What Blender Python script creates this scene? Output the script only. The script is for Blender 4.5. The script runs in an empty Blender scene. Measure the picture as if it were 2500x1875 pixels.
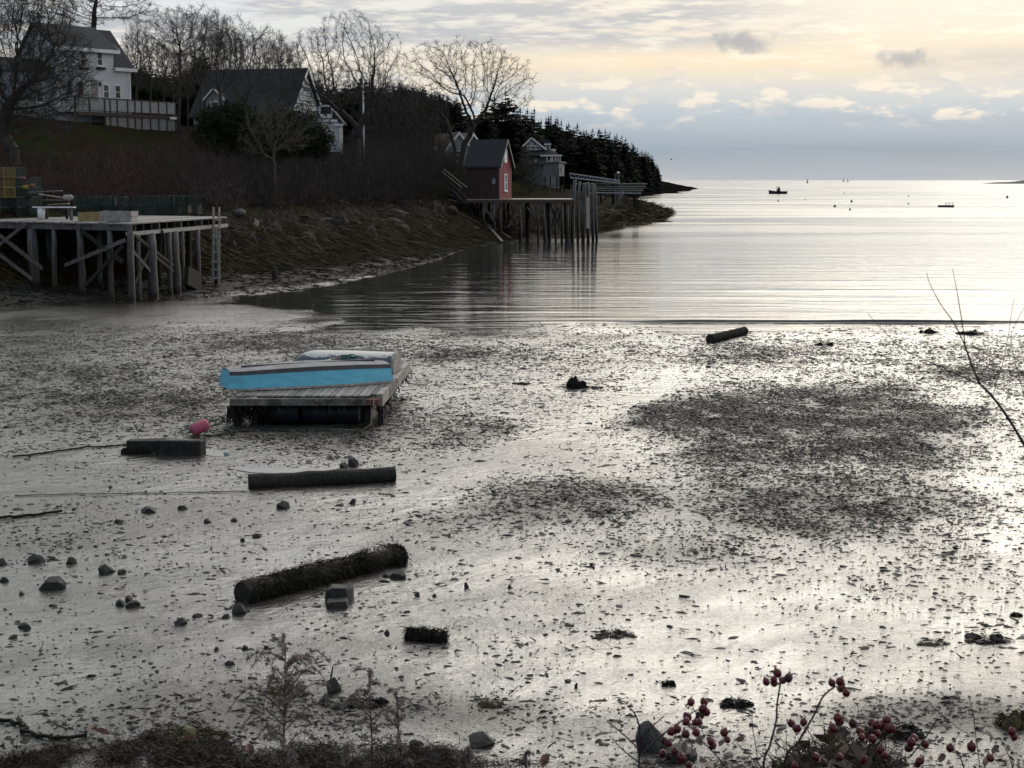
import bpy, math, random
import numpy as np
from mathutils import Vector, Matrix

# ------------------------------------------------------------------ camera
FPX = 3700.0                       # focal length in pixels of the 2500 px wide frame
CAMZ = 5.5
HOR = 440.0
PIT = math.atan((937.5-HOR)/FPX)
scene = bpy.context.scene
col = scene.collection
cam_data = bpy.data.cameras.new('camera')
cam = bpy.data.objects.new('camera', cam_data); col.objects.link(cam)
cam.location = (0, 0, CAMZ)
cam.rotation_euler = (math.pi/2-PIT, 0, 0)
cam_data.sensor_width = 36.0
cam_data.lens = FPX/2500*36.0
cam_data.clip_start = 0.1
cam_data.clip_end = 90000
scene.camera = cam
cam_data.dof.use_dof = True
cam_data.dof.focus_distance = 45.0
cam_data.dof.aperture_fstop = 30.0

# ------------------------------------------------------------------ light
SUN_AZ, SUN_EL = math.radians(24), math.radians(26)
sdir = Vector((math.sin(SUN_AZ)*math.cos(SUN_EL), math.cos(SUN_AZ)*math.cos(SUN_EL), math.sin(SUN_EL)))
sun_data = bpy.data.lights.new('sun', 'SUN')
sun_data.energy = 0.5
sun_data.angle = math.radians(50)
sun_data.color = (1.0, 0.93, 0.82)
sun = bpy.data.objects.new('sun', sun_data); col.objects.link(sun)
sun.rotation_euler = (-sdir).to_track_quat('-Z', 'Y').to_euler()

vs = scene.view_settings
vs.view_transform = 'Standard'; vs.look = 'None'; vs.exposure = 0.16; vs.gamma = 1.0
vs.use_curve_mapping = False

cy = scene.cycles
cy.max_bounces = 5; cy.diffuse_bounces = 2; cy.glossy_bounces = 3; cy.transmission_bounces = 3; cy.transparent_max_bounces = 6

# ------------------------------------------------------------------ node helper
class NT:
    def __init__(s, tree): s.t = tree; s.n = tree.nodes; s.l = tree.links
    def new(s, typ, **kw):
        n = s.n.new(typ)
        for k, v in kw.items(): setattr(n, k, v)
        return n
    def put(s, sock, v):
        if isinstance(v, bpy.types.NodeSocket): s.l.new(v, sock)
        elif isinstance(v, (tuple, list)) and sock.type == 'RGBA' and len(v) == 3: sock.default_value = (*v, 1)
        else: sock.default_value = v
    def m(s, op, a, b=0.0, c=None, clamp=False):
        n = s.new('ShaderNodeMath', operation=op, use_clamp=clamp)
        s.put(n.inputs[0], a); s.put(n.inputs[1], b)
        if c is not None: s.put(n.inputs[2], c)
        return n.outputs[0]
    def vm(s, op, a, b=None):
        n = s.new('ShaderNodeVectorMath', operation=op)
        s.put(n.inputs[0], a)
        if b is not None: s.put(n.inputs[1], b)
        return n.outputs['Value'] if op in ('DOT_PRODUCT', 'LENGTH', 'DISTANCE') else n.outputs[0]
    def mix(s, f, a, b, mode='MIX'):
        n = s.new('ShaderNodeMix', data_type='RGBA', blend_type=mode)
        s.put(n.inputs[0], f); s.put(n.inputs[6], a); s.put(n.inputs[7], b)
        return n.outputs[2]
    def noise(s, vec, scale, detail=4.0, rough=0.55, dist=0.0):
        n = s.new('ShaderNodeTexNoise')
        s.put(n.inputs['Vector'], vec); n.inputs['Scale'].default_value = scale
        n.inputs['Detail'].default_value = detail; n.inputs['Roughness'].default_value = rough
        n.inputs['Distortion'].default_value = dist
        return n.outputs[0]
    def ramp(s, f, pts, interp='LINEAR'):
        n = s.new('ShaderNodeValToRGB'); cr = n.color_ramp; cr.interpolation = interp
        s.put(n.inputs[0], f)
        while len(cr.elements) < len(pts): cr.elements.new(0.5)
        for e, (p, c) in zip(cr.elements, pts):
            e.position = p; e.color = (c, c, c, 1) if isinstance(c, (int, float)) else (*c, 1)
        return n.outputs[0]
    def mr(s, v, a, b, c=0.0, d=1.0, typ='SMOOTHSTEP'):
        n = s.new('ShaderNodeMapRange', interpolation_type=typ)
        s.put(n.inputs[0], v); n.inputs[1].default_value = a; n.inputs[2].default_value = b
        n.inputs[3].default_value = c; n.inputs[4].default_value = d
        return n.outputs[0]

# ------------------------------------------------------------------ sky
world = bpy.data.worlds.new('World'); scene.world = world; world.use_nodes = True
world.cycles.sampling_method = 'MANUAL'; world.cycles.sample_map_resolution = 512
W = NT(world.node_tree); W.n.clear()
tc = W.new('ShaderNodeTexCoord')
D = W.vm('NORMALIZE', tc.outputs['Generated'])
sx = W.new('ShaderNodeSeparateXYZ'); W.l.new(D, sx.inputs[0])
X_, Y_, Z_ = sx.outputs
zz = W.m('MAXIMUM', Z_, 0.0)
sky = W.new('ShaderNodeTexSky', sky_type='NISHITA')
sky.sun_disc = False; sky.sun_elevation = SUN_EL; sky.sun_rotation = SUN_AZ
sky.air_density = 1.0; sky.dust_density = 2.0; sky.ozone_density = 1.5
blue = W.vm('SCALE', sky.outputs[0]); blue.node.inputs['Scale'].default_value = 0.075
g = W.vm('DOT_PRODUCT', D, tuple(sdir))
# broad layer of thin cloud, colour by elevation
zq = W.m('POWER', zz, 0.5)
def q(z): return math.sqrt(z)
base = W.ramp(zq, [(0.0, (.47,.49,.52)), (q(.006), (.37,.425,.475)), (q(.02), (.25,.335,.42)), (q(.042), (.42,.51,.58)),
                   (q(.058), (.62,.63,.62)), (q(.074), (.86,.72,.53)), (q(.10), (.84,.77,.66)), (q(.14), (.95,.87,.72)),
                   (q(.20), (1.22,1.15,1.02)), (q(.36), (1.36,1.31,1.22)), (q(.55), (.74,.78,.82)), (1.0, (.60,.66,.74))])
# streaky noise, no seam: direction with the vertical stretched
mp = W.vm('MULTIPLY', D, (1.0, 1.0, 7.0))
mpw = mp
n1 = W.noise(mpw, 9.0, 4.0, 0.62)
n2 = W.noise(W.vm('ADD', mpw, (3.1, 7.7, 1.3)), 23.0, 3.5, 0.64)
n3 = W.noise(W.vm('MULTIPLY', D, (1.0, 1.0, 2.6)), 36.0, 3.5, 0.58)
# left of the sun the veil is cooler and lets blue through
az = W.m('ARCTAN2', X_, Y_)
cool = W.mr(az, 0.10, -0.22)
cool = W.m('MULTIPLY', cool, W.mr(zz, 0.04, 0.09))
c0 = W.mix(W.m('MULTIPLY', cool, 0.75), base, (.66,.72,.77))
# grey streaks of stratus
band = W.m('MULTIPLY', W.mr(zz, 0.077, 0.092), W.mr(zz, 0.140, 0.104))
st = W.mr(W.m('ADD', W.m('MULTIPLY', n1, 0.65), W.m('MULTIPLY', n2, 0.35)), 0.41, 0.52)
azb = W.mr(W.m('ADD', az, W.m('MULTIPLY', n1, 0.12)), 0.30, 0.16)
c1 = W.mix(W.m('MULTIPLY', W.m('MULTIPLY', st, azb), W.m('MULTIPLY', band, 0.9)), c0, (.46,.475,.51))
hi = W.m('MULTIPLY', W.mr(zz, 0.11, 0.2), W.mr(n1, 0.46, 0.62))
c1 = W.mix(W.m('MULTIPLY', hi, 0.35), c1, (.58,.60,.64))
# cream gaps and wisps everywhere above the blue band
wi = W.m('MULTIPLY', W.mr(n2, 0.50, 0.66), W.mr(zz, 0.062, 0.085))
c2 = W.mix(W.m('MULTIPLY', wi, 0.55), c1, (1.0,.93,.78))
# low cumulus row
cum_m = W.m('MULTIPLY', W.mr(zz, 0.030, 0.042), W.mr(zz, 0.082, 0.062))
cum = W.m('MULTIPLY', W.mr(W.m('ADD', W.m('MULTIPLY', n3, 0.75), W.m('MULTIPLY', n2, 0.25)), 0.475, 0.595), cum_m)
ctop = W.noise(W.vm('ADD', W.vm('MULTIPLY', D, (1.0, 1.0, 2.6)), (0, 0, 0.02)), 36.0, 1.0, 0.5)
lit = W.mr(W.m('SUBTRACT', n3, ctop), -0.08, 0.10)
cumc = W.mix(lit, (.56,.58,.61), (.86,.78,.66))
c3 = W.mix(W.m('MULTIPLY', cum, 0.85), c2, cumc)
# blue-grey bank under it
low = W.m('MULTIPLY', W.mr(zz, 0.055, 0.040), W.mr(n1, 0.40, 0.62))
c3 = W.mix(W.m('MULTIPLY', low, 0.35), c3, (.33,.40,.50))
bank = W.m('MULTIPLY', W.m('MULTIPLY', W.mr(zz, 0.058, 0.066), W.mr(zz, 0.088, 0.072)), W.mr(W.m('ADD', az, W.m('MULTIPLY', n1, 0.3)), 0.36, 0.50))
c3 = W.mix(W.m('MULTIPLY', bank, 0.7), c3, (.46,.49,.54))
# two small dark scud clouds
nsc = W.m('MULTIPLY', W.m('SUBTRACT', W.noise(D, 70.0, 3.0, 0.6), 0.5), 2.2)
for (ax, ez, rx, rz) in ((0.1475, 0.0868, 0.026, 0.0085), (0.2485, 0.0760, 0.021, 0.0075)):
    dx = W.m('DIVIDE', W.m('SUBTRACT', az, ax), rx); dz = W.m('DIVIDE', W.m('SUBTRACT', zz, ez), rz)
    r2 = W.m('SQRT', W.m('ADD', W.m('MULTIPLY', dx, dx), W.m('MULTIPLY', dz, dz)))
    r2 = W.m('ADD', r2, nsc)
    c3 = W.mix(W.m('MULTIPLY', W.mr(r2, 1.05, 0.15), 0.85), c3, (.36,.38,.41))
# brighter towards the veiled sun, darker away from it
dim = W.mr(g, -0.6, 0.86, 0.60, 1.0)
c4 = W.vm('SCALE', c3); W.put(c4.node.inputs['Scale'], dim)
c4 = W.mix(W.mr(g, 0.5, -0.4, 0.0, 0.75), c4, (.40, .47, .58))
gl = W.m('POWER', W.m('MAXIMUM', g, 0.0), 7.0)
gl2 = W.m('MULTIPLY', gl, W.m('ADD', 0.55, W.m('MULTIPLY', n1, 0.9)))
glow = W.vm('SCALE', (1.0, .93, .80)); W.put(glow.node.inputs['Scale'], W.m('MULTIPLY', gl2, W.mr(zz, 0.14, 0.31, 0.0, 2.0)))
c5 = W.vm('ADD', c4, glow)
# clear blue gaps high up
gap = W.m('MULTIPLY', W.mr(n1, 0.52, 0.38), W.mr(zz, 0.25, 0.5))
c6 = W.mix(W.m('MULTIPLY', gap, 0.7), c5, blue)
c6 = W.mix(0.06, c6, blue)
bg = W.new('ShaderNodeBackground'); W.put(bg.inputs[0], c6); bg.inputs[1].default_value = 1.0
wo = W.new('ShaderNodeOutputWorld'); W.l.new(bg.outputs[0], wo.inputs[0])

# ------------------------------------------------------------------ geometry helpers
cp, sp_ = math.cos(PIT), math.sin(PIT)
def ray(x, y):
    a = (x-1250.0)/FPX; b = (937.5-y)/FPX
    return Vector((a, cp+b*sp_, -sp_+b*cp))
def at(x, y, Y):
    r = ray(x, y); t = Y/r.y
    return Vector((r.x*t, Y, CAMZ+r.z*t))
def onz(x, y, z=0.0):
    r = ray(x, y); t = (z-CAMZ)/r.z
    return Vector((r.x*t, r.y*t, z))

def hash2(ix, iy, seed=0):
    n = (ix.astype(np.int64)*374761393 + iy.astype(np.int64)*668265263 + seed*1274126177) & 0x7fffffff
    n = ((n ^ (n >> 13))*1274126177) & 0x7fffffff
    n = n ^ (n >> 16)
    return (n & 0xffff)/65535.0
def vnoise(x, y, seed=0):
    x = np.asarray(x, float); y = np.asarray(y, float)
    ix = np.floor(x); iy = np.floor(y); fx = x-ix; fy = y-iy
    fx = fx*fx*(3-2*fx); fy = fy*fy*(3-2*fy)
    a = hash2(ix, iy, seed); b = hash2(ix+1, iy, seed); c = hash2(ix, iy+1, seed); d = hash2(ix+1, iy+1, seed)
    return a+(b-a)*fx+(c-a)*fy+(a-b-c+d)*fx*fy
def fbm(x, y, oct=4, seed=0):
    s = 0; a = 0.5; f = 1.0; tot = 0
    for o in range(oct):
        s = s+a*vnoise(x*f+o*17.3, y*f-o*9.1, seed+o); tot += a; a *= 0.5; f *= 2.03
    return s/tot-0.5
# ------------------------------------------------------------------ terrain
SHORE = np.array([(-120, 10), (-60, 42), (-38, 57), (-24.5, 68), (-16.2, 80), (-10.8, 92), (-7.2, 107), (-3.4, 128), (0.2, 143), (4.5, 153),
                  (8.5, 160), (13.0, 178), (19.5, 203), (24, 232), (27.5, 262), (29.5, 290), (22, 318), (12, 345), (22, 400),
                  (44, 500), (58, 590), (74, 680), (104, 860), (126, 1010), (108, 1120), (20, 1300), (-300, 1700), (-900, 2400)], float)
def shore_d(x, y):
    x = np.asarray(x, float); y = np.asarray(y, float)
    best = np.full(x.shape, 1e9); sg = np.ones(x.shape)
    for (a, b), (c, d) in zip(SHORE[:-1], SHORE[1:]):
        ux, uy = c-a, d-b; L2 = ux*ux+uy*uy
        t = np.clip(((x-a)*ux+(y-b)*uy)/L2, 0, 1)
        dx = x-(a+t*ux); dy = y-(b+t*uy)
        dd = np.hypot(dx, dy); cr = ux*(y-b)-uy*(x-a)
        m = dd < best-1e-9
        best = np.where(m, dd, best); sg = np.where(m, np.where(cr >= 0, 1.0, -1.0), sg)
    return best*sg
PD = [0, 1.5, 4.0, 5.0, 7.0, 10, 14, 20, 28, 43, 60, 90, 160, 300]
PZ = [0, .75, 2.15, 2.95, 3.5, 4.15, 5.1, 6.7, 8.7, 11.0, 13.2, 17, 22, 30]
PZ2 = [0, .35, 0.95, 1.25, 1.7, 2.3, 3.0, 4.2, 6.0, 9.0, 12.5, 19, 30, 42]
def mud_z(x, y, d):
    base = np.clip(0.0115*(57-y), -0.75, 0.6)
    rise = 0.85*np.exp(np.minimum(d, 0)/5.0)
    und = 0.10*fbm(x/7.0, y/9.0, 3, 5)+0.05*fbm(x/1.7, y/2.6, 3, 8)
    rip = 0.010*np.sin(y*5.2+3.0*fbm(x/3.0, y/3.0, 2, 3)*6)*np.clip((30-y)/12, 0, 1)
    far = np.clip((y-170)/60, 0, 1)
    base = base+.13*np.exp(-((x+12.6)/4.6)**2-((y-62.5)/5.0)**2)
    return base+rise*(1-far*0.2)*(1-.9*np.clip((y-300)/60, 0, 1))+(und+rip)*np.clip((150-y)/60, 0, 1)
def H(x, y):
    x = np.asarray(x, float); y = np.asarray(y, float)
    d = shore_d(x, y)
    wob = 1.6*fbm(x/5.0, y/5.0, 3, 21)*np.clip(d/3.0, 0, 1)
    dd = np.maximum(d+wob, 0)
    far = np.clip((y-168)/50, 0, 1)
    p = np.interp(dd, PD, PZ)*(1-far)+np.interp(dd, PD, PZ2)*far
    rough = fbm(x/1.3, y/1.3, 4, 31)*np.interp(d, [0, 2, 4.5, 8, 14], [0.05, .35, .9, .5, .25])
    rdg = 1-np.abs(2*(vnoise(x/1.1+.35*y, y/2.4, 91)-.5)); rough = rough+(rdg-.5)*np.interp(d, [1.5, 3.2, 5.0, 7.5], [0, .7, .8, 0])
    z = mud_z(x, y, d)+np.where(d > 0, p+rough, 0)
    z = z+2.3*np.exp(-((x+6.5)/5.0)**2-((y-153)/13.0)**2)*np.clip((d-3)/5, 0, 1)
    # bank under the photographer, falling to the mud
    bx = 2.2+1.2*fbm(x/2.5, x*0+3.3, 2, 77)
    nb = np.interp(y, [-40, 1.0, 2.6, 5.0, 7.5, 9.2], [4.4, 3.9, 3.45, 2.1, 1.0, 0.0])
    hump = 1.33*np.exp(-((x-1.15)/0.75)**2-((y-5.2)/0.9)**2)
    near = np.where(y < 9.2, nb*(1+0.05*fbm(x*1.1, y*1.1, 3, 5))+hump, 0)
    return np.where(y < 9.5, np.maximum(z, z*0.3+near), z)
def Hs(x, y): return float(H(np.array([x]), np.array([y]))[0])
def ground(x, y, lo=6.0, hi=1500.0):
    """first hit of the view ray with the terrain"""
    r = ray(x, y)
    ts = np.geomspace(lo, hi, 2600)/r.y
    X = r.x*ts; Y = r.y*ts; Z = CAMZ+r.z*ts
    h = H(X, Y); k = np.argmax(Z < h)
    if Z[k] >= h[k]: k = len(ts)-1
    return Vector((X[k], Y[k], h[k]))
def mudpts(px, py):
    a = (np.asarray(px, float)-1250.0)/FPX; b = (937.5-np.asarray(py, float))/FPX
    ry = cp+b*sp_; rz = -sp_+b*cp; z = np.full(a.shape, .3)
    for _ in range(4):
        t = (z-CAMZ)/rz; z = H(a*t, ry*t)
    t = (z-CAMZ)/rz
    return np.stack([a*t, ry*t, z], -1)
def mudpt(x, y):
    p = onz(x, y, 0.3)
    for _ in range(3): p = onz(x, y, Hs(p.x, p.y))
    return p

def mesh_np(name, V, F, mat=None, parent=None, smooth=False, uv=None):
    """V (n,3) float, F (m,3) or (m,4) int, or a list of such arrays"""
    me = bpy.data.meshes.new(name)
    Fs = F if isinstance(F, list) else [F]
    Fs = [np.asarray(f) for f in Fs if len(f)]
    V = np.asarray(V, np.float32)
    loops = np.concatenate([f.ravel() for f in Fs]).astype(np.int32)
    tot = np.concatenate([np.full(len(f), f.shape[1], np.int32) for f in Fs])
    start = np.concatenate([[0], np.cumsum(tot)[:-1]]).astype(np.int32)
    me.vertices.add(len(V)); me.vertices.foreach_set('co', V.ravel())
    me.loops.add(len(loops)); me.loops.foreach_set('vertex_index', loops)
    me.polygons.add(len(tot)); me.polygons.foreach_set('loop_start', start); me.polygons.foreach_set('loop_total', tot)
    me.update(calc_edges=True)
    me.validate()
    if smooth: me.polygons.foreach_set('use_smooth', np.ones(len(me.polygons), bool))
    o = bpy.data.objects.new(name, me); col.objects.link(o)
    if mat: me.materials.append(mat)
    if parent: o.parent = parent
    return o
def tag(o, label=None, cat=None, group=None, kind=None):
    if label: o['label'] = label
    if cat: o['category'] = cat
    if group: o['group'] = group
    if kind: o['kind'] = kind
    return o

def litter_density(X, Y):
    """pieces of shell and weed per square metre of mud"""
    z0 = .0115*(57-Y)
    # where each point falls in the photograph decides how thick the litter lies there
    rx, ry, rz_ = X, Y, z0-CAMZ
    fwd = ry*cp-rz_*sp_; upc = ry*sp_+rz_*cp
    px = 1250+FPX*rx/fwd; py = 937.5-FPX*upc/fwd
    base = np.interp(py, [770, 800, 840, 1000, 1150, 1300, 1500, 1700, 1800, 1900], [0, 5, 15, 13, 9, 8, 8, 15, 28, 38])
    G = [(2090, 1045, 230, 58, 150), (2020, 1235, 250, 74, 160), (1710, 1008, 185, 42, 140), (1810, 1120, 170, 62, 90), (1400, 1222, 190, 44, 120), (1250, 1270, 120, 30, 60), (1120, 1062, 140, 34, 90), (800, 1062, 240, 36, 80), (2010, 965, 200, 30, 70), (2400, 905, 180, 45, 50),
         (380, 930, 400, 42, 38), (1150, 868, 170, 22, 55), (330, 1010, 280, 50, 50), (1900, 868, 240, 20, 34), (130, 1330, 230, 60, 16), (640, 1735, 330, 60, 80), (1100, 1745, 260, 40, 40), (2300, 1745, 260, 40, 70), (1500, 1545, 230, 25, 20),
         (2330, 1400, 240, 140, 16), (1200, 1300, 260, 60, 22), (820, 900, 120, 50, 24), (650, 845, 240, 22, 34), (2200, 1080, 180, 80, 80), (1650, 1350, 330, 40, 40)]
    den = base.copy()
    for (cx, cyy, sx_, sy_, a) in G: den += a*np.exp(-((px-cx)/sx_)**2-((py-cyy)/sy_)**2)
    # the runnel of clean wet mud winding up from the left
    t = np.clip(((px-1050)*(1640-1050)+(py-1200)*(930-1200))/(590**2+270**2), 0, 1); dd = np.hypot(px-(1050+590*t), (py-(1200-270*t))*1.6)
    den *= 1-.88*np.exp(-(dd/55)**2)
    den *= np.clip(.25+2.6*(fbm(X/1.9, Y/2.6, 4, 51)+.36), .06, 2.4)
    return den

# materials ------------------------------------------------------------------
MATS = {}
def mat_new(name):
    m = bpy.data.materials.new(name); m.use_nodes = True
    N = NT(m.node_tree); b = m.node_tree.nodes['Principled BSDF']
    MATS[name] = m
    return m, N, b
def simple(name, c1, c2=None, scale=8.0, rough=0.7, stretch=(1, 1, 1), bump=0.3, bdist=0.02, spec=0.4, c3=None, metal=0.0, detail=6.0, coord='Object'):
    m, N, b = mat_new(name)
    t = N.new('ShaderNodeTexCoord'); v = N.vm('MULTIPLY', t.outputs[coord], stretch)
    n = N.noise(v, scale, detail, 0.6)
    c2 = c2 or tuple(x*0.7 for x in c1)
    colr = N.mix(N.mr(n, 0.36, 0.64), c1, c2)
    if c3:
        nn = N.noise(N.vm('ADD', v, (5.3, 2.2, 9.1)), scale*0.37, 5.0, 0.65)
        colr = N.mix(N.mr(nn, 0.52, 0.62), colr, c3)
    N.put(b.inputs['Base Color'], colr)
    b.inputs['Roughness'].default_value = rough
    b.inputs['Specular IOR Level'].default_value = spec
    b.inputs['Metallic'].default_value = metal
    if bump:
        bp = N.new('ShaderNodeBump'); bp.inputs['Strength'].default_value = bump; bp.inputs['Distance'].default_value = bdist
        N.put(bp.inputs['Height'], n); N.l.new(bp.outputs[0], b.inputs['Normal'])
    return m

def make_mud():
    m, N, b = mat_new('wet_mud')
    geo = N.new('ShaderNodeNewGeometry'); P = geo.outputs['Position']
    bed = N.new('ShaderNodeAttribute', attribute_name='bed').outputs['Fac']
    rot = N.new('ShaderNodeMapping', vector_type='TEXTURE'); N.put(rot.inputs['Vector'], P); rot.inputs['Rotation'].default_value = (0, 0, math.radians(52)); rot.inputs['Scale'].default_value = (5.0, 1.0, 1.0)
    rot2 = N.new('ShaderNodeMapping', vector_type='TEXTURE'); N.put(rot2.inputs['Vector'], P); rot2.inputs['Rotation'].default_value = (0, 0, math.radians(14)); rot2.inputs['Scale'].default_value = (1.7, .8, 1.0)
    big = N.noise(N.vm('MULTIPLY', P, (0.8, 1.0, 1.0)), 0.20, 3.0, 0.55)
    run = N.noise(rot.outputs[0], 2.6, 4.0, 0.66, 0.4)            # drainage runnels, lower left to upper right
    mid = N.noise(N.vm('MULTIPLY', P, (0.8, 1.0, 1.0)), 1.6, 4.0, 0.62)
    fine = N.noise(rot2.outputs[0], 8.5, 5.0, 0.70)
    grit = N.noise(P, 40.0, 3.0, 0.65)
    colr = N.mix(N.mr(mid, 0.38, 0.62), (.050, .046, .040), (.080, .075, .066))
    colr = N.mix(N.mr(fine, 0.54, 0.68), colr, (.032, .029, .025))
    colr = N.mix(N.m('MULTIPLY', bed, 0.8), colr, (.026, .025, .023))
    N.put(b.inputs['Base Color'], colr)
    wet = N.mr(N.m('ADD', N.m('MULTIPLY', big, 0.72), N.m('MULTIPLY', run, 0.28)), 0.42, 0.57)     # 1 = film of water
    dry = N.m('SUBTRACT', 1.0, wet)
    N.put(b.inputs['Roughness'], N.m('ADD', N.m('ADD', 0.085, N.m('MULTIPLY', dry, 0.14)), N.m('MULTIPLY', bed, 0.26)))
    b.inputs['IOR'].default_value = 1.45
    b.inputs['Specular IOR Level'].default_value = 0.75
    N.put(b.inputs['Coat Weight'], N.m('SUBTRACT', 1.0, N.m('MULTIPLY', bed, 0.75))); b.inputs['Coat IOR'].default_value = 1.4
    N.put(b.inputs['Coat Roughness'], N.m('ADD', 0.06, N.m('MULTIPLY', dry, 0.09)))
    sepm = N.new('ShaderNodeSeparateXYZ'); N.l.new(P, sepm.inputs[0]); film = N.mr(sepm.outputs[2], 0.05, 0.0)
    rip = N.noise(N.vm('MULTIPLY', rot2.outputs[0], (1.0, 1.0, 1.0)), 3.6, 2.0, 0.55)
    h = N.m('ADD', N.m('ADD', N.m('MULTIPLY', fine, 0.048), N.m('MULTIPLY', rip, 0.050)), N.m('MULTIPLY', grit, 0.010))
    h = N.m('MULTIPLY', h, N.m('ADD', N.m('SUBTRACT', 1.0, N.m('MULTIPLY', wet, 0.55)), N.m('MULTIPLY', bed, 1.6)))
    h = N.m('ADD', h, N.m('ADD', N.m('MULTIPLY', mid, 0.07), N.m('MULTIPLY', run, 0.065)))
    h = N.m('MULTIPLY', h, N.m('SUBTRACT', 1.0, N.m('MULTIPLY', film, 0.75)))
    bp = N.new('ShaderNodeBump'); bp.inputs['Strength'].default_value = 1.0; bp.inputs['Distance'].default_value = 0.6
    N.put(bp.inputs['Height'], h); N.l.new(bp.outputs[0], b.inputs['Normal']); N.l.new(bp.outputs[0], b.inputs['Coat Normal'])
    return m
def make_water():
    m, N, b = mat_new('sea_water')
    geo = N.new('ShaderNodeNewGeometry'); P = geo.outputs['Position']
    sep = N.new('ShaderNodeSeparateXYZ'); N.l.new(P, sep.inputs[0]); Y = sep.outputs[1]
    b.inputs['Base Color'].default_value = (.022, .026, .026, 1)
    patch = N.mr(N.noise(N.vm('MULTIPLY', P, (0.010, 0.055, 1.0)), 1.0, 4.0, 0.6), 0.45, 0.58)    # cat's-paws of wind between calm slicks
    rgh = N.m('ADD', N.mr(Y, 60.0, 240.0, 0.05, 0.09), N.m('MULTIPLY', patch, N.mr(Y, 75.0, 220.0, 0.0, 0.10)))
    N.put(b.inputs['Roughness'], rgh)
    b.inputs['IOR'].default_value = 1.34
    b.inputs['Specular IOR Level'].default_value = 0.62
    N.put(b.inputs['Coat Weight'], N.mr(Y, 65.0, 170.0, 0.15, 0.0)); b.inputs['Coat IOR'].default_value = 1.33; N.put(b.inputs['Coat Roughness'], rgh)
    ln = N.vm('MULTIPLY', P, (0.05, 0.30, 1.0))        # long low swells running across the cove
    s1 = N.noise(ln, 2.2, 3.0, 0.5, 0.6)
    s2 = N.noise(N.vm('MULTIPLY', P, (0.18, 0.8, 1.0)), 2.4, 3.0, 0.55)
    rp = N.noise(N.vm('MULTIPLY', P, (0.55, 1.0, 1.0)), 3.4, 4.0, 0.6)
    far = N.mr(Y, 70.0, 240.0)
    h = N.m('ADD', N.m('MULTIPLY', s1, 0.095), N.m('MULTIPLY', s2, 0.032))
    h = N.m('ADD', h, N.m('MULTIPLY', rp, N.m('MULTIPLY', N.m('ADD', 0.12, N.m('MULTIPLY', patch, 0.9)), N.m('ADD', 0.006, N.m('MULTIPLY', far, 0.06)))))
    bp = N.new('ShaderNodeBump'); bp.inputs['Strength'].default_value = 1.0; bp.inputs['Distance'].default_value = 0.6
    N.put(bp.inputs['Height'], h); N.l.new(bp.outputs[0], b.inputs['Normal']); N.l.new(bp.outputs[0], b.inputs['Coat Normal'])
    return m
def make_land():
    m, N, b = mat_new('hillside_turf')
    geo = N.new('ShaderNodeNewGeometry'); P = geo.outputs['Position']
    sep = N.new('ShaderNodeSeparateXYZ'); N.l.new(P, sep.inputs[0]); Z = sep.outputs[2]
    n = N.noise(P, 0.35, 5.0, 0.6); f = N.noise(P, 3.0, 6.0, 0.65); ff = N.noise(N.vm('MULTIPLY', P, (1, 1, 0.4)), 7.0, 5.0, 0.65)
    rock = N.mix(N.mr(f, 0.35, 0.65), (.062, .052, .043), (.022, .019, .016))
    rock = N.mix(N.mr(ff, 0.55, 0.65), rock, (.095, .080, .066))
    leaf = N.mix(N.mr(f, 0.40, 0.60), (.034, .023, .018), (.018, .014, .011))
    grass = N.mix(N.mr(f, 0.40, 0.62), (.016, .028, .009), (.027, .029, .012))
    turf = N.mix(N.mr(n, 0.46, 0.54), leaf, grass)
    up = N.mr(N.m('ADD', Z, N.m('MULTIPLY', f, 1.4)), 3.9, 4.7)
    colr = N.mix(up, rock, turf)
    weed = N.mr(N.m('ADD', Z, N.m('MULTIPLY', f, 0.8)), 2.1, 1.4)
    colr = N.mix(weed, colr, (.040, .033, .018))
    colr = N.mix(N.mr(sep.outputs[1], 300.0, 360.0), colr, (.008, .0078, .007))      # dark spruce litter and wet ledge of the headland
    N.put(b.inputs['Base Color'], colr)
    b.inputs['Roughness'].default_value = 0.9; b.inputs['Specular IOR Level'].default_value = 0.0
    bp = N.new('ShaderNodeBump'); bp.inputs['Strength'].default_value = 0.9; bp.inputs['Distance'].default_value = 0.5
    N.put(bp.inputs['Height'], N.m('ADD', f, N.m('MULTIPLY', ff, 0.5))); N.l.new(bp.outputs[0], b.inputs['Normal'])
    return m
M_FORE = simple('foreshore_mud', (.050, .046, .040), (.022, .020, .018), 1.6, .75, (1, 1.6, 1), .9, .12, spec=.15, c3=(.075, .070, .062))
M_MUD, M_SEA, M_LAND = make_mud(), make_water(), make_land()

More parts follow.
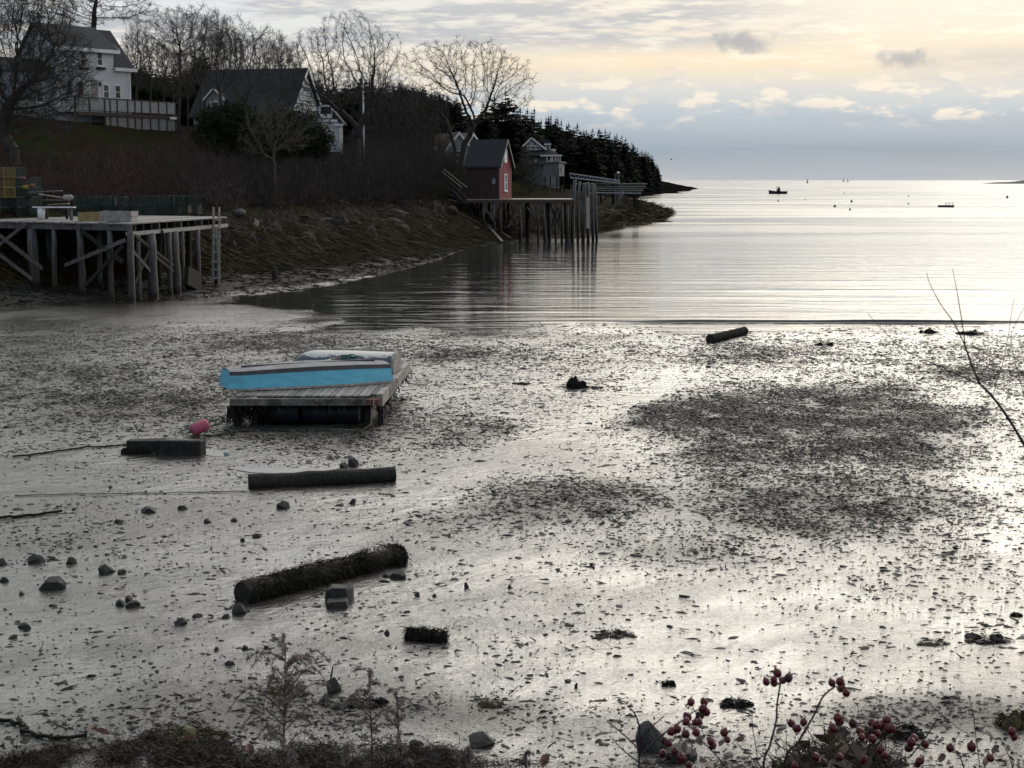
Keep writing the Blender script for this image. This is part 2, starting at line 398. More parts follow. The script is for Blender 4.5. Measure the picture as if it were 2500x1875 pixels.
def spaced(*segs):
    out = []
    for a, b, n in segs: out.append(np.geomspace(a, b, n, endpoint=False))
    return np.concatenate(out+[np.array([segs[-1][1]])])
def build_terrain():
    ys = spaced((1.0, 12, 70), (12, 40, 130), (40, 75, 90), (75, 165, 170), (165, 330, 60), (330, 2600, 50))
    ys = np.concatenate([[-40, -15, -4], ys])
    us = np.concatenate([np.linspace(-1.6, -0.36, 34), np.linspace(-0.355, 0.355, 240), np.linspace(0.36, 1.6, 24)])
    yw = np.maximum(ys, 14.0)
    X = us[None, :]*yw[:, None]; Y = np.repeat(ys[:, None], len(us), 1)
    d = shore_d(X, Y); Z = H(X, Y)
    nr, nc = X.shape
    V = np.stack([X, Y, Z], -1).reshape(-1, 3)
    idx = np.arange(nr*nc).reshape(nr, nc)
    F = np.stack([idx[:-1, :-1], idx[:-1, 1:], idx[1:, 1:], idx[1:, :-1]], -1).reshape(-1, 4)
    dc = d.reshape(-1)[F].mean(1); yc = Y.reshape(-1)[F].mean(1); xc = X.reshape(-1)[F].mean(1)
    land = dc > 0.3; nearb = yc < 9.2
    def sub(name, mask, mat):
        f = F[mask]; u, inv = np.unique(f, return_inverse=True)
        o = mesh_np(name, V[u], inv.reshape(-1, 4), mat, smooth=True)
        if name == 'mudflat':      # shelly, rough beds against smooth wet mud
            bed = np.clip((litter_density(V[u][:, 0], np.clip(V[u][:, 1], 12, 59))-26)/95.0, 0, 1)*np.clip((58-V[u][:, 1])/3, 0, 1)
            at_ = o.data.attributes.new('bed', 'FLOAT', 'POINT'); at_.data.foreach_set('value', bed.astype(np.float32))
        return tag(o, kind='structure')
    fore = ~land & ~nearb & (dc > -4.5+3*fbm(xc/3, yc/3, 3, 91)) & (yc < 330)
    sub('foreshore', fore, M_FORE)
    sub('mudflat', ~land & ~nearb & ~fore & (yc < 1300), M_MUD)
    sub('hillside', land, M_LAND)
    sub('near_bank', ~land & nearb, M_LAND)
build_terrain()

def build_sea():
    ys = spaced((46, 58.2, 26), (58.2, 60.4, 60), (60.4, 110, 120), (110, 400, 80), (400, 60000, 60))
    us = np.concatenate([np.linspace(-3, -0.36, 12), np.linspace(-0.355, 0.355, 100), np.linspace(0.36, 3, 12)])
    X = us[None, :]*ys[:, None]; Y = np.repeat(ys[:, None], len(us), 1)
    # the last small wave running up to the edge of the mud
    yl = 59.15-0.010*X-0.0016*(X-8)**2+0.12*fbm(X/6.0, X*0, 2, 4)
    amp = 0.135*np.clip((X-0.5)/5.0, 0, 1)*(0.75+0.9*fbm(X/5.0, X*0+9, 2, 6))
    t = (Y-yl)
    Z = amp*np.where(t < 0, np.exp(-(t/0.075)**2), np.exp(-(t/0.45)**2))
    for (off, a, w) in ((4.5, 0.022, 0.4), (8.2, 0.03, 0.5), (12.5, 0.03, 0.5), (17.0, 0.035, 0.6), (24.0, 0.03, 0.7)):
        y2 = 59.15+off-0.02*X+0.6*fbm(X/9.0, X*0+off, 2, 14)
        Z = Z+a*np.exp(-((Y-y2)/w)**2)*np.clip(0.5+2.2*fbm(X/7.0, X*0+off*3, 2, 15), 0, 1)
    V = np.stack([X, Y, Z], -1).reshape(-1, 3); nr, nc = X.shape
    idx = np.arange(nr*nc).reshape(nr, nc)
    F = np.stack([idx[:-1, :-1], idx[:-1, 1:], idx[1:, 1:], idx[1:, :-1]], -1).reshape(-1, 4)
    tag(mesh_np('sea', V, F, M_SEA, smooth=True), kind='structure')
build_sea()
# ------------------------------------------------------------------ builders
rnd = random.Random(7)
UP = Vector((0, 0, 1))
class MB:
    def __init__(s, off=(0, 0, 0)): s.v = []; s.f = []; s.off = Vector(off)
    def add(s, vs, fs):
        k = len(s.v); s.v += [tuple(Vector(p)-s.off) for p in vs]; s.f += [tuple(i+k for i in f) for f in fs]; return s
    def box(s, c, sz, R=None, j=0.0):
        c = Vector(c); h = Vector(sz)/2; vs = []
        for x in (-1, 1):
            for y in (-1, 1):
                for z in (-1, 1):
                    p = Vector((x*h.x, y*h.y, z*h.z))
                    if j: p += Vector((rnd.uniform(-j, j), rnd.uniform(-j, j), rnd.uniform(-j, j)))
                    vs.append(c+(R @ p if R else p))
        return s.add(vs, [(0, 1, 3, 2), (4, 6, 7, 5), (0, 4, 5, 1), (2, 3, 7, 6), (0, 2, 6, 4), (1, 5, 7, 3)])
    def bar(s, p, q, w, h, up=UP, j=0.0):
        p = Vector(p); q = Vector(q); d = q-p; L = d.length; d.normalize()
        x = d.cross(up)
        if x.length < 1e-4: x = d.cross(Vector((1, 0, 0)))
        x.normalize(); z = x.cross(d)
        R = Matrix((x, d, z)).transposed()
        return s.box((p+q)/2, (w, L, h), R, j)
    def tube(s, pts, rad, n=6, cap=True, wob=0.0):
        pts = [Vector(p) for p in pts]
        if not isinstance(rad, (list, tuple)): rad = [rad]*len(pts)
        vs = []; fs = []; x = None
        for i, p in enumerate(pts):
            d = (pts[min(i+1, len(pts)-1)]-pts[max(i-1, 0)]).normalized()
            if x is None:
                x = d.cross(UP if abs(d.z) < 0.9 else Vector((1, 0, 0))).normalized()
            x = (x-d*x.dot(d)).normalized(); y = d.cross(x)
            for k in range(n):
                a = 2*math.pi*k/n; r = rad[i]*(1+rnd.uniform(-wob, wob))
                vs.append(p+x*math.cos(a)*r+y*math.sin(a)*r)
        for i in range(len(pts)-1):
            for k in range(n):
                a = i*n+k; b = i*n+(k+1) % n
                fs.append((a, b, b+n, a+n))
        if cap: fs.append(tuple(range(n-1, -1, -1))); fs.append(tuple(range((len(pts)-1)*n, len(pts)*n)))
        return s.add(vs, fs)
    def prism(s, poly, vec):
        n = len(poly); a = [Vector(p) for p in poly]; b = [p+Vector(vec) for p in a]
        return s.add(a+b, [tuple(range(n-1, -1, -1)), tuple(range(n, 2*n))]+[(i, (i+1) % n, n+(i+1) % n, n+i) for i in range(n)])
    def ball(s, c, r, n=10, m=6, sc=(1, 1, 1), R=None):
        c = Vector(c); vs = []; fs = []
        for i in range(m+1):
            t = math.pi*i/m
            for k in range(n):
                a = 2*math.pi*k/n
                p = Vector((math.sin(t)*math.cos(a)*r*sc[0], math.sin(t)*math.sin(a)*r*sc[1], math.cos(t)*r*sc[2]))
                vs.append(c+(R @ p if R else p))
        for i in range(m):
            for k in range(n):
                a = i*n+k; b = i*n+(k+1) % n
                fs.append((a, a+n, b+n, b))
        return s.add(vs, fs)
    def mesh(s, name, mat, smooth=False):
        me = bpy.data.meshes.new(name); me.from_pydata(s.v, [], s.f); me.materials.append(mat)
        if smooth: me.polygons.foreach_set('use_smooth', np.ones(len(me.polygons), bool))
        me.update(); return me
    def build(s, name, mat, parent=None, smooth=False):
        o = bpy.data.objects.new(name, s.mesh(name, mat, smooth)); col.objects.link(o); o.parent = parent
        return o
def thing(name, loc, label, cat, group=None, rz=0.0):
    o = bpy.data.objects.new(name, None); col.objects.link(o); o.empty_display_size = 0.2
    o.location = loc; o.rotation_euler = (0, 0, rz)
    return tag(o, label, cat, group)
def link_mesh(name, me, parent, mtx=None):
    o = bpy.data.objects.new(name, me); col.objects.link(o); o.parent = parent
    if mtx is not None: o.matrix_local = mtx
    return o
def dup(root, loc, rz=0.0, sc=None, label=None, group=None):
    r = root.copy(); col.objects.link(r); r.location = loc; r.rotation_euler = (0, 0, rz)
    if sc: r.scale = (sc, sc, sc) if isinstance(sc, (int, float)) else sc
    if label: r['label'] = label
    if group: r['group'] = group
    for ch in root.children:
        c = ch.copy(); col.objects.link(c); c.parent = r
        for gch in ch.children:
            d = gch.copy(); col.objects.link(d); d.parent = c
    return r
def plan_hit(px, A, B):
    """point on the plan line A-B seen at image column px"""
    u = (px-1250.0)/FPX/1.009
    a, b = Vector(A), Vector(B); d = b-a
    t = (u*a.y-a.x)/(d.x-u*d.y)
    return a+d*t, t
def lerp(a, b, t): return a+(b-a)*t

WOOD = simple('weathered_wood', (.13, .127, .125), (.065, .063, .061), 5.0, 0.8, (3, 3, 1), 0.4, 0.02, c3=(.05, .046, .042))
WOODP = simple('pale_board', (.34, .325, .295), (.20, .19, .175), 4.0, 0.65, (3, 3, 3), 0.3, 0.02, c3=(.20, .18, .15))
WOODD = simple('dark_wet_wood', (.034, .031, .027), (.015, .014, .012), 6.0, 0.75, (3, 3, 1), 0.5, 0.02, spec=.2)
WOODB = simple('brown_wood', (.075, .048, .036), (.040, .028, .022), 6.0, 0.65, (3, 3, 1), 0.4, 0.02)
WEEDM = simple('rockweed', (.072, .055, .021), (.028, .023, .011), 3.0, 0.65, (1, 1, 1), 0.0, spec=0.2, c3=(.060, .043, .014))
WEEDK = simple('black_rockweed', (.020, .018, .013), (.010, .009, .008), 9.0, 0.65, (1, 1, 1), 0.5, 0.03, spec=0.18)
STONE = simple('wet_stone', (.040, .042, .040), (.018, .019, .018), 7.0, 0.62, (1, 1, 1), 0.6, 0.03, spec=.3)
ROCK = simple('bank_rock', (.075, .062, .051), (.024, .020, .017), 2.6, 0.9, (1, 1, 1), 1.0, 0.2, c3=(.080, .066, .054), spec=.1, coord='Object')
def piling_mat():
    m, N, b = mat_new('tidal_post')
    geo = N.new('ShaderNodeNewGeometry'); P = geo.outputs['Position']
    sep = N.new('ShaderNodeSeparateXYZ'); N.l.new(P, sep.inputs[0])
    n = N.noise(N.vm('MULTIPLY', P, (9, 9, 1.2)), 1.0, 5.0, 0.65)
    dry = N.mix(N.mr(n, 0.38, 0.62), (.115, .113, .112), (.045, .043, .042))
    wetl = N.mr(N.m('ADD', sep.outputs[2], N.m('MULTIPLY', n, 1.4)), 3.2, 2.2)
    N.put(b.inputs['Base Color'], N.mix(wetl, dry, (.022, .021, .018)))
    N.put(b.inputs['Roughness'], N.m('SUBTRACT', 0.75, N.m('MULTIPLY', wetl, 0.35)))
    bp = N.new('ShaderNodeBump'); bp.inputs['Strength'].default_value = 0.5; bp.inputs['Distance'].default_value = 0.03
    N.put(bp.inputs['Height'], n); N.l.new(bp.outputs[0], b.inputs['Normal'])
    return m
POST = piling_mat()
def siding(name, c1, c2, pitch, axis='Z', dirt=0.15):
    m, N, b = mat_new(name)
    t = N.new('ShaderNodeTexCoord'); P = t.outputs['Object']
    sep = N.new('ShaderNodeSeparateXYZ'); N.l.new(P, sep.inputs[0])
    c = sep.outputs[{'X': 0, 'Y': 1, 'Z': 2}[axis]]
    fr = N.m('FRACT', N.m('DIVIDE', c, pitch))
    n = N.noise(N.vm('MULTIPLY', P, (1, 1, 3) if axis == 'Z' else (4, 4, 0.6)), 2.0, 6.0, 0.6)
    N.put(b.inputs['Base Color'], N.mix(N.mr(n, 0.40, 0.70, 0, 1.0), c1, c2))
    b.inputs['Roughness'].default_value = 0.6; b.inputs['Specular IOR Level'].default_value = 0.3
    bp = N.new('ShaderNodeBump'); bp.inputs['Strength'].default_value = 1.0; bp.inputs['Distance'].default_value = 1.0
    h = N.m('MULTIPLY', fr, 0.035 if axis == 'Z' else 0.0)
    h = N.m('ADD', h, N.m('MULTIPLY', N.mr(fr, 0.0, 0.10, -0.02, 0.0), 1.0))
    N.put(bp.inputs['Height'], h); N.l.new(bp.outputs[0], b.inputs['Normal'])
    return m
CLAP = siding('white_clapboard', (.84, .85, .86), (.72, .73, .74), 0.13)
CLAPG = siding('grey_blue_clapboard', (.40, .43, .46), (.32, .35, .38), 0.13)
SHINGLE = simple('grey_shingle', (.26, .27, .28), (.18, .185, .19), 5.0, 0.8, (1, 1, 3), 0.5, 0.03)
TRIM = simple('white_trim', (.78, .78, .77), (.66, .66, .65), 3.0, 0.5, bump=0.0)
ROOF = simple('asphalt_shingle', (.030, .032, .037), (.019, .020, .024), 6.0, 0.9, (1, 1, 4), 0.5, 0.03)
ROOFT = simple('tan_roof', (.20, .165, .125), (.14, .115, .09), 5.0, 0.85)
GLASS = simple('window_glass', (.035, .04, .045), (.02, .022, .025), 1.0, 0.06, bump=0.0, spec=0.6)
def boards_mat(name, c1, c2, c3):
    m, N, b = mat_new(name)
    t = N.new('ShaderNodeTexCoord'); P = t.outputs['Object']
    oi = N.new('ShaderNodeObjectInfo')
    n = N.noise(N.vm('MULTIPLY', P, (9, 9, 0.9)), 1.0, 6.0, 0.65)
    c = N.mix(N.mr(n, 0.40, 0.60), c1, c2)
    c = N.mix(N.mr(N.noise(N.vm('MULTIPLY', P, (14, 14, 1.3)), 1.0, 5.0, 0.7), 0.56, 0.66), c, c3)
    hs = N.new('ShaderNodeHueSaturation'); N.put(hs.inputs['Color'], c)
    N.put(hs.inputs['Value'], N.m('ADD', 0.72, N.m('MULTIPLY', oi.outputs['Random'], 0.55)))
    N.put(b.inputs['Base Color'], hs.outputs[0]); b.inputs['Roughness'].default_value = 0.7
    bp = N.new('ShaderNodeBump'); bp.inputs['Strength'].default_value = 0.4; bp.inputs['Distance'].default_value = 0.02
    N.put(bp.inputs['Height'], n); N.l.new(bp.outputs[0], b.inputs['Normal'])
    return m
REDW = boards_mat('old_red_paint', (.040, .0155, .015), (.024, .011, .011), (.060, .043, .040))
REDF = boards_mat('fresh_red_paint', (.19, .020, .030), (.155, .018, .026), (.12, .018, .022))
PLANK = boards_mat('deck_plank', (.25, .242, .232), (.155, .15, .143), (.09, .085, .08))
GREENW = simple('green_wire', (.012, .040, .036), (.02, .05, .045), 9.0, 0.45, bump=0.0)
YELLOWW = simple('yellow_wire', (.17, .125, .018), (.12, .085, .014), 9.0, 0.5, bump=0.0)
ROPE = simple('rope', (.22, .20, .15), (.12, .11, .09), 30.0, 0.8, bump=0.0)
METAL = simple('grey_metal', (.42, .44, .46), (.32, .33, .35), 6.0, 0.4, bump=0.0, metal=0.3)
DARKM = simple('dark_metal', (.03, .03, .032), (.02, .02, .02), 6.0, 0.5, bump=0.0)
BLACK = simple('black_rubber', (.012, .012, .013), (.008, .008, .008), 6.0, 0.5, bump=0.0)
WHITEP = simple('white_plastic', (.72, .73, .75), (.60, .61, .63), 4.0, 0.4, bump=0.0)
BLUEP = simple('blue_plastic', (.02, .10, .36), (.015, .06, .22), 4.0, 0.4, bump=0.0)
# ------------------------------------------------------------------ left wharf on posts
def plank_mesh(L, w, t, mat):
    return MB().box((0, 0, 0), (w, L, t), None, 0.008).mesh('plank', mat)
def left_wharf():
    C = at(316, 545, 67.0); zd = C.z
    A = Vector((C.x, C.y, 0)); FL = Vector((-27.5, 73.2, 0)); SR = Vector((-14.75, 79.0, 0)); BL = Vector((-28.5, 87.5, 0))
    t = thing('wooden_wharf', (A.x, A.y, 0), 'weathered grey wooden wharf on crooked posts at left, traps on its deck', 'wharf')
    off = t.location
    def P(u, v, z):      # u along the front to the left 0..1, v back 0..1
        p = lerp(lerp(A, FL, u), lerp(SR, BL, u), v); return Vector((p.x, p.y, z))
    # deck boards run from front to back
    nb = 52; th = 0.06
    for i in range(nb):
        u = (i+0.5)/nb; wd = (FL-A).length/nb
        o0 = rnd.uniform(-0.018, 0.006) if i > 1 else -0.002
        p = P(u, o0, zd-th/2+rnd.uniform(-.012, .012)); q = P(u, 1.0, zd-th/2)
        m = MB(off); m.bar(p, q, wd-rnd.uniform(.012, .04), th, j=0.006); m.build('deck_board', PLANK, t)
    # front girt and side girt, joist ends between
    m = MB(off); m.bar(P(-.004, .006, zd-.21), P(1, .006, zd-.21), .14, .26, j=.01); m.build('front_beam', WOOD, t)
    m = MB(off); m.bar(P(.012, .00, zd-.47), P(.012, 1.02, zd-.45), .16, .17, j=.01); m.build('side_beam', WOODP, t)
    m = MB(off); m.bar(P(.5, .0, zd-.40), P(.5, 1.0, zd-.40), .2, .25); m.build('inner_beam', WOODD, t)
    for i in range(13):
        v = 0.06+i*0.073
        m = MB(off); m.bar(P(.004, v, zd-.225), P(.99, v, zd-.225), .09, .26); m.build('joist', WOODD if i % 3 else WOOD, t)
    def post(p, top, r, mat=POST, lean=(0, 0)):
        g = Hs(p.x, p.y)-0.25
        q = Vector((p.x+lean[0], p.y+lean[1], g))
        m = MB(off); n = 5
        pts = [lerp(q, Vector((p.x, p.y, top)), k/n) for k in range(n+1)]
        pts = [a+Vector((rnd.uniform(-.02, .02), rnd.uniform(-.02, .02), 0)) for a in pts]
        m.tube(pts, [r*(1.08-.16*k/n) for k in range(n+1)], 9, wob=.06)
        return m.build('post', mat, t, True)
    for px, r in ((-60, .17), (70, .24), (125, .12), (187, .15), (262, .12), (313, .16)):
        p, _ = plan_hit(px, A, FL); post(Vector((p.x, p.y+.1, 0)), zd-.34, r, POST, (rnd.uniform(-.1, .1), 0))
    for px, r in ((340, .10), (370, .23), (414, .12), (428, .20), (446, .10), (484, .14), (527, .15)):
        p, _ = plan_hit(px, A, SR); post(Vector((p.x-.12, p.y, 0)), zd-.53, r, POST, (rnd.uniform(-.06, .06), 0))
    for u in (.12, .26, .40, .54, .68, .82, .97):
        for v in (.26, .55, .86):
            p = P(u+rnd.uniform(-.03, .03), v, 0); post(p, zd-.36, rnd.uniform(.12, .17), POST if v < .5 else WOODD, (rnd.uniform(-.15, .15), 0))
    # braces between the front posts, then between the side posts
    def brace(p, q, w=.06, h=.17, mat=WOOD):
        m = MB(off); m.bar(p, q, w, h, j=.012); m.build('brace', mat, t)
    def fr(px, py, dv=-.01):
        p, _ = plan_hit(px, A, FL); r = at(px, py, p.y-.25); return r
    for a, b, mt in (((-40, 545), (103, 656), WOOD), ((-30, 620), (62, 548), WOOD), ((-30, 600), (80, 682), WOOD), ((158, 648), (306, 586), WOOD),
                     ((196, 560), (300, 640), WOODD), ((205, 700), (300, 600), WOODD)):
        brace(fr(*a), fr(*b), mat=mt)
    def sd(px, py):
        p, _ = plan_hit(px, A, SR); return at(px, py, p.y-.1)
    for a, b, mt in (((322, 610), (372, 668), WOOD), ((330, 575), (425, 650), WOODD), ((330, 690), (365, 610), WOODD), ((372, 620), (470, 700), WOODD)):
        brace(sd(*a), sd(*b), .05, .14, mt)
    for u, v, u2, v2, z1, z2 in ((.22, .3, .48, .3, .4, 3.2), (.48, .3, .74, .3, 3.2, .6), (.0, .3, .22, .3, 3.2, .5), (.22, .58, .48, .58, 3.1, .8), (.74, .3, .97, .3, .7, 3.2)):
        brace(P(u, v, z1), P(u2, v2, z2), mat=WOODD)
    # a dark plank box leaning under the deck
    m = MB(off); m.bar(sd(448, 672), sd(480, 690), .5, .9); m.build('plank_bulkhead', WOODD, t)
    # ladder: a thing of its own, hung on the end of the side
    p, _ = plan_hit(527, A, SR); Yl = p.y-.35
    L = thing('ladder', at(527, 712, Yl), 'pale wooden ladder hung on the end of the left wharf', 'ladder')
    for px in (521, 535):
        m = MB(L.location); m.bar(at(px-1, 714, Yl), at(px, 506, Yl), .09, .06, Vector((0, 1, 0)), .006); m.build('rail', WOODP, L)
    for k in range(9):
        y = 535+k*20.5
        m = MB(L.location); m.bar(at(517, y+rnd.uniform(-2, 2), Yl-.05), at(539, y+rnd.uniform(-3, 3), Yl-.05), .05, .1, UP, .008); m.build('rung', WOODP, L)
    return A, FL, SR, zd, P
WA, WFL, WSR, WZ, WP = left_wharf()

def lobster_trap(mat, name='lobster_trap'):
    t = thing(name, (0, 0, 0), 'x', 'lobster trap', 'lobster traps on the left wharf')
    L, w, h = .95, .55, .38
    m = MB()
    for x in (-L/2, L/2):
        for y in (-w/2, w/2): m.bar((x, y, 0), (x, y, h), .022, .022)
    for z in (0.01, h):
        for y in (-w/2, w/2): m.bar((-L/2, y, z), (L/2, y, z), .022, .022)
        for x in (-L/2, 0, L/2): m.bar((x, -w/2, z), (x, w/2, z), .022, .022)
    m.build('frame', mat, t)
    def panel(a, u, v, nu, nv):
        m = MB(); a = Vector(a); u = Vector(u); v = Vector(v)
        for i in range(1, nu): m.bar(a+u*i/nu, a+u*i/nu+v, .009, .009)
        for i in range(1, nv): m.bar(a+v*i/nv, a+v*i/nv+u, .009, .009)
        m.build('wire_panel', mat, t)
    panel((-L/2, -w/2, 0), (L, 0, 0), (0, 0, h), 13, 6); panel((-L/2, w/2, 0), (L, 0, 0), (0, 0, h), 13, 6)
    panel((-L/2, -w/2, 0), (0, w, 0), (0, 0, h), 8, 6); panel((L/2, -w/2, 0), (0, w, 0), (0, 0, h), 8, 6)
    panel((-L/2, -w/2, h), (L, 0, 0), (0, w, 0), 13, 8)
    m = MB(); m.box((0, 0, .19), (.02, w*.96, .34)); m.build('net_head', DARKM, t)
    for y in (-w/2, w/2): m = MB(); m.bar((-L/2, y*.8, -.02), (L/2, y*.8, -.02), .04, .03); m.build('runner', WOODD, t)
    return t
def wharf_clutter():
    tg = lobster_trap(GREENW); ty = lobster_trap(YELLOWW)
    first = {'g': True, 'y': True}
    def place(kind, px, py, Y, rz, label):
        loc = at(px, py, Y)
        src = tg if kind == 'g' else ty
        if first[kind]:
            first[kind] = False; src.location = loc; src.rotation_euler = (0, 0, rz); src['label'] = label; src.scale = (1.25, 1.25, 1.25); return
        dup(src, loc, rz, 1.25, label)
    # stack at the far left: columns of traps standing on the deck
    for cx, Y, n in ((-8, 76.5, 5), (32, 77, 5), (68, 77.5, 4)):
        for k in range(n):
            p = at(cx, 500, Y); loc = Vector((p.x+rnd.uniform(-.05, .05), Y, WZ+.04+k*.50))
            lab = 'dark green wire lobster trap in the tall stack at the left edge of the wharf'
            if first['g']:
                first['g'] = False; tg.location = loc; tg.rotation_euler = (0, 0, -.5); tg['label'] = lab; tg.scale = (1.25,)*3
            else: dup(tg, loc, -.5+rnd.uniform(-.08, .08), 1.25, lab)
    place('y', 3, 482, 75.2, -.5, 'lower of two yellow wire lobster traps at the left edge')
    place('y', 0, 458, 75.2, -.45, 'middle yellow wire lobster trap at the left edge')
    place('y', 2, 434, 75.2, -.55, 'upper yellow wire lobster trap with pale rim at the left edge')
    ty.children  # the first yellow one keeps its own parts
    # low row along the back of the deck
    for i, px in enumerate((210, 245, 282, 318, 352, 388, 424, 462)):
        Y = 80.5+i*.55; p = at(px, 500, Y)
        for k in range(2 if i not in (3,) else 1):
            dup(tg, (p.x, Y, WZ+.05+k*.5), .1+rnd.uniform(-.25, .25), 1.25, 'dark green lobster trap in the low row at the back of the wharf deck')
    # two crates near the front corner
    def crate(px, py, Y, L, w, h, rz, mat, label, tilt=0):
        t = thing('wooden_crate', at(px, py, Y), label, 'crate', None, rz)
        t.location.z = WZ+.02
        for y in (-w/2, w/2):
            for k in range(2):
                m = MB(); m.box((0, y, h*(.25+.5*k)), (L, .03, h*.45), None, .008); m.build('side_slat', mat, t)
        for x in (-L/2, L/2):
            for k in range(2):
                m = MB(); m.box((x, 0, h*(.25+.5*k)), (.03, w-.034, h*.45), None, .008); m.build('end_slat', mat, t)
        m = MB(); m.box((0, 0, .02), (L-.04, w-.04, .03)); m.build('bottom', mat, t)
        for x in (-L*.46, L*.46):
            for y in (-w*.44, w*.44): m = MB(); m.box((x, y, h*.5), (.05, .05, h*.98)); m.build('corner_post', WOODD, t)
        return t
    crate(291, 537, 69.0, 1.45, .9, .48, -.12, WOODP, 'pale slatted wooden crate on the wharf near its front corner')
    ydull = simple('faded_yellow_board', (.30, .23, .09), (.20, .155, .07), 4.0, 0.7)
    crate(228, 533, 70.6, 1.3, .8, .40, .35, ydull, 'broken dull yellow crate beside the pale crate on the wharf')
    # plank bench on a white bucket
    Y = 72.2; b0 = at(132, 506, Y)
    t = thing('bench', (b0.x, Y, WZ), 'white plank bench resting on a white bucket on the wharf', 'bench')
    zt = b0.z-WZ
    m = MB(); m.box((0, 0, zt), (1.95, .4, .05), None, .01); m.build('plank_top', WHITEP, t)
    m = MB(); m.tube([(-.62, 0, 0), (-.62, 0, zt-.03)], [.15, .19], 14); m.build('bucket', WHITEP, t, True)
    m = MB(); m.bar((.8, -.1, 0), (.8, -.1, zt-.03), .08, .08); m.bar((.8, .12, 0), (.8, .12, zt-.03), .08, .08); m.build('trestle', WOOD, t)
    # old planks piled on trestles behind it
    t = thing('plank_pile', at(140, 520, 74.0), 'heap of old boards and poles stacked behind the white bench', 'lumber')
    for (x0, y0, x1, y1, dY, mt) in ((96, 474, 175, 486, 0, WOODP), (70, 470, 150, 466, .3, WOOD), (105, 488, 170, 490, .1, WOOD), (118, 500, 168, 497, -.1, WOODP), (60, 480, 130, 470, .5, WOODD), (110, 496, 176, 487, .4, WOODD)):
        m = MB(t.location); m.bar(at(x0, y0, 74+dY), at(x1, y1, 74+dY), .3, .05, j=.01); m.build('board', mt, t)
    for px in (112, 162):
        m = MB(t.location); a = at(px, 480, 74.2); m.bar((a.x, a.y, WZ), a, .12, .12); m.build('trestle_leg', WOODD, t)
    # small floats and gear
    def buoy(px, py, Y, r, mat, label):
        p = at(px, py, Y); t = thing('pot_buoy', p, label, 'buoy')
        m = MB(); m.tube([(-r*2, 0, 0), (-r*1.4, 0, 0), (r*1.2, 0, 0), (r*2, 0, 0)], [r*.3, r, r, r*.4], 10); m.build('float_body', mat, t, True)
        m = MB(); m.tube([(-r*3, 0, 0), (r*2.6, 0, 0)], r*.15, 6); m.build('spindle', WOOD, t)
    YB = simple('yellow_foam', (.30, .22, .04), rough=.5, bump=0); OB = simple('orange_foam', (.22, .06, .035), rough=.5, bump=0)
    buoy(62, 457, 76.2, .10, YB, 'small yellow pot buoy hanging on the trap stack')
    buoy(77, 453, 76.2, .08, OB, 'small orange pot buoy right of the yellow one on the trap stack')
    buoy(55, 436, 76.2, .08, OB, 'small orange pot buoy high on the trap stack')
    buoy(166, 482, 73.6, .13, WOODP, 'grey white pot buoy lying on the board heap')
wharf_clutter()
# ------------------------------------------------------------------ houses on the hill
def wall_poly(t, poly, th, mat, name='wall', axis='v'):
    m = MB(); m.prism(poly, (0, th, 0) if axis == 'v' else (th, 0, 0)); return m.build(name, mat, t)
def window(t, u, w, wd, h, v=-.03, mull=True, axis='v', frame=TRIM, out=-1):
    """window on a wall facing -v (axis 'v') or +u (axis 'u'); frame, pane, muntin and sill"""
    def B(a, b): # a: along, b: up, centre; sizes
        return a, b
    f = MB(); g = MB(); s = MB(); tt = .1
    def box(mb, a, z, sa, sz, dep, sd):
        if axis == 'v': mb.box((a, v+out*dep, z), (sa, sd, sz))
        else: mb.box((v+dep*-out, a, z), (sd, sa, sz))
    box(f, u-wd/2, w+h/2, tt, h+tt, .02, .08); box(f, u+wd/2, w+h/2, tt, h+tt, .02, .08)
    box(f, u, w+h+.001, wd-tt, tt, .02, .08); box(f, u, w+.001, wd-tt, tt, .02, .08)
    if mull: box(f, u, w+h*.5, wd-tt, .06, .012, .05)
    fo = f.build('window', frame, t)
    box(g, u, w+h/2, wd-.02, h-.02, .0, .03); g.build('pane', GLASS, fo)
    box(s, u, w-.08, wd+.22, .06, .05, .12); s.build('sill', frame, fo)
    return fo
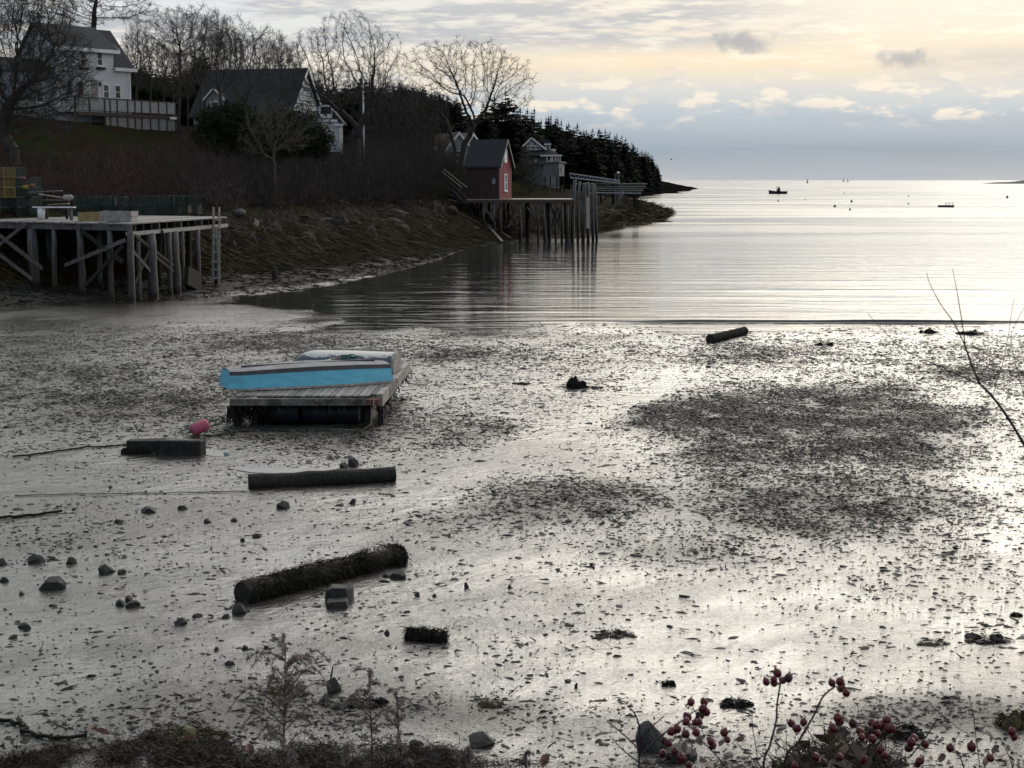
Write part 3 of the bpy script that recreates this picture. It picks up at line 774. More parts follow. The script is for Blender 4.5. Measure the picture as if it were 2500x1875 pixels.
def white_house():
    R = Vector((-38.85, 157.0)); L = 8.6; yaw = math.radians(50)
    du = Vector((math.cos(yaw), math.sin(yaw)))
    o = R-du*L; base = 12.1
    t = thing('white_house', (o.x, o.y, base), 'white clapboard two storey house with dark roof and upper dormer on the left hill', 'house', None, yaw)
    A = (o.x, o.y); B = (R.x, R.y)
    def uw(px, py):
        p, tt = plan_hit(px, A, B); return tt*L, at(px, py, p.y).z-base
    he, hd, hr, dep = uw(318, 163)[1], uw(299, 128)[1], 8.5, 7.2
    ud = uw(287, 140)[0]
    wall_poly(t, [(0, 0, -3), (L, 0, -3), (L, 0, he), (ud, 0, he), (ud, 0, hd), (0, 0, hd)], .2, CLAP, 'front_wall')
    m = MB(); m.prism([(L-.2, .202, -3), (L-.2, dep, -3), (L-.2, dep, he), (L-.2, dep/2, hr-.1), (L-.2, .202, he)], (.198, 0, 0)); m.build('gable_wall', CLAP, t)
    m = MB(); m.prism([(0, .202, -3), (0, dep, -3), (0, dep, he), (0, dep/2, hr-.1), (0, .202, hd-.1)], (.2, 0, 0)); m.build('gable_wall', CLAP, t)
    m = MB(); m.prism([(ud-.2, .202, he-.3), (ud-.2, dep/2, hr-.2), (ud-.2, .202, hd)], (.198, 0, 0)); m.build('dormer_cheek', CLAP, t)
    m = MB(); m.box((L/2, dep, (he-3)/2), (L-.1, .2, he+3)); m.build('rear_wall', CLAP, t)
    def slope(u0, u1, v0, z0, v1, z1, th, name):
        m = MB(); m.prism([(u0, v0, z0), (u0, v1, z1), (u0, v1, z1+th), (u0, v0, z0+th)], (u1-u0, 0, 0)); return m.build(name, ROOF, t)
    r = slope(ud+.02, L+.35, -.35, he-.28, dep/2, hr, .16, 'roof')
    slope(-.35, L+.35, dep+.35, he-.28, dep/2, hr, .16, 'roof')
    d = slope(-.4, ud+.45, -.45, hd+.02, dep/2, hr+.18, .16, 'dormer_roof')
    m = MB(); m.box(((ud)/2, -.47, hd-.02), (ud+.85, .14, .34)); m.build('eave_board', TRIM, d)
    m = MB(); m.prism([(ud+.45, -.45, hd-.16), (ud+.45, dep/2, hr+.0), (ud+.45, dep/2, hr+.19), (ud+.45, -.45, hd+.16)], (.08, 0, 0)); m.build('rake_board', TRIM, d)
    m = MB(); m.box(((ud+L+.35)/2+.1, -.38, he-.34), (L+.35-ud+.3, .16, .34)); m.build('eave_board', TRIM, r)
    m = MB(); m.prism([(L+.35, -.35, he-.45), (L+.35, dep/2, hr-.15), (L+.35, dep/2, hr+.05), (L+.35, -.35, he-.22)], (.07, 0, 0)); m.build('rake_board', TRIM, r)
    for x in (0.06, L-.06): m = MB(); m.box((x, -.03, (he-3)/2), (.14, .06, he+2.9)); m.build('corner_board', TRIM, t)
    for (px, y0, y1) in ((213, 127, 160), (253, 128, 160)):
        u, w1 = uw(px, y0); _, w0 = uw(px, y1)
        f = window(t, u, w0, .62, w1-w0)
        m = MB(); m.box((u, -.22, w0-.30), (.95, .3, .2)); m.build('flower_box', WOODD, f)
    for (px, y0, y1) in ((266, 207, 240), (294, 209, 241), (205, 198, 232), (177, 196, 232)):
        u, w1 = uw(px, y0); _, w0 = uw(px, y1)
        window(t, u, w0, .66, w1-w0)
    u, w1 = uw(237, 197); w0 = w1-2.0
    m = MB(); m.box((u, -.03, w0+1.0), (.9, .06, 2.0)); dr = m.build('door', WOODP, t)
    m = MB(); m.box((u-.53, -.06, w0+1), (.14, .1, 2.1)); m.box((u+.53, -.06, w0+1), (.14, .1, 2.1)); m.build('door_frame', TRIM, dr)
    m = MB(); m.prism([(u-.75, -.16, w1+.06), (u+.75, -.16, w1+.06), (u, -.16, w1+.6)], (0, .15, 0)); m.build('pediment', TRIM, dr)
    m = MB(); m.box((u+.3, -.08, w0+.95), (.06, .06, .06)); m.build('handle', DARKM, dr)
    u, w = uw(250, 207); m = MB(); m.box((u, -.12, w), (.2, .2, .34)); m.box((u, -.12, w+.22), (.28, .28, .08)); m.build('wall_lantern', DARKM, t)
    # lower wing to the left
    wg = MB(); wg.box((-2.6, 2.6, .7), (5.19, 4, 6.2)); w_ = wg.build('wing_wall', CLAPG, t)
    m = MB(); m.prism([(-5.6, .3, 3.75), (-5.6, 2.6, 5.2), (-5.6, 4.9, 3.75)], (5.55, 0, 0)); m.build('wing_roof', ROOF, t)
    window(t, -1.6, .9, .8, 1.0, .57); window(t, -4.0, .9, .8, 1.0, .57)
    # raised deck in front of the house
    dA = Vector((at(190, 240, 149.0).x, 149.0)); dB = Vector((at(434, 254, 160.0).x, 160.0))
    dl = (dB-dA).length; dy = math.atan2(dB.y-dA.y, dB.x-dA.x)
    zr = at(262, 241, plan_hit(262, dA, dB)[0].y).z
    dk = thing('house_deck', (dA.x, dA.y, zr-2.6), 'raised brown timber deck with paneled railing in front of the white house', 'deck', None, dy)
    def du_(px): return plan_hit(px, dA, dB)[1]*dl
    zt = 2.6; zf = 1.25
    ps = [190, 225, 262, 275, 292, 317, 335, 351, 372, 392, 412, 433]
    us = [du_(p) for p in ps]
    for u in us:
        m = MB(); m.box((u, 0, (zt-1.6)/2), (.14, .14, zt+1.6)); m.build('post', WOODB, dk)
    m = MB(); m.box((dl/2, 0, zt+.03), (dl+.3, .16, .09)); m.build('top_rail', WOODB, dk)
    m = MB(); m.box((dl/2, .02, zf+.12), (dl+.2, .1, .09)); m.build('bottom_rail', WOODB, dk)
    m = MB(); m.box((dl/2, -.02, zf-.18), (dl+.3, .24, .3)); m.build('rim_beam', WOODB, dk)
    m = MB(); m.box((dl/2, 1.6, zf-.02), (dl, 3.0, .08)); m.build('deck_floor', WOODB, dk)
    PAN = simple('pale_panel', (.36, .37, .39), (.24, .25, .27), 2.5, 0.35, bump=0.0)
    PAN2 = simple('lattice_panel', (.26, .26, .26), (.15, .15, .15), 7.0, 0.8, bump=0.0)
    for i, (a, b) in enumerate(zip(us[:-1], us[1:])):
        if i < 2:      # crossed lattice strips
            m = MB(); w = b-a-.16; n = 7
            for k in range(-6, n):
                for sgn in (1, -1):
                    x0 = a+.08+w*k/n; x1 = x0+w*6/n*sgn if sgn == 1 else x0
                    p0 = Vector((max(x0, a+.08), 0, zf+.18+(max(x0, a+.08)-x0)*(zt-zf-.2)/(w*6/n))); p1x = min(x0+w*6/n, b-.08)
                    p1 = Vector((p1x, 0, zf+.18+(p1x-x0)*(zt-zf-.2)/(w*6/n)))
                    if p1.x <= p0.x: continue
                    if sgn == -1: p0.z, p1.z = zt+zf+.18-.02-p0.z, zt+zf+.18-.02-p1.z
                    m.bar(p0, p1, .02, .05, Vector((0, 1, 0)))
            m.build('lattice', WOODP, dk)
        else:
            m = MB(); m.box(((a+b)/2, 0, (zt+zf)/2+.08), (b-a-.17, .03, zt-zf-.2)); m.build('railing_panel', PAN, dk)
            m = MB(); m.box(((a+b)/2, .03, zf-.95), (b-a-.17, .03, 1.2)); m.build('skirt_panel', PAN2, dk)
    m = MB(); m.box((us[-1]-.5, -.18, zf-.25), (.9, .04, .26)); m.build('sign_board', WHITEP, dk)
white_house()

def gray_house():
    yaw = math.radians(-15); L, dep, he, hr = 11.0, 8.6, 4.6, 9.3
    pk = at(745, 170, 164.0)
    du = Vector((math.cos(yaw), math.sin(yaw))); dv = Vector((-math.sin(yaw), math.cos(yaw)))
    o = Vector((pk.x, pk.y))-du*L-dv*dep/2
    base = pk.z-hr
    t = thing('gray_house', (o.x, o.y, base), 'grey shingled house with large dark roof half hidden behind bare shrubs', 'house', None, yaw)
    m = MB(); m.box((L/2, .1, he/2-1), (L, .2, he+2)); m.build('front_wall', SHINGLE, t)
    m = MB(); m.box((L/2, dep-.1, he/2-1), (L, .2, he+2)); m.build('rear_wall', SHINGLE, t)
    for u in (0, L-.2):
        m = MB(); m.prism([(u, .202, -2), (u, dep-.202, -2), (u, dep-.202, he), (u, dep/2, hr-.15), (u, .202, he)], (.2, 0, 0)); m.build('gable_wall', CLAP if u else SHINGLE, t)
    for a, b in ((-.4, dep/2), (dep+.4, dep/2)):
        m = MB(); m.prism([(-.4, a, he-.45), (-.4, b, hr), (-.4, b, hr+.18), (-.4, a, he-.27)], (L+.75, 0, 0)); rf = m.build('roof', ROOF, t)
        m = MB(); m.prism([(L+.35, a, he-.55), (L+.35, b, hr-.1), (L+.35, b, hr+.2), (L+.35, a, he-.25)], (.08, 0, 0)); m.build('rake_board', TRIM, rf)
    # dormer with its own little gable
    m = MB(); m.prism([(1.2, .6, he-.2), (3.2, .6, he-.2), (3.2, .6, he+1.5), (2.2, .6, he+2.5), (1.2, .6, he+1.5)], (0, 2.4, 0)); d = m.build('dormer', SHINGLE, t)
    for s in (-1, 1):
        m = MB(); m.prism([(2.2, .4, he+2.62), (2.2+s*1.25, .4, he+1.4), (2.2+s*1.25, .4, he+1.52), (2.2, .4, he+2.76)], (0, 2.9, 0)); m.build('dormer_roof', ROOF, d)
        m = MB(); m.prism([(2.2, .34, he+2.55), (2.2+s*1.25, .34, he+1.33), (2.2+s*1.25, .34, he+1.55), (2.2, .34, he+2.78)], (0, .05, 0)); m.build('dormer_trim', TRIM, d)
    window(t, 2.2, he+.2, .8, 1.1, .57)
    # lower ell on the right with a bay window
    Y = 161.0
    e0 = at(776, 350, Y); ez = base
    def w(px, py): p = at(px, py, Y); return p
    e = thing('house_ell', (e0.x, Y, base), 'white clapboard ell with a square bay window at the right of the grey house', 'house')
    off = e.location
    a, b = w(770, 262), w(826, 262)
    zt_ = w(0, 258).z; zm = w(0, 296).z; zb = base-1.5
    m = MB(off); m.box(((a.x+w(824, 0).x)/2, Y+1.6, (zm+zb)/2), (w(824, 0).x-a.x, 3.2, zm-zb)); m.build('wall', CLAP, e)
    m = MB(off); m.box(((a.x+w(804, 0).x)/2, Y+2, (zt_+zm)/2+.05), (w(803, 0).x-a.x, 3.0, zt_-zm)); m.build('upper_wall', CLAPG, e)
    m = MB(off); p1, p2 = w(775, 0).x, w(806, 0).x
    for x in (p1, p2): m.box((x, Y+.35, (zt_+w(0, 288).z)/2), (.18, .2, zt_-w(0, 288).z))
    m.box(((p1+p2)/2, Y+.35, zt_), (p2-p1, .2, .18)); m.box(((p1+p2)/2, Y+.35, w(0, 283).z), (p2-p1, .22, .40)); bw = m.build('bay_window', TRIM, e)
    m = MB(off); m.box(((p1+p2)/2, Y+.42, (zt_+w(0, 283).z)/2+.1), (p2-p1-.1, .04, zt_-w(0, 283).z)); m.build('pane', GLASS, bw)
    m = MB(off); m.prism([(p2+.05, Y-.2, zm+.25), (w(834, 0).x, Y-.2, zm-.35), (w(834, 0).x, Y-.2, zm-.2), (p2+.05, Y-.2, zm+1.2)], (0, 3.6, 0)); r = m.build('roof', ROOF, e)
    m = MB(off); m.box(((p1+w(820, 0).x)/2, Y-.12, zm+.05), (w(820, 0).x-p1, .2, .24)); m.build('eave_board', TRIM, r)
    m = MB(off); m.box((w(823, 0).x, Y-.3, zm-.38), (w(833, 0).x-w(811, 0).x, .2, .24)); m.build('eave_board', TRIM, r)
    # flagpole
    f = thing('flagpole', at(888, 335, 150.0), 'tall thin white flagpole beside the big bare tree', 'flagpole')
    f.location.z = Hs(f.location.x, 150.0)
    top = at(887, 168, 150).z-f.location.z
    m = MB(); m.tube([(0, 0, -.3), (0, 0, top*.5), (0, 0, top)], [.10, .085, .06], 10); m.build('pole', WHITEP, f, True)
    m = MB(); m.ball((0, 0, top+.08), .12); m.build('finial', WHITEP, f, True)
gray_house()

def car():
    p = at(812, 378, 152.0)
    t = thing('parked_car', (p.x, p.y, p.z-.4), 'dark parked car beside the white ell, roof catching light', 'car', None, math.radians(12))
    prof = [(-2.1, .35), (-2.15, .75), (-1.5, .88), (-.9, 1.42), (.6, 1.45), (1.2, .95), (2.05, .82), (2.1, .35)]
    CP = simple('car_paint', (.05, .055, .065), rough=.2, bump=0, spec=.6)
    m = MB(); m.prism([(x, -.82, z) for x, z in prof], (0, 1.64, 0)); b = m.build('body', CP, t)
    m = MB(); m.prism([(-.95, -.835, .92), (-.75, -.835, 1.34), (.5, -.835, 1.36), (.95, -.835, .95)], (0, 1.67, 0)); m.build('side_glass', GLASS, b)
    for x in (-1.3, 1.35):
        for y in (-.74, .74):
            m = MB(); m.tube([(x, y-.1, .33), (x, y+.1, .33)], .33, 16); wh = m.build('wheel', BLACK, t, True)
            m = MB(); m.tube([(x, y-.11, .33), (x, y+.11, .33)], .18, 12); m.build('rim', METAL, wh, True)
    for y in (-.6, .6): m = MB(); m.box((2.08, y, .68), (.06, .3, .14)); m.build('headlight', WHITEP, t)
    g = Hs(p.x, p.y); t.location.z = g
car()

def cottage(name, px, py, Y, wd, dep, he, hr, yaw, wallm, roofm, label, gable=True):
    p = at(px, py, Y)
    t = thing(name, (p.x, p.y, p.z-hr), label, 'house', None, yaw)
    m = MB(); m.prism([(-wd/2, 0, -3), (wd/2, 0, -3), (wd/2, 0, he), (0, 0, hr-.15), (-wd/2, 0, he)], (0, dep, 0)); m.build('wall', wallm, t)
    for s in (-1, 1):
        m = MB(); m.prism([(0, -.4, hr), (s*(wd/2+.4), -.4, he-.45), (s*(wd/2+.4), -.4, he-.28), (0, -.4, hr+.2)], (0, dep+.8, 0)); r = m.build('roof', roofm, t)
        m = MB(); m.prism([(0, -.46, hr-.25), (s*(wd/2+.4), -.46, he-.7), (s*(wd/2+.4), -.46, he-.3), (0, -.46, hr+.15)], (0, .06, 0)); m.build('rake_board', TRIM, r)
    window(t, 0, he*.75, .9, 1.2); window(t, -wd*.25, .8, .9, 1.3); window(t, wd*.25, .8, .9, 1.3)
    return t
c1 = cottage('gray_cottage', 1120, 324, 205.0, 4.2, 7.0, 4.0, 6.6, math.radians(12), CLAPG, ROOF, 'small grey gabled cottage behind the tree, just left of the red shed')
m = MB(); m.box((2.9, -.4, 2.6), (2.2, .16, .2)); m.box((3.9, -.4, 1.3), (.16, .16, 2.6)); m.box((2.9, -.4, 3.4), (1.8, .1, .14)); m.build('porch_frame', TRIM, c1)
c2 = cottage('tan_cottage', 1152, 327, 212.0, 5.4, 8.0, 2.6, 5.8, math.radians(40), SHINGLE, ROOFT, 'cottage with tan roof peeking over the red shed')
c3 = cottage('low_cottage', 1050, 352, 190.0, 5.2, 6.0, 2.0, 4.4, math.radians(0), SHINGLE, ROOF, 'low cottage whose pale gable edges show through shrubs left of the tree')
# ------------------------------------------------------------------ red shed and its wharf
def red_shed():
    A = at(1218, 486, 140.0); zd = A.z; th = math.radians(-18)
    L, Wd, he, hr = 3.12, 3.6, 3.15, 5.35
    w = thing('shed_wharf', (A.x, A.y, 0), 'wharf on thin dark posts carrying the red shed over the water', 'wharf')
    off = w.location
    y0, y1 = 139.2, 146.5
    xl, xr = at(1138, 487, y0).x, at(1402, 487, y0).x
    n = 44
    for i in range(n):
        x = lerp(xl, xr, (i+.5)/n)
        m = MB(off); m.box((x, (y0+y1)/2+rnd.uniform(-.06, .06), zd-.045), ((xr-xl)/n-.02, y1-y0, .08), None, .004); m.build('deck_board', WOODP, w)
    m = MB(off); m.box(((xl+xr)/2, y0+.12, zd-.22), (xr-xl, .16, .24)); m.build('front_beam', WOODB, w)
    m = MB(off); m.box(((xl+xr)/2, y1-.3, zd-.22), (xr-xl, .16, .24)); m.build('rear_beam', WOODD, w)
    for i in range(9):
        x = lerp(xl+.3, xr-.2, i/8)
        m = MB(off); m.box((x, (y0+y1)/2, zd-.22), (.2, y1-y0-.8, .22)); m.build('joist', WOODD, w)
    def post(px, Y, r, mat=POST, lean=0):
        p = at(px, 500, Y); g = min(Hs(p.x, Y), 0.3)-.6
        if Hs(p.x, Y) > .3: g = Hs(p.x, Y)-.4
        m = MB(off); m.tube([(p.x+lean, Y, g), (p.x+lean*.5, Y, (g+zd)/2), (p.x, Y, zd-.2)], [r, r*.95, r*.85], 8, wob=.05); m.build('post', mat, w, True)
    for px, r in ((1180, .12), (1207, .17), (1222, .12), (1270, .15), (1313, .11), (1328, .15), (1345, .11), (1359, .11), (1373, .12), (1387, .12)):
        post(px, y0+.25, r, lean=rnd.uniform(-.12, .12))
    for px in (1165, 1195, 1240, 1290, 1335, 1380): post(px, y0+3.4, .13, WOODD, rnd.uniform(-.2, .2))
    for px in (1175, 1230, 1285, 1340, 1392): post(px, y1-.5, .14, WOODD, rnd.uniform(-.2, .2))
    for a, b in (((1296, 498), (1318, 552)), ((1345, 500), (1374, 575)), ((1180, 500), (1206, 540)), ((1240, 555), (1272, 500)), ((1225, 500), (1262, 550)), ((1345, 556), (1362, 505)), ((1205, 545), (1222, 500)), ((1286, 505), (1318, 545))):
        m = MB(off); m.bar(at(a[0], a[1], y0+.1), at(b[0], b[1], y0+.1), .06, .14); m.build('brace', WOODD if a[0] % 2 else WOOD, w)
    for k in range(6):
        x = lerp(xl+1, xr-1, k/5)
        m = MB(off); m.bar((x, y0+.3, 3.2), (x+rnd.uniform(-.5, .5), y1-.5, .6+rnd.uniform(0, .8)), .07, .16); m.build('brace', WOODD, w)
    # the shed: near bottom corner at A; u to the left along the long side, v back along the gable
    t = thing('red_shed', (A.x, A.y, zd), 'red wooden shed with steep dark roof standing on the wharf', 'shed', None, th)
    nb = 15
    for i in range(nb):   # vertical boards of the long side, old paint
        x = -L*(i+.5)/nb
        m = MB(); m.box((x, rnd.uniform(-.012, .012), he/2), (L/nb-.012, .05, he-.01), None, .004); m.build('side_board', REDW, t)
    nb = 16
    for i in range(nb):   # boards of the gable, fresh paint
        v = Wd*(i+.5)/nb; hh = he+(hr-he)*(1-abs(v-Wd/2)/(Wd/2))-.12
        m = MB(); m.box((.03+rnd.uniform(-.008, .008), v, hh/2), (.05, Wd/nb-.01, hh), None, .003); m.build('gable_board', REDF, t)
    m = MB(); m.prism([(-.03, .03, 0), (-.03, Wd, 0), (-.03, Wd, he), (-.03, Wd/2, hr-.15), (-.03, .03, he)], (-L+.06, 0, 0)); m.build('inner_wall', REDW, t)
    for s, v0 in ((-1, -.22), (1, Wd+.22)):
        m = MB(); m.prism([(.28, v0, he-.32), (.28, Wd/2, hr), (.28, Wd/2, hr+.12), (.28, v0, he-.18)], (-L-.5, 0, 0)); r = m.build('roof', ROOF, t)
        m = MB(); m.prism([(.28, v0, he-.40), (.28, Wd/2, hr-.1), (.28, Wd/2, hr+.13), (.28, v0, he-.17)], (.05, 0, 0)); m.build('rake_board', WOODP, r)
    def gw(px, py):       # a point on the gable, from the picture
        d = Vector((math.sin(-th), math.cos(-th))); p, k = plan_hit(px, (A.x, A.y), (A.x+d.x, A.y+d.y)); return k, at(px, py, p.y).z-zd
    v, z1 = gw(1232.5, 365); _, z0 = gw(1232.5, 397)
    m = MB(); m.box((.085, v, (z0+z1)/2), (.05, .80, z1-z0)); lo = m.build('loft_door', WHITEP, t)
    m = MB(); m.box((.115, v, (z0+z1)/2), (.02, .72, .05)); m.build('door_batten', TRIM, lo)
    v, z1 = gw(1232.5, 426); _, z0 = gw(1232.5, 465)
    window(t, v, z0, .72, z1-z0, .06, True, 'u')
    m = MB(); m.box((-.48, -.05, 1.62), (.32, .04, .5)); m.build('notice_board', SHINGLE, t)
    for x in (-.02, -L+.02): m = MB(); m.box((x, -.045, he/2), (.10, .05, he)); m.build('corner_board', REDW, t)
    # mooring piles off the end, each its own
    PL = simple('pale_scraped_wood', (.40, .39, .36), (.28, .27, .25), 4.0, .7, (3, 3, .6), .4, .02)
    for i, (px, yt, yb, r, Y) in enumerate(((1397, 441, 580, .17, 140.6), (1411, 444, 584, .13, 139.2), (1424, 448, 588, .17, 138.0), (1437, 446, 590, .15, 137.6), (1449, 448, 586, .13, 139.0), (1459, 452, 583, .12, 140.2))):
        p = at(px, yt, Y); labs = ('leftmost tall mooring pile at the end of the shed wharf', 'second mooring pile from the left off the shed wharf', 'thick pale mooring pile in the middle of the cluster',
                'mooring pile with a white scraped face, fourth in the cluster', 'fifth mooring pile in the cluster off the shed wharf', 'rightmost mooring pile, leaning, off the shed wharf')
        q = thing('mooring_pile', (p.x, p.y, -1.0), labs[i], 'piling', 'mooring piles off the shed wharf')
        tz = p.z+1.0; ln = (-.25, -.15, -.1, .05, .1, .3)[i]
        m = MB(); m.tube([(0, 0, 0), (-ln*.3, 0, tz*.4), (-ln*.6, 0, tz*.8), (-ln, 0, tz)], [r*1.05, r, r*.95, r*.9], 12, wob=.05); pm = m.build('pile', POST, q, True)
        m = MB(); m.tube([(-ln, 0, tz), (-ln, 0, tz+.05)], [r*.92, r*.7], 12); m.build('pile_top', WOODP, q)
        if i == 3: m = MB(); m.bar((-.03, -r-.01, 2.2), (-.05, -r-.01, tz-1.3), .3, .04, Vector((0, 1, 0))); m.build('rub_board', PL, q)
    # stairs with rails running down to the shed's left side
    s = thing('stairs', at(1125, 480, 141.0), 'wooden stair with pale handrails coming down the bank to the red shed', 'stairs')
    so = s.location
    for (a, b) in (((1082, 412), (1141, 458)), ((1078, 418), (1128, 458))):
        m = MB(so); m.bar(at(*a, 143.0), at(*b, 140.6), .06, .08); m.build('handrail', WOODP, s)
    m = MB(so); m.bar(at(1085, 440, 143.0), at(1134, 482, 140.6), .07, .25); m.build('stringer', WOODD, s)
    for k in range(9):
        a = at(lerp(1086, 1134, k/8), lerp(440, 481, k/8), lerp(143, 140.6, k/8))
        m = MB(so); m.box((a.x, a.y+.45, a.z), (.3, .9, .05)); m.build('tread', WOOD, s)
        if k % 3 == 0: m = MB(so); m.bar(a, (a.x, a.y, a.z+1.05), .07, .07); m.build('baluster', WOOD, s)
    # plank ramp and blue line lying on the weed
    g = thing('plank_ramp', ground(1180, 560), 'long pale planks lying down the weedy bank left of the shed wharf', 'planks')
    for (a, b, mt) in (((1112, 525), (1218, 578), WOOD), ((1172, 545), (1246, 586), WOODP), ((1190, 556), (1226, 595), WOODP), ((1095, 495), (1150, 508), WOODP), ((1098, 484), (1128, 500), WOODP)):
        p, q = ground(*a), ground(*b); m = MB(g.location); m.bar(p+UP*.25, q+UP*.22, .22, .06, j=.01); m.build('plank', mt, g)
    bl = simple('blue_rope', (.03, .10, .34), rough=.6, bump=0)
    r = thing('blue_rope', ground(1140, 510), 'bright blue rope trailing down the bank under the shed', 'rope')
    pts = [ground(x, y)+UP*.2 for x, y in ((1104, 470), (1113, 482), (1124, 494), (1136, 503), (1148, 512), (1152, 524), (1156, 538), (1166, 548))]
    m = MB(r.location); m.tube(pts, .05, 6); m.build('line', bl, r, True)
red_shed()

def porch_house():
    Y = 262.0
    def w(px, py, d=0): return at(px, py, Y+d)
    b = w(1340, 432); g = Hs(b.x, Y)
    t = thing('porch_house', (b.x, Y, b.z-2), 'grey cottage with white trimmed gable and columned porch below the spruces', 'house')
    off = t.location
    # lower storey, porch roof, upper gable with glazing
    a, c = w(1281, 0).x, w(1372, 0).x
    m = MB(off); m.box(((a+c)/2, Y+4, (w(0, 382).z+b.z-3)/2), (c-a-.6, 5, w(0, 382).z-b.z+3)); m.build('lower_wall', SHINGLE, t)
    ze, zr = w(0, 380).z, w(0, 366).z
    m = MB(off); x0, x1 = w(1280, 0).x, w(1374, 0).x
    m.add([(x0, Y-.6, ze), (x1, Y-.6, ze), (x1, Y+7, ze), (x0, Y+7, ze), (x0+1.2, Y+1.4, zr), (x1-2.0, Y+1.4, zr), (x1-2.0, Y+5, zr), (x0+1.2, Y+5, zr)],
          [(0, 1, 5, 4), (1, 2, 6, 5), (2, 3, 7, 6), (3, 0, 4, 7), (4, 5, 6, 7), (3, 2, 1, 0)]); r = m.build('porch_roof', ROOF, t)
    m = MB(off); m.box(((w(1320, 0).x+x1)/2, Y-.65, ze), (x1-w(1320, 0).x, .12, .22)); m.build('porch_eave', TRIM, r)
    for px in (1336, 1346, 1350, 1357, 1363, 1369):
        p = w(px, 0); m = MB(off); m.bar((p.x, Y-.45, w(0, 396).z), (p.x, Y-.45, ze-.1), .16 if px in (1336, 1369) else .1, .14); m.build('porch_column', TRIM, t)
    m = MB(off); m.box(((w(1336, 0).x+w(1369, 0).x)/2, Y-.47, w(0, 395).z), (w(1370, 0).x-w(1335, 0).x, .12, .24)); m.build('porch_rail', TRIM, t)
    m = MB(off); m.box(((a+c)/2, Y+1, w(0, 399).z), (c-a, 3.2, .2)); m.build('porch_floor', WOOD, t)
    for px in (1309,):
        p = w(px, 0); m = MB(off); m.bar((p.x, Y-.4, w(0, 400).z), (p.x, Y-.4, w(0, 388).z), .14, .14); m.build('porch_column', TRIM, t)
    # upper gable
    Yu = Y+1.3
    def u(px, py): return at(px, py, Yu)
    pk = u(1297, 336); el = u(1276, 357); er = u(1334, 365)
    m = MB(off); m.prism([u(1286, 366), u(1330, 366), u(1330, 362), u(1297, 338), u(1286, 346)], (0, 6, 0)); uw_ = m.build('upper_wall', CLAPG, t)
    for s_, e_ in ((-1, el), (1, er)):
        m = MB(off); d = e_-pk
        m.prism([pk+Vector((0, -.7, 0)), e_+Vector((0, -.7, 0)), e_+Vector((0, -.7, .16)), pk+Vector((0, -.7, .18))], (0, 7, 0)); rr = m.build('upper_roof', ROOF, t)
        m = MB(off); m.bar(pk+Vector((0, -.75, -.05)), e_+Vector((0, -.75, -.05)), .08, .26, Vector((0, 0, 1))); m.build('rake_board', TRIM, rr)
    m = MB(off)
    m.bar(u(1297, 340)+Vector((0, -.3, 0)), u(1297, 356)+Vector((0, -.3, 0)), .16, .14)
    for a_, b_ in (((1297, 355), (1290, 347)), ((1298, 355), (1304, 345)), ((1309, 350), (1309, 357))): m.bar(u(*a_)+Vector((0, -.3, 0)), u(*b_)+Vector((0, -.3, 0)), .12, .14, Vector((0, 1, 0)))
    m.box(((u(1285, 0).x+u(1320, 0).x)/2, Yu-.3, u(0, 356).z), (u(1320, 0).x-u(1285, 0).x, .14, .2)); m.build('truss', TRIM, t)
    for x0_, x1_ in ((1286, 1294), (1298, 1307), (1309, 1318)):
        m = MB(off); A_, B_ = u(x0_, 358), u(x1_, 365)
        m.box((A_.x, Yu-.06, (A_.z+B_.z)/2), (.12, .1, .7)); m.box((B_.x, Yu-.06, (A_.z+B_.z)/2), (.12, .1, .7)); m.box(((A_.x+B_.x)/2, Yu-.05, B_.z), (B_.x-A_.x, .1, .12)); wn = m.build('window', TRIM, t)
        m = MB(off); m.box(((A_.x+B_.x)/2, Yu-.03, (A_.z+B_.z)/2), (B_.x-A_.x-.1, .05, .56)); m.build('pane', GLASS, wn)
    # side dormer and balcony rail
    m = MB(off); m.box(((u(1332, 0).x+u(1345, 0).x)/2, Yu+2, u(0, 359).z), (u(1345, 0).x-u(1332, 0).x, 3, 1.0)); d = m.build('side_dormer', GLASS, t)
    m = MB(off); m.box(((u(1330, 0).x+u(1347, 0).x)/2, Yu+1.9, u(0, 352).z), (u(1347, 0).x-u(1330, 0).x, 3.6, .18)); m.build('dormer_roof', TRIM, d)
    for px in (1334, 1344): m = MB(off); p = u(px, 0); m.bar((p.x, Yu+.35, u(0, 368).z), (p.x, Yu+.35, u(0, 352).z), .12, .12); m.build('dormer_post', TRIM, d)
    for px in (1350, 1353.5, 1357): m = MB(off); p = u(px, 0); m.bar((p.x, Yu+.4, u(0, 373).z), (p.x, Yu+.4, u(0, 363).z), .13, .13); m.build('balcony_post', TRIM, t)
    m = MB(off); m.bar(u(1344, 366), u(1358, 366), .08, .1); m.build('balcony_rail', TRIM, t)
    m = MB(off); p = u(1325, 342); m.box((p.x, Yu+4, p.z), (.7, .7, 1.8)); m.build('chimney', WOODB, t)
    m = MB(off); m.prism([u(1306, 345)+Vector((0, 3, 0)), u(1345, 352)+Vector((0, 3, 0)), u(1345, 342)+Vector((0, 3, 0)), u(1322, 337)+Vector((0, 3, 0))], (0, 4, 0)); m.build('rear_roof', ROOF, t)
    # grey flat-topped boathouse in front
    Yb = 240.0
    def v(px, py): return at(px, py, Yb)
    q = thing('boathouse', (v(1355, 0).x, Yb, v(0, 437).z), 'plain grey boathouse on short posts in front of the porch house', 'shed')
    o2 = q.location
    x0, xm, x1 = v(1328, 0).x, v(1366, 0).x, v(1381, 0).x
    zb, zt0 = v(0, 430).z, v(0, 398).z
    GB = simple('silvered_shingle', (.20, .21, .225), (.14, .145, .155), 4.0, .8, (1, 1, 3), .5, .03)
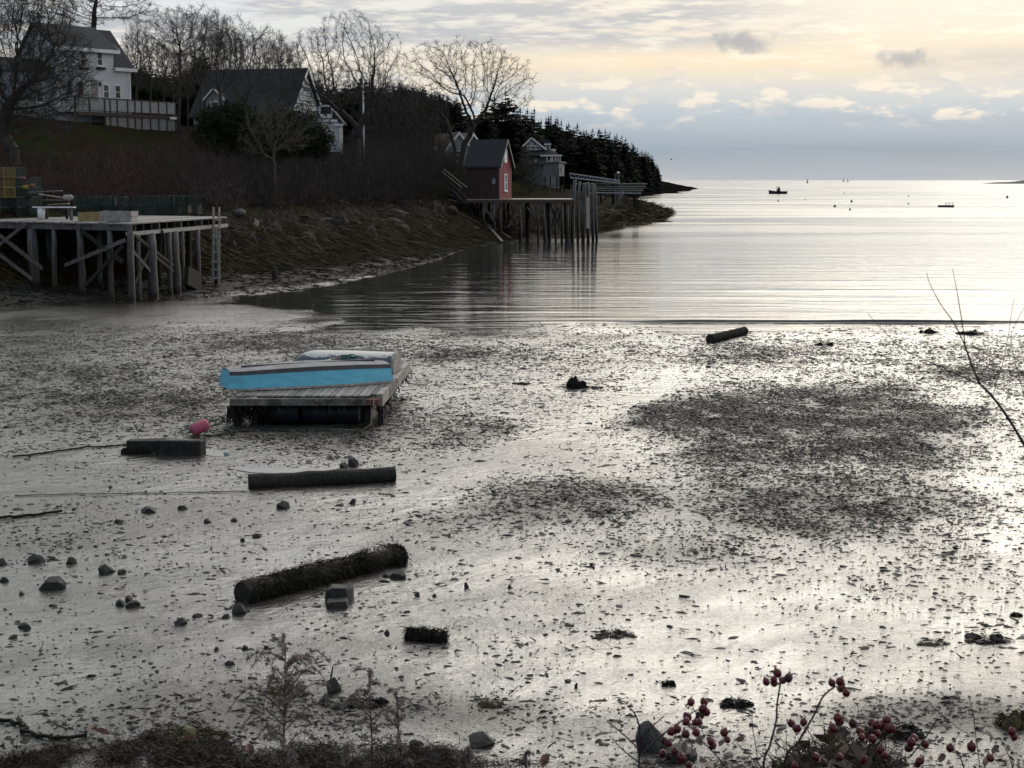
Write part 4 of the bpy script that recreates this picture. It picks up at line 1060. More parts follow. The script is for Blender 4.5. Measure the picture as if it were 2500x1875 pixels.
    m = MB(o2); m.add([(x0, Yb+.6, zb), (xm, Yb-.8, zb), (x1, Yb+2.2, zb), (x0+1.6, Yb+3.6, zb), (x0, Yb+.6, zt0), (xm, Yb-.8, zt0+.1), (x1, Yb+2.2, zt0-.1), (x0+1.6, Yb+3.6, zt0)],
          [(0, 1, 5, 4), (1, 2, 6, 5), (2, 3, 7, 6), (3, 0, 4, 7), (4, 5, 6, 7), (3, 2, 1, 0)]); m.build('wall', GB, q)
    m = MB(o2); m.add([(x0-.3, Yb+.4, zt0+.02), (xm, Yb-1.2, zt0+.14), (x1+.3, Yb+2.2, zt0-.05), (x0+1.6, Yb+4, zt0+.02), (x0-.3, Yb+.4, zt0+.16), (xm, Yb-1.2, zt0+.32), (x1+.3, Yb+2.2, zt0+.12), (x0+1.6, Yb+4, zt0+.2)],
          [(0, 1, 5, 4), (1, 2, 6, 5), (2, 3, 7, 6), (3, 0, 4, 7), (4, 5, 6, 7), (3, 2, 1, 0)]); m.build('flat_roof', SHINGLE, q)
    m = MB(o2); p = v(1352.5, 413); m.box((p.x, Yb-.35, p.z), (.26, .3, .8)); m.build('dark_window', GLASS, q)
    m = MB(o2); p = v(1374, 412); m.box((p.x, Yb+.55, p.z), (.2, .3, .65)); m.build('white_window', WHITEP, q)
    for px in (1332, 1345, 1362, 1370, 1379): m = MB(o2); p = v(px, 0); g_ = Hs(p.x, Yb)-.3; m.bar((p.x, Yb+.6 if px < 1366 else Yb+1.6, min(g_, zb-.3)), (p.x, Yb+.6 if px < 1366 else Yb+1.6, zb), .2, .2); m.build('post', WOODD, q)
    m = MB(o2)
    p = v(1357, 0); pz = v(0, 446).z; m.bar((p.x, Yb-1.5, pz), (p.x+.5, Yb-1.5, v(0, 410).z), .5, .2); m.build('leaning_panel', WOOD, q)
porch_house()

def far_pier():
    Y = 205.0
    def w(px, py, d=0): return at(px, py, Y+d)
    # timber crib wharf with stacked grey boards
    t = thing('far_wharf', w(1470, 475), 'far grey wharf piled with silvery boards behind the mooring piles', 'wharf')
    off = t.location
    zt, zb = w(0, 449).z, w(0, 470).z
    for k in range(5):
        y = 449+k*5.2
        m = MB(off); m.bar(w(1440, y+rnd.uniform(-1, 1)), w(1580-k*3.5, y+rnd.uniform(-.5, 2.0)), .3, .13, j=.03); m.build('crib_board', WOODP if k % 2 else METAL, t)
        if k % 2: m = MB(off); m.bar(w(1445, y+2.5, 1.5), w(1576-k*3, y+3.5, 1.5), .3, .10, j=.03); m.build('crib_board', WOODD, t)
    m = MB(off); a, b = w(1400, 447), w(1578, 446); m.box(((a.x+b.x)/2, Y+1.4, zt+.02), (b.x-a.x, 3.4, .12)); m.build('deck', WOODP, t)
    for px, py in ((1552, 499), (1556, 497), (1561, 496), (1500, 524), (1503, 522), (1470, 500), (1440, 505), (1420, 500)):
        p = w(px, 0, rnd.uniform(0, 2)); m = MB(off); m.bar((p.x, p.y, min(w(px, py).z, Hs(p.x, p.y))-.4), (p.x, p.y, zb+.2), .22, .22); m.build('post', WOODD, t)
    for a, b in (((1551, 497), (1562, 474)), ((1552, 476), (1560, 497)), ((1455, 505), (1490, 474)), ((1440, 480), (1475, 510))):
        m = MB(off); m.bar(w(*a), w(*b), .12, .16); m.build('brace', WOODD, t)
    for px, py in ((1503, 424), (1511, 424)):
        p = w(px, py); m = MB(off); m.bar((p.x, Y, zb-2.6), (p.x, Y, p.z), .24, .24); m.build('tall_post', WOOD, t)
    # low rail in front, on the grass
    f = thing('post_rail', w(1360, 480, -12), 'low dark rail on thin posts in front of the boathouse lawn', 'fence')
    fo = f.location
    m = MB(fo); m.bar(w(1313, 453, -12), w(1396, 452, -12), .07, .09); m.build('rail', WOODD, f)
    for px in (1313, 1318, 1343, 1373, 1394): m = MB(fo); m.bar(w(px, 477, -12), w(px, 451, -12), .10, .10); m.build('post', WOOD, f)
    # aluminium gangway truss hauled up on the wharf
    g = thing('gangway', w(1450, 440, -1), 'silver aluminium gangway with trussed sides sloping to the right', 'gangway')
    go = g.location
    for d in (-1.2, 0.2):
        A, B, C, D_ = w(1391, 423, d), w(1513, 441, d), w(1393, 434, d), w(1513, 447, d)
        m = MB(go); m.bar(A, B, .12, .14); m.build('top_chord', METAL, g)
        m = MB(go); m.bar(C, D_, .12, .15); m.build('bottom_chord', METAL, g)
        m = MB(go); m.bar(A, C, .06, .09, Vector((0, 1, 0))); m.build('end_post', METAL, g)
        n = 9
        for k in range(n):
            p, q = lerp(C, D_, k/n), lerp(A, B, (k+1)/n)
            m = MB(go); m.bar(p, q, .05, .06, Vector((0, 1, 0))); m.build('diagonal', METAL, g)
            m = MB(go); m.bar(lerp(C, D_, (k+1)/n), q, .05, .05, Vector((0, 1, 0))); m.build('upright', METAL, g)
    C, D_ = w(1393, 434, -.5), w(1513, 447, -.5)
    m = MB(go); m.bar(C, D_, 1.3, .05); m.build('tread_deck', METAL, g)
    # lamp on a post
    l = thing('dock_lamp', w(1509, 476), 'white globe lamp on a post at the far wharf', 'lamp')
    m = MB(l.location); p = w(1509.5, 424, -.6); m.bar((p.x, p.y, w(0, 448).z), p, .12, .12); m.build('pole', WOOD, l)
    m = MB(l.location); m.ball(p+UP*.12, .17, 12, 8, (1.3, 1, .8)); m.build('globe', WHITEP, l, True)
    # small hauled boat under the wharf
    b = thing('hauled_boat', w(1512, 494), 'small covered boat resting upright under the far wharf', 'boat')
    m = MB(b.location)
    rings = []
    for k in range(7):
        s = k/6; wd = .2+.75*math.sin(math.pi*min(s+.15, 1)); y = Y+.5+s*3.6
        rings.append([(w(1512, 0).x+wd*c, y, w(0, 494).z+.1+z*1.5) for c, z in ((-1, 1), (-.95, .6), (-.6, .15), (0, 0), (.6, .15), (.95, .6), (1, 1))])
    vs = [p for r_ in rings for p in r_]; fs = [(i*7+j, i*7+j+1, (i+1)*7+j+1, (i+1)*7+j) for i in range(6) for j in range(6)]
    fs += [tuple(range(6, -1, -1)), tuple(range(42, 49))]+[(i*7+6, i*7, (i+1)*7, (i+1)*7+6) for i in range(6)]
    m.add(vs, fs); m.build('hull', SHINGLE, b, True)
    m = MB(b.location); p = w(1512, 0); m.box((p.x, Y+2, w(0, 494).z+1.75), (1.5, 3.0, .35), None, .08); m.build('cover', BLUEP, b)
far_pier()
# ------------------------------------------------------------------ grounded float with two upturned boats
def float_and_boats():
    F0 = mudpt(748, 1040); Yf = F0.y; zm = F0.z
    zt = at(748, 966, Yf).z                       # top of deck
    L0, R0 = at(566, 966, Yf).x, at(932, 966, Yf).x
    rr = onz(999, 884, zt); Yb = rr.y; R1 = rr.x; L1 = L0+(R1-R0)
    t = thing('dock_float', (F0.x, Yf, zm), 'weathered wooden dock float aground on the mud, upturned boats on top', 'float')
    off = t.location
    def P(u, v, z): return Vector((lerp(lerp(L0, R0, u), lerp(L1, R1, u), v), lerp(Yf, Yb, v), z))
    n = 23
    for i in range(n):
        u = .02+.90*(i+.5)/n
        m = MB(off); m.bar(P(u, rnd.uniform(.0, .008), zt-.02), P(u, .985, zt-.02), (R0-L0)*.9/n-rnd.uniform(.008, .022), .04, j=.006); m.build('deck_board', PLANK, t)
    hb = at(748, 987, Yf).z
    FB = simple('stained_beam', (.22, .205, .18), (.10, .093, .08), 3.0, .8, (2, 2, 2), .5, .03, c3=(.06, .055, .045))
    RB = simple('rusty_board', (.17, .075, .055), (.09, .05, .04), 5.0, .8, bump=.3)
    m = MB(off); m.bar(P(0, -.012, (zt-.05+hb)/2), P(.90, -.012, (zt-.05+hb)/2), .16, zt-.05-hb, j=.012); m.build('front_beam', FB, t)
    m = MB(off); m.bar(P(.902, -.014, (zt-.05+hb)/2), P(.99, -.014, (zt-.05+hb)/2), .17, zt-.06-hb, j=.006); m.build('front_beam_patch', RB, t)
    m = MB(off); m.bar(P(0, 1.0, (zt-.05+hb)/2), P(1, 1.0, (zt-.05+hb)/2), .16, zt-.05-hb, j=.012); m.build('rear_beam', FB, t)
    m = MB(off); m.bar(P(0.01, 0, (zt-.05+hb)/2), P(.01, 1, (zt-.05+hb)/2), .16, zt-.06-hb, j=.012); m.build('left_beam', FB, t)
    # right side: three heavy fender timbers with gaps, top rail with an inset slot
    for a, b in ((.0, .20), (.21, .46), (.47, .74), (.75, 1.0)):
        m = MB(off); m.bar(P(.985, a, (zt+hb)/2-.02), P(.985, b, (zt+hb)/2-.02), .15, zt-hb+.06, j=.02); m.build('fender_timber', WOODP if a != .21 else FB, t)
    for a, b in ((.01, .48), (.5, .99)):
        m = MB(off); m.bar(P(.945, a, zt-.01), P(.945, b, zt-.01), .09, .07, j=.008); m.build('side_rail', WOOD, t)
    # dark foam and blue barrels below
    m = MB(off); m.bar(P(.5, .10, (zm+hb)/2-.05), P(.5, .96, (zm+hb)/2-.05), (R0-L0)*.78, hb-zm+.1); m.build('flotation', BLACK, t)
    BLD = simple('dirty_blue_barrel', (.004, .012, .030), (.004, .005, .008), 3.5, .5, bump=.3)
    for u in (.34, .56, .74):
        a = P(u-.10, .045, zm+.27); b = P(u+.10, .045, zm+.27)
        m = MB(off); m.tube([a, lerp(a, b, .04), lerp(a, b, .33), lerp(a, b, .36), lerp(a, b, .39), lerp(a, b, .96), b], [.2, .25, .255, .27, .255, .25, .2], 16); m.build('barrel', BLD, t, True)
    for u in (.02, .14, .9, .985):
        m = MB(off); m.bar(P(u, .03, zm-.1), P(u, .03, hb), .12, .12); m.build('skid_post', WOODD, t)
    # weed hanging from the left end and the underside
    V = []; Fq = []
    for k in range(420):
        side = rnd.random()
        if side < .5: p = P(rnd.uniform(-.02, .16), rnd.uniform(-.03, .12), hb-.02)
        elif side < .8: p = P(rnd.uniform(.1, .98), rnd.uniform(-.02, .02), hb-.0)
        else: p = P(rnd.uniform(.97, 1.02), rnd.uniform(0, 1), hb-.02)
        ln = rnd.uniform(.1, .5 if side < .5 else .25); a = rnd.uniform(0, 6.28); wd = rnd.uniform(.008, .022)
        dx = Vector((math.cos(a), math.sin(a), 0))*wd; q = p+Vector((rnd.uniform(-.1, .1), rnd.uniform(-.1, .06), -min(ln, hb-zm)))
        md = lerp(p, q, .5)+Vector((rnd.uniform(-.05, .05), rnd.uniform(-.05, .05), 0))
        k0 = len(V); V += [p-dx, p+dx, md+dx, md-dx, q+dx*.4, q-dx*.4]; Fq += [(k0, k0+1, k0+2, k0+3), (k0+3, k0+2, k0+4, k0+5)]
    w = mesh_np('hanging_weed', np.array([tuple(v-off) for v in V]), np.array(Fq), WEEDK, t); w['kind'] = 'stuff'
    # rope loop hanging from the front right corner
    pts = [P(.955, -.03, hb+.12), P(.955, -.06, hb-.12), P(.945, -.09, zm+.12), P(.90, -.12, zm+.03), P(.75, -.10, zm+.02), P(.55, -.09, zm+.02)]
    r = thing('mooring_rope', pts[0], 'thin pale rope hanging off the front corner of the float', 'rope')
    m = MB(r.location); m.tube(pts, .012, 6); m.build('line', ROPE, r, True)

    # ---- blue flat-bottomed skiff, upside down: gunwale down on the deck, bottom up
    B0 = at(573, 955, Yf+.55); B1 = onz(949, 934, zt+.02)
    BLUE = simple('turquoise_paint', (.12, .47, .63), (.10, .40, .55), 3.0, .45, (1, 1, 3), .05, .01, c3=(.095, .34, .46))
    SLATE = simple('slate_paint', (.060, .066, .078), (.040, .044, .052), 4.0, .5, bump=.1)
    GREYB = simple('chalky_grey_bottom', (.27, .27, .275), (.19, .19, .195), 4.0, .75, bump=.2, c3=(.18, .18, .18))
    ax = B1-B0; Ls = ax.length; rz = math.atan2(ax.y, ax.x)
    B0.x += .22
    s = thing('blue_skiff', (B0.x, B0.y, zt+.01), 'turquoise blue wooden skiff lying upside down across the float', 'boat', None, rz)
    tilt0 = B0.z-(zt+.01)
    # stations along length: x, gunwale half width, bottom half width, bottom height
    st = [(-.31, .46, .36, .40), (0.0, .56, .46, .405), (Ls*.25, .68, .55, .44), (Ls*.5, .72, .58, .455), (Ls*.75, .66, .52, .44), (Ls*.985, .50, .38, .40)]
    cw = .66      # centre line offset behind the near gunwale
    def sec(x, g, b, h, f):       # near side point at fraction f from gunwale (0) to chine (1)
        return lerp(cw-g, cw-b, f), h*f
    zoff = lambda x: tilt0*(1-x/Ls)-.0
    def side(f0, f1, out, sgn):
        m = MB(); vs = []; fs = []
        for (x, g, b, h) in st:
            xr = x
            for f in (f0, f1):
                y, z = sec(x, g, b, h, f); yy = y if sgn < 0 else 2*cw-y
                xx = x-(.05*f*Ls/4 if x > Ls*.9 else 0)+(.06*f if x < -.1 else 0)
                vs += [(xx, yy+sgn*out, z+zoff(x)), (xx, yy-sgn*.02, z+zoff(x))]
        n = len(st)
        for i in range(n-1):
            a = i*4; b_ = a+4
            fs += [(a, b_, b_+2, a+2), (a+1, a+3, b_+3, b_+1), (a, a+1, b_+1, b_), (a+2, b_+2, b_+3, a+3)]
        fs += [(0, 2, 3, 1), (4*(n-1), 4*(n-1)+1, 4*(n-1)+3, 4*(n-1)+2)]
        m.add(vs, fs); return m
    for sgn in (-1, 1):
        so = side(.10, .80, 0, sgn).build('hull_side', BLUE, s)
        side(.0, .10, .025, sgn).build('gunwale', WOODP if sgn < 0 else SLATE, so)
        side(.80, 1.0, .006, sgn).build('chine_band', SLATE, so)
    m = MB(); vs = []; fs = []
    for (x, g, b, h) in st:
        xx = x-(.05*Ls/4 if x > Ls*.9 else 0)+(.06 if x < -.1 else 0)
        for k in range(5):
            y = lerp(cw-b-.015, cw+b+.015, k/4); vs.append((xx, y, h+.004+zoff(x)+.03*(1-((k-2)/2)**2)))
    for i in range(len(st)-1):
        for k in range(4): a = i*5+k; fs.append((a, a+1, a+6, a+5))
    m.add(vs, fs); bt = m.build('bottom', GREYB, s, True)
    m = MB(); m.bar((.1, cw, .46+zoff(0)), (Ls*.9, cw, .475), .06, .05); m.build('keel_strip', SLATE, bt)
    for idx, nm in ((0, 'bow_transom'), (-1, 'stern_transom')):
        x, g, b, h = st[idx]; dx = .06 if idx == 0 else -.05*Ls/4
        m = MB(); z0 = zoff(x)
        m.prism([(x+dx*.1, cw-g, z0+.02), (x+dx*.1, cw+g, z0+.02), (x+dx, cw+b, h+z0-.0), (x+dx, cw-b, h+z0)], (.03 if idx == 0 else -.03, 0, 0))
        m.build(nm, BLUE, s)
    m = MB(); m.bar((Ls*.35, cw-.5, .03), (Ls*.35, cw+.5, .03), .06, .04); m.build('thwart', WOOD, s)

    # ---- round-bilged dinghy, upside down behind it
    D0, D1 = onz(708, 900, zt), onz(968, 905, zt)
    Yd = Yf+(Yb-Yf)*.60
    a0, a1 = at(690, 888, Yd), at(952, 905, Yd-.30)
    a0.z = a1.z = zt
    ad = a1-a0; Ld = ad.length
    SIDE = None
    m_, N, b_ = mat_new('peeling_white_over_slate')
    tcd = N.new('ShaderNodeTexCoord'); sp3 = N.new('ShaderNodeSeparateXYZ'); N.l.new(tcd.outputs['Object'], sp3.inputs[0])
    nn = N.noise(N.vm('MULTIPLY', tcd.outputs['Object'], (1, 1, 1.6)), 5.0, 6.0, .7)
    k = N.mr(N.m('ADD', sp3.outputs[2], N.m('MULTIPLY', N.m('SUBTRACT', nn, .5), .30)), .405, .43)
    N.put(b_.inputs['Base Color'], N.mix(k, (.070, .085, .115), (.58, .57, .53))); b_.inputs['Roughness'].default_value = .5
    d = thing('white_dinghy', (a0.x, a0.y, zt), 'upturned rounded dinghy with peeling white bottom and slate sides behind the blue skiff', 'boat', None, math.atan2(ad.y, ad.x))
    vs = []; fs = []; ns, nk = 15, 13; cy = .62
    for i in range(ns):
        sx = i/(ns-1); x = sx*Ld
        half = .60*(1-(max(0, .42-sx)/.42)**2.4*.93)*(1-.16*max(0, (sx-.55)/.45)**2)
        hh = .50*(1-(max(0, .30-sx)/.30)**2.6*.62)*(1-.05*max(0, (sx-.6)/.4))
        for k_ in range(nk):
            a = math.pi*k_/(nk-1); c, s_ = math.cos(a), math.sin(a)
            y = cy-math.copysign(abs(c)**.72, c)*half; z = hh*s_**.62
            vs.append((x+(.10*(z/.5) if sx < .3 else 0)*(1-sx/.3), y, z+.03))
    for i in range(ns-1):
        for k_ in range(nk-1): a = i*nk+k_; fs.append((a, a+nk, a+nk+1, a+1))
    m = MB(); m.add(vs, fs); hull = m.build('hull', m_, d, True)
    m = MB(); m.add([(Ld-.01, y, z) for (x, y, z) in vs[-nk:]]+[(Ld+.06, cy+(y-cy)*.96, .03+(z-.03)*.97) for (x, y, z) in vs[-nk:]], [tuple(range(nk, 2*nk))]+[(i, i+1, nk+i+1, nk+i) for i in range(nk-1)]); m.build('transom', WOODP, d)
    for ed in (0, nk-1):
        m = MB(); m.tube([vs[i*nk+ed] for i in range(ns)], .025, 6); m.build('gunwale', SLATE, d, True)
    m = MB(); m.tube([(vs[i*nk+nk//2][0], cy, vs[i*nk+nk//2][2]+.012) for i in range(1, ns)], .022, 6); m.build('keel', WOODP, hull, True)

    # ---- gear lying between the boats
    zg = zt+.46
    def gp(px, py): return at(px, py, Yf+(Yb-Yf)*.44)
    def coil(name, px, py, r, mat, label, turns=5):
        c = gp(px, py); q = thing(name, c, label, 'rope')
        pts = []
        for i in range(turns*10):
            a = i*.63; rad = r*(.55+.45*math.sin(i*.37)**2); pts.append((math.cos(a)*rad*1.5, math.sin(a)*rad, .05*math.sin(i*1.1)+.012*i/6))
        m = MB(); m.tube(pts, .016, 5); m.build('line', mat, q, True)
    TEAL = simple('teal_rope', (.01, .10, .10), rough=.7, bump=0); REDS = simple('red_float', (.35, .04, .05), rough=.5, bump=0)
    coil('rope_coil', 849, 880, .17, TEAL, 'tangled teal green rope heap between the two boats')
    coil('rope_coil', 818, 883, .12, ROPE, 'small tangle of pale rope between the two boats', 3)
    q = thing('bundle', gp(806, 884), 'crumpled white cloth bundle beside the ropes on the float', 'cloth'); m = MB(); m.ball((0, 0, 0), .11, 9, 6, (1.5, .8, .7)); b2 = m.build('cloth', WHITEP, q)
    for v_ in b2.data.vertices: v_.co *= 1+rnd.uniform(-.25, .25)
    q = thing('pot_buoy', gp(870, 883), 'small red float beside the teal rope on the float', 'buoy'); m = MB(); m.tube([(-.1, 0, 0), (-.06, 0, 0), (.06, 0, 0), (.1, 0, 0)], [.03, .07, .07, .03], 10); m.build('float_body', REDS, q, True)
    q = thing('blue_tube', gp(895, 885), 'short bright blue plastic tube at the right of the ropes', 'tube'); m = MB(); m.tube([(-.22, 0, 0), (.22, .02, .01)], .04, 10); m.build('tube', simple('sky_blue_plastic', (.05, .28, .55), rough=.4, bump=0), q, True)
float_and_boats()
# ------------------------------------------------------------------ things lying on the mud
rng = np.random.default_rng(11)
def rock_mesh(seed, mat, sub=3, planes=13, flat=0.75, d0=.5, d1=.85):
    import bmesh
    r = random.Random(seed); bm = bmesh.new(); bmesh.ops.create_icosphere(bm, subdivisions=sub, radius=1.0)
    for _ in range(planes):
        n = Vector((r.uniform(-1, 1), r.uniform(-1, 1), r.uniform(-.7, 1))).normalized(); dd = r.uniform(d0, d1)
        for v in bm.verts:
            k = v.co.dot(n)
            if k > dd: v.co -= n*(k-dd)
    for v in bm.verts:
        v.co *= 1+r.uniform(-.025, .025); v.co.z *= flat
    me = bpy.data.meshes.new('rock'); bm.to_mesh(me); bm.free(); me.materials.append(mat); return me
ROCKS = [rock_mesh(i, STONE) for i in range(6)]
def block_mesh():
    m = MB(); r = random.Random(4)
    for (z, k) in ((-.6, .92), (-.2, 1.0), (.42, .96), (.55, .84)):
        for (x, y) in ((-.8, -.75), (-.15, -.86), (.78, -.7), (.86, .1), (.7, .8), (-.2, .84), (-.85, .6)): m.v.append((x*k+r.uniform(-.05, .05), y*k+r.uniform(-.05, .05), z+r.uniform(-.05, .05)+.06*x))
    n = 7
    m.f = [(i*n+k, i*n+(k+1) % n, (i+1)*n+(k+1) % n, (i+1)*n+k) for i in range(3) for k in range(n)]+[tuple(range(21, 28))]
    return m.mesh('rock', STONE)
BLOCK = block_mesh()
def strands(roots, dirs, length, width, seg=4, droop=None, jit=0.12, rs=rng, surf=None, lift=0.02):
    """ribbons: roots (n,3), dirs (n,3) unit; returns V, F"""
    n = len(roots); P = np.zeros((n, seg+1, 3)); P[:, 0] = roots
    d = dirs.copy()
    for k in range(seg):
        d = d+rs.normal(0, jit, (n, 3))
        if droop is not None: d[:, 2] -= droop
        d /= np.linalg.norm(d, axis=1, keepdims=True)+1e-9
        P[:, k+1] = P[:, k]+d*(length/seg)[:, None]
        if surf is not None:
            z = surf(P[:, k+1, 0], P[:, k+1, 1])+lift*(1+rs.random(n))
            P[:, k+1, 2] = np.maximum(P[:, k+1, 2], z)
    T = np.gradient(P, axis=1); a = rs.normal(size=(n, 1, 3)); S = np.cross(T, a); S /= np.linalg.norm(S, axis=2, keepdims=True)+1e-9
    w = width[:, None]*np.linspace(1, .35, seg+1)[None, :]
    Lf = P-S*w[..., None]; Rt = P+S*w[..., None]
    V = np.stack([Lf, Rt], 2).reshape(-1, 3)
    base = (np.arange(n)*(seg+1)*2)[:, None]+(np.arange(seg)*2)[None, :]
    F = np.stack([base, base+1, base+3, base+2], -1).reshape(-1, 4)
    return V, F
def weed_clump(px, py, wpx, hpx, label, mat=WEEDK, n=260, name='seaweed_clump', flow=None):
    p = mudpt(px, py); k = p.y/FPX; W_, Hh = wpx*k, hpx*k
    t = thing(name, p, label, 'seaweed')
    r = random.Random(int(px*7+py)); m = MB()
    for q in range(8):
        u = r.uniform(-1, 1); sz = r.uniform(.05, .20)*(1-.4*abs(u))
        m.ball((u*W_*.36, r.uniform(-1, 1)*W_*.20, 0), 1.0, 9, 5, (W_*sz, W_*sz*.7, Hh*r.uniform(.3, .8)*(1-.55*abs(u))))
    c = m.build('core', mat, t)
    for v in c.data.vertices: v.co += Vector((r.gauss(0, W_*.02), r.gauss(0, W_*.02), r.gauss(0, Hh*.06)))
    a = rng.uniform(0, 2*np.pi, n); rad = np.sqrt(rng.random(n))*.85
    x = np.cos(a)*rad*W_*.38; y = np.sin(a)*rad*W_*.28; z = Hh*.45*np.sqrt(np.maximum(0, 1-rad**2))*rng.random(n)
    d = np.stack([np.cos(a)*1.6+(.0 if flow is None else flow), np.sin(a)*.6, .12*np.ones(n)], 1); d /= np.linalg.norm(d, axis=1, keepdims=True)
    n = n*2; a = np.tile(a, 2)+rng.normal(0, .2, n); x, y, z = [np.tile(q, 2)+rng.normal(0, .02*W_, n) for q in (x, y, z)]; d = np.tile(d, (2, 1))+rng.normal(0, .4, (n, 3))
    V, F = strands(np.stack([x, y, z], 1), d, rng.uniform(.08, .34, n)*W_*.8, rng.uniform(.002, .007, n), 4, .6, .4)
    V[:, 2] = np.maximum(V[:, 2], .006)
    o = mesh_np('fronds', V, F, mat, t); o['kind'] = 'stuff'
    return t
def log(name, e0, e1, r, label, mat, weed=0, taper=.94, n=14, bend=.02):
    a = mudpt(*e0); b = mudpt(*e1); a.z += r*.62; b.z += r*.70
    t = thing(name, ((a.x+b.x)/2, (a.y+b.y)/2, min(a.z, b.z)-r), label, 'log'); off = t.location
    pts = [lerp(a, b, k/10) for k in range(11)]
    pts = [p+Vector((rnd.uniform(-bend, bend), rnd.uniform(-bend, bend), rnd.uniform(-bend, bend)*.6)) for p in pts]
    m = MB(off); m.tube(pts, [r*lerp(1, taper, k/10)*(1+rnd.uniform(-.03, .03)) for k in range(11)], n, False, .05); m.build('trunk', mat, t, True)
    for p, q in ((pts[0], pts[1]), (pts[-1], pts[-2])):
        d = (p-q).normalized(); m = MB(off); m.tube([p-d*.02, p+d*.012], [r*.97, r*.9], n); m.build('cut_end', WOODD, t)
    if weed:
        s = rng.random(weed); s = s[vnoise(s*7.0, s*0+4, 31) > rng.random(weed)*.55]; weed = len(s); ang = rng.uniform(-.25*np.pi, 1.25*np.pi, weed)
        A = np.array(a); B = np.array(b); ax = (B-A)/np.linalg.norm(B-A); sd = np.cross(ax, [0, 0, 1]); sd /= np.linalg.norm(sd)
        o = np.cos(ang)[:, None]*sd+np.sin(ang)[:, None]*np.array([0, 0, 1.0])
        lump = 1.0+.28*(vnoise(s*9, s*0, 3)-.4)
        root = A+(B-A)*s[:, None]+o*(r*lump*.98)[:, None]
        V, F = strands(root, o*.8+ax*rng.normal(0, .5, (weed, 1)), rng.uniform(.04, .13, weed), rng.uniform(.0025, .007, weed), 3, .5, .4)
        V[:, 2] = np.maximum(V[:, 2], min(a.z, b.z)-r*.85)
        w = mesh_np('weed_coat', V-np.array(off), F, WEEDK, t); w['kind'] = 'stuff'
    return t
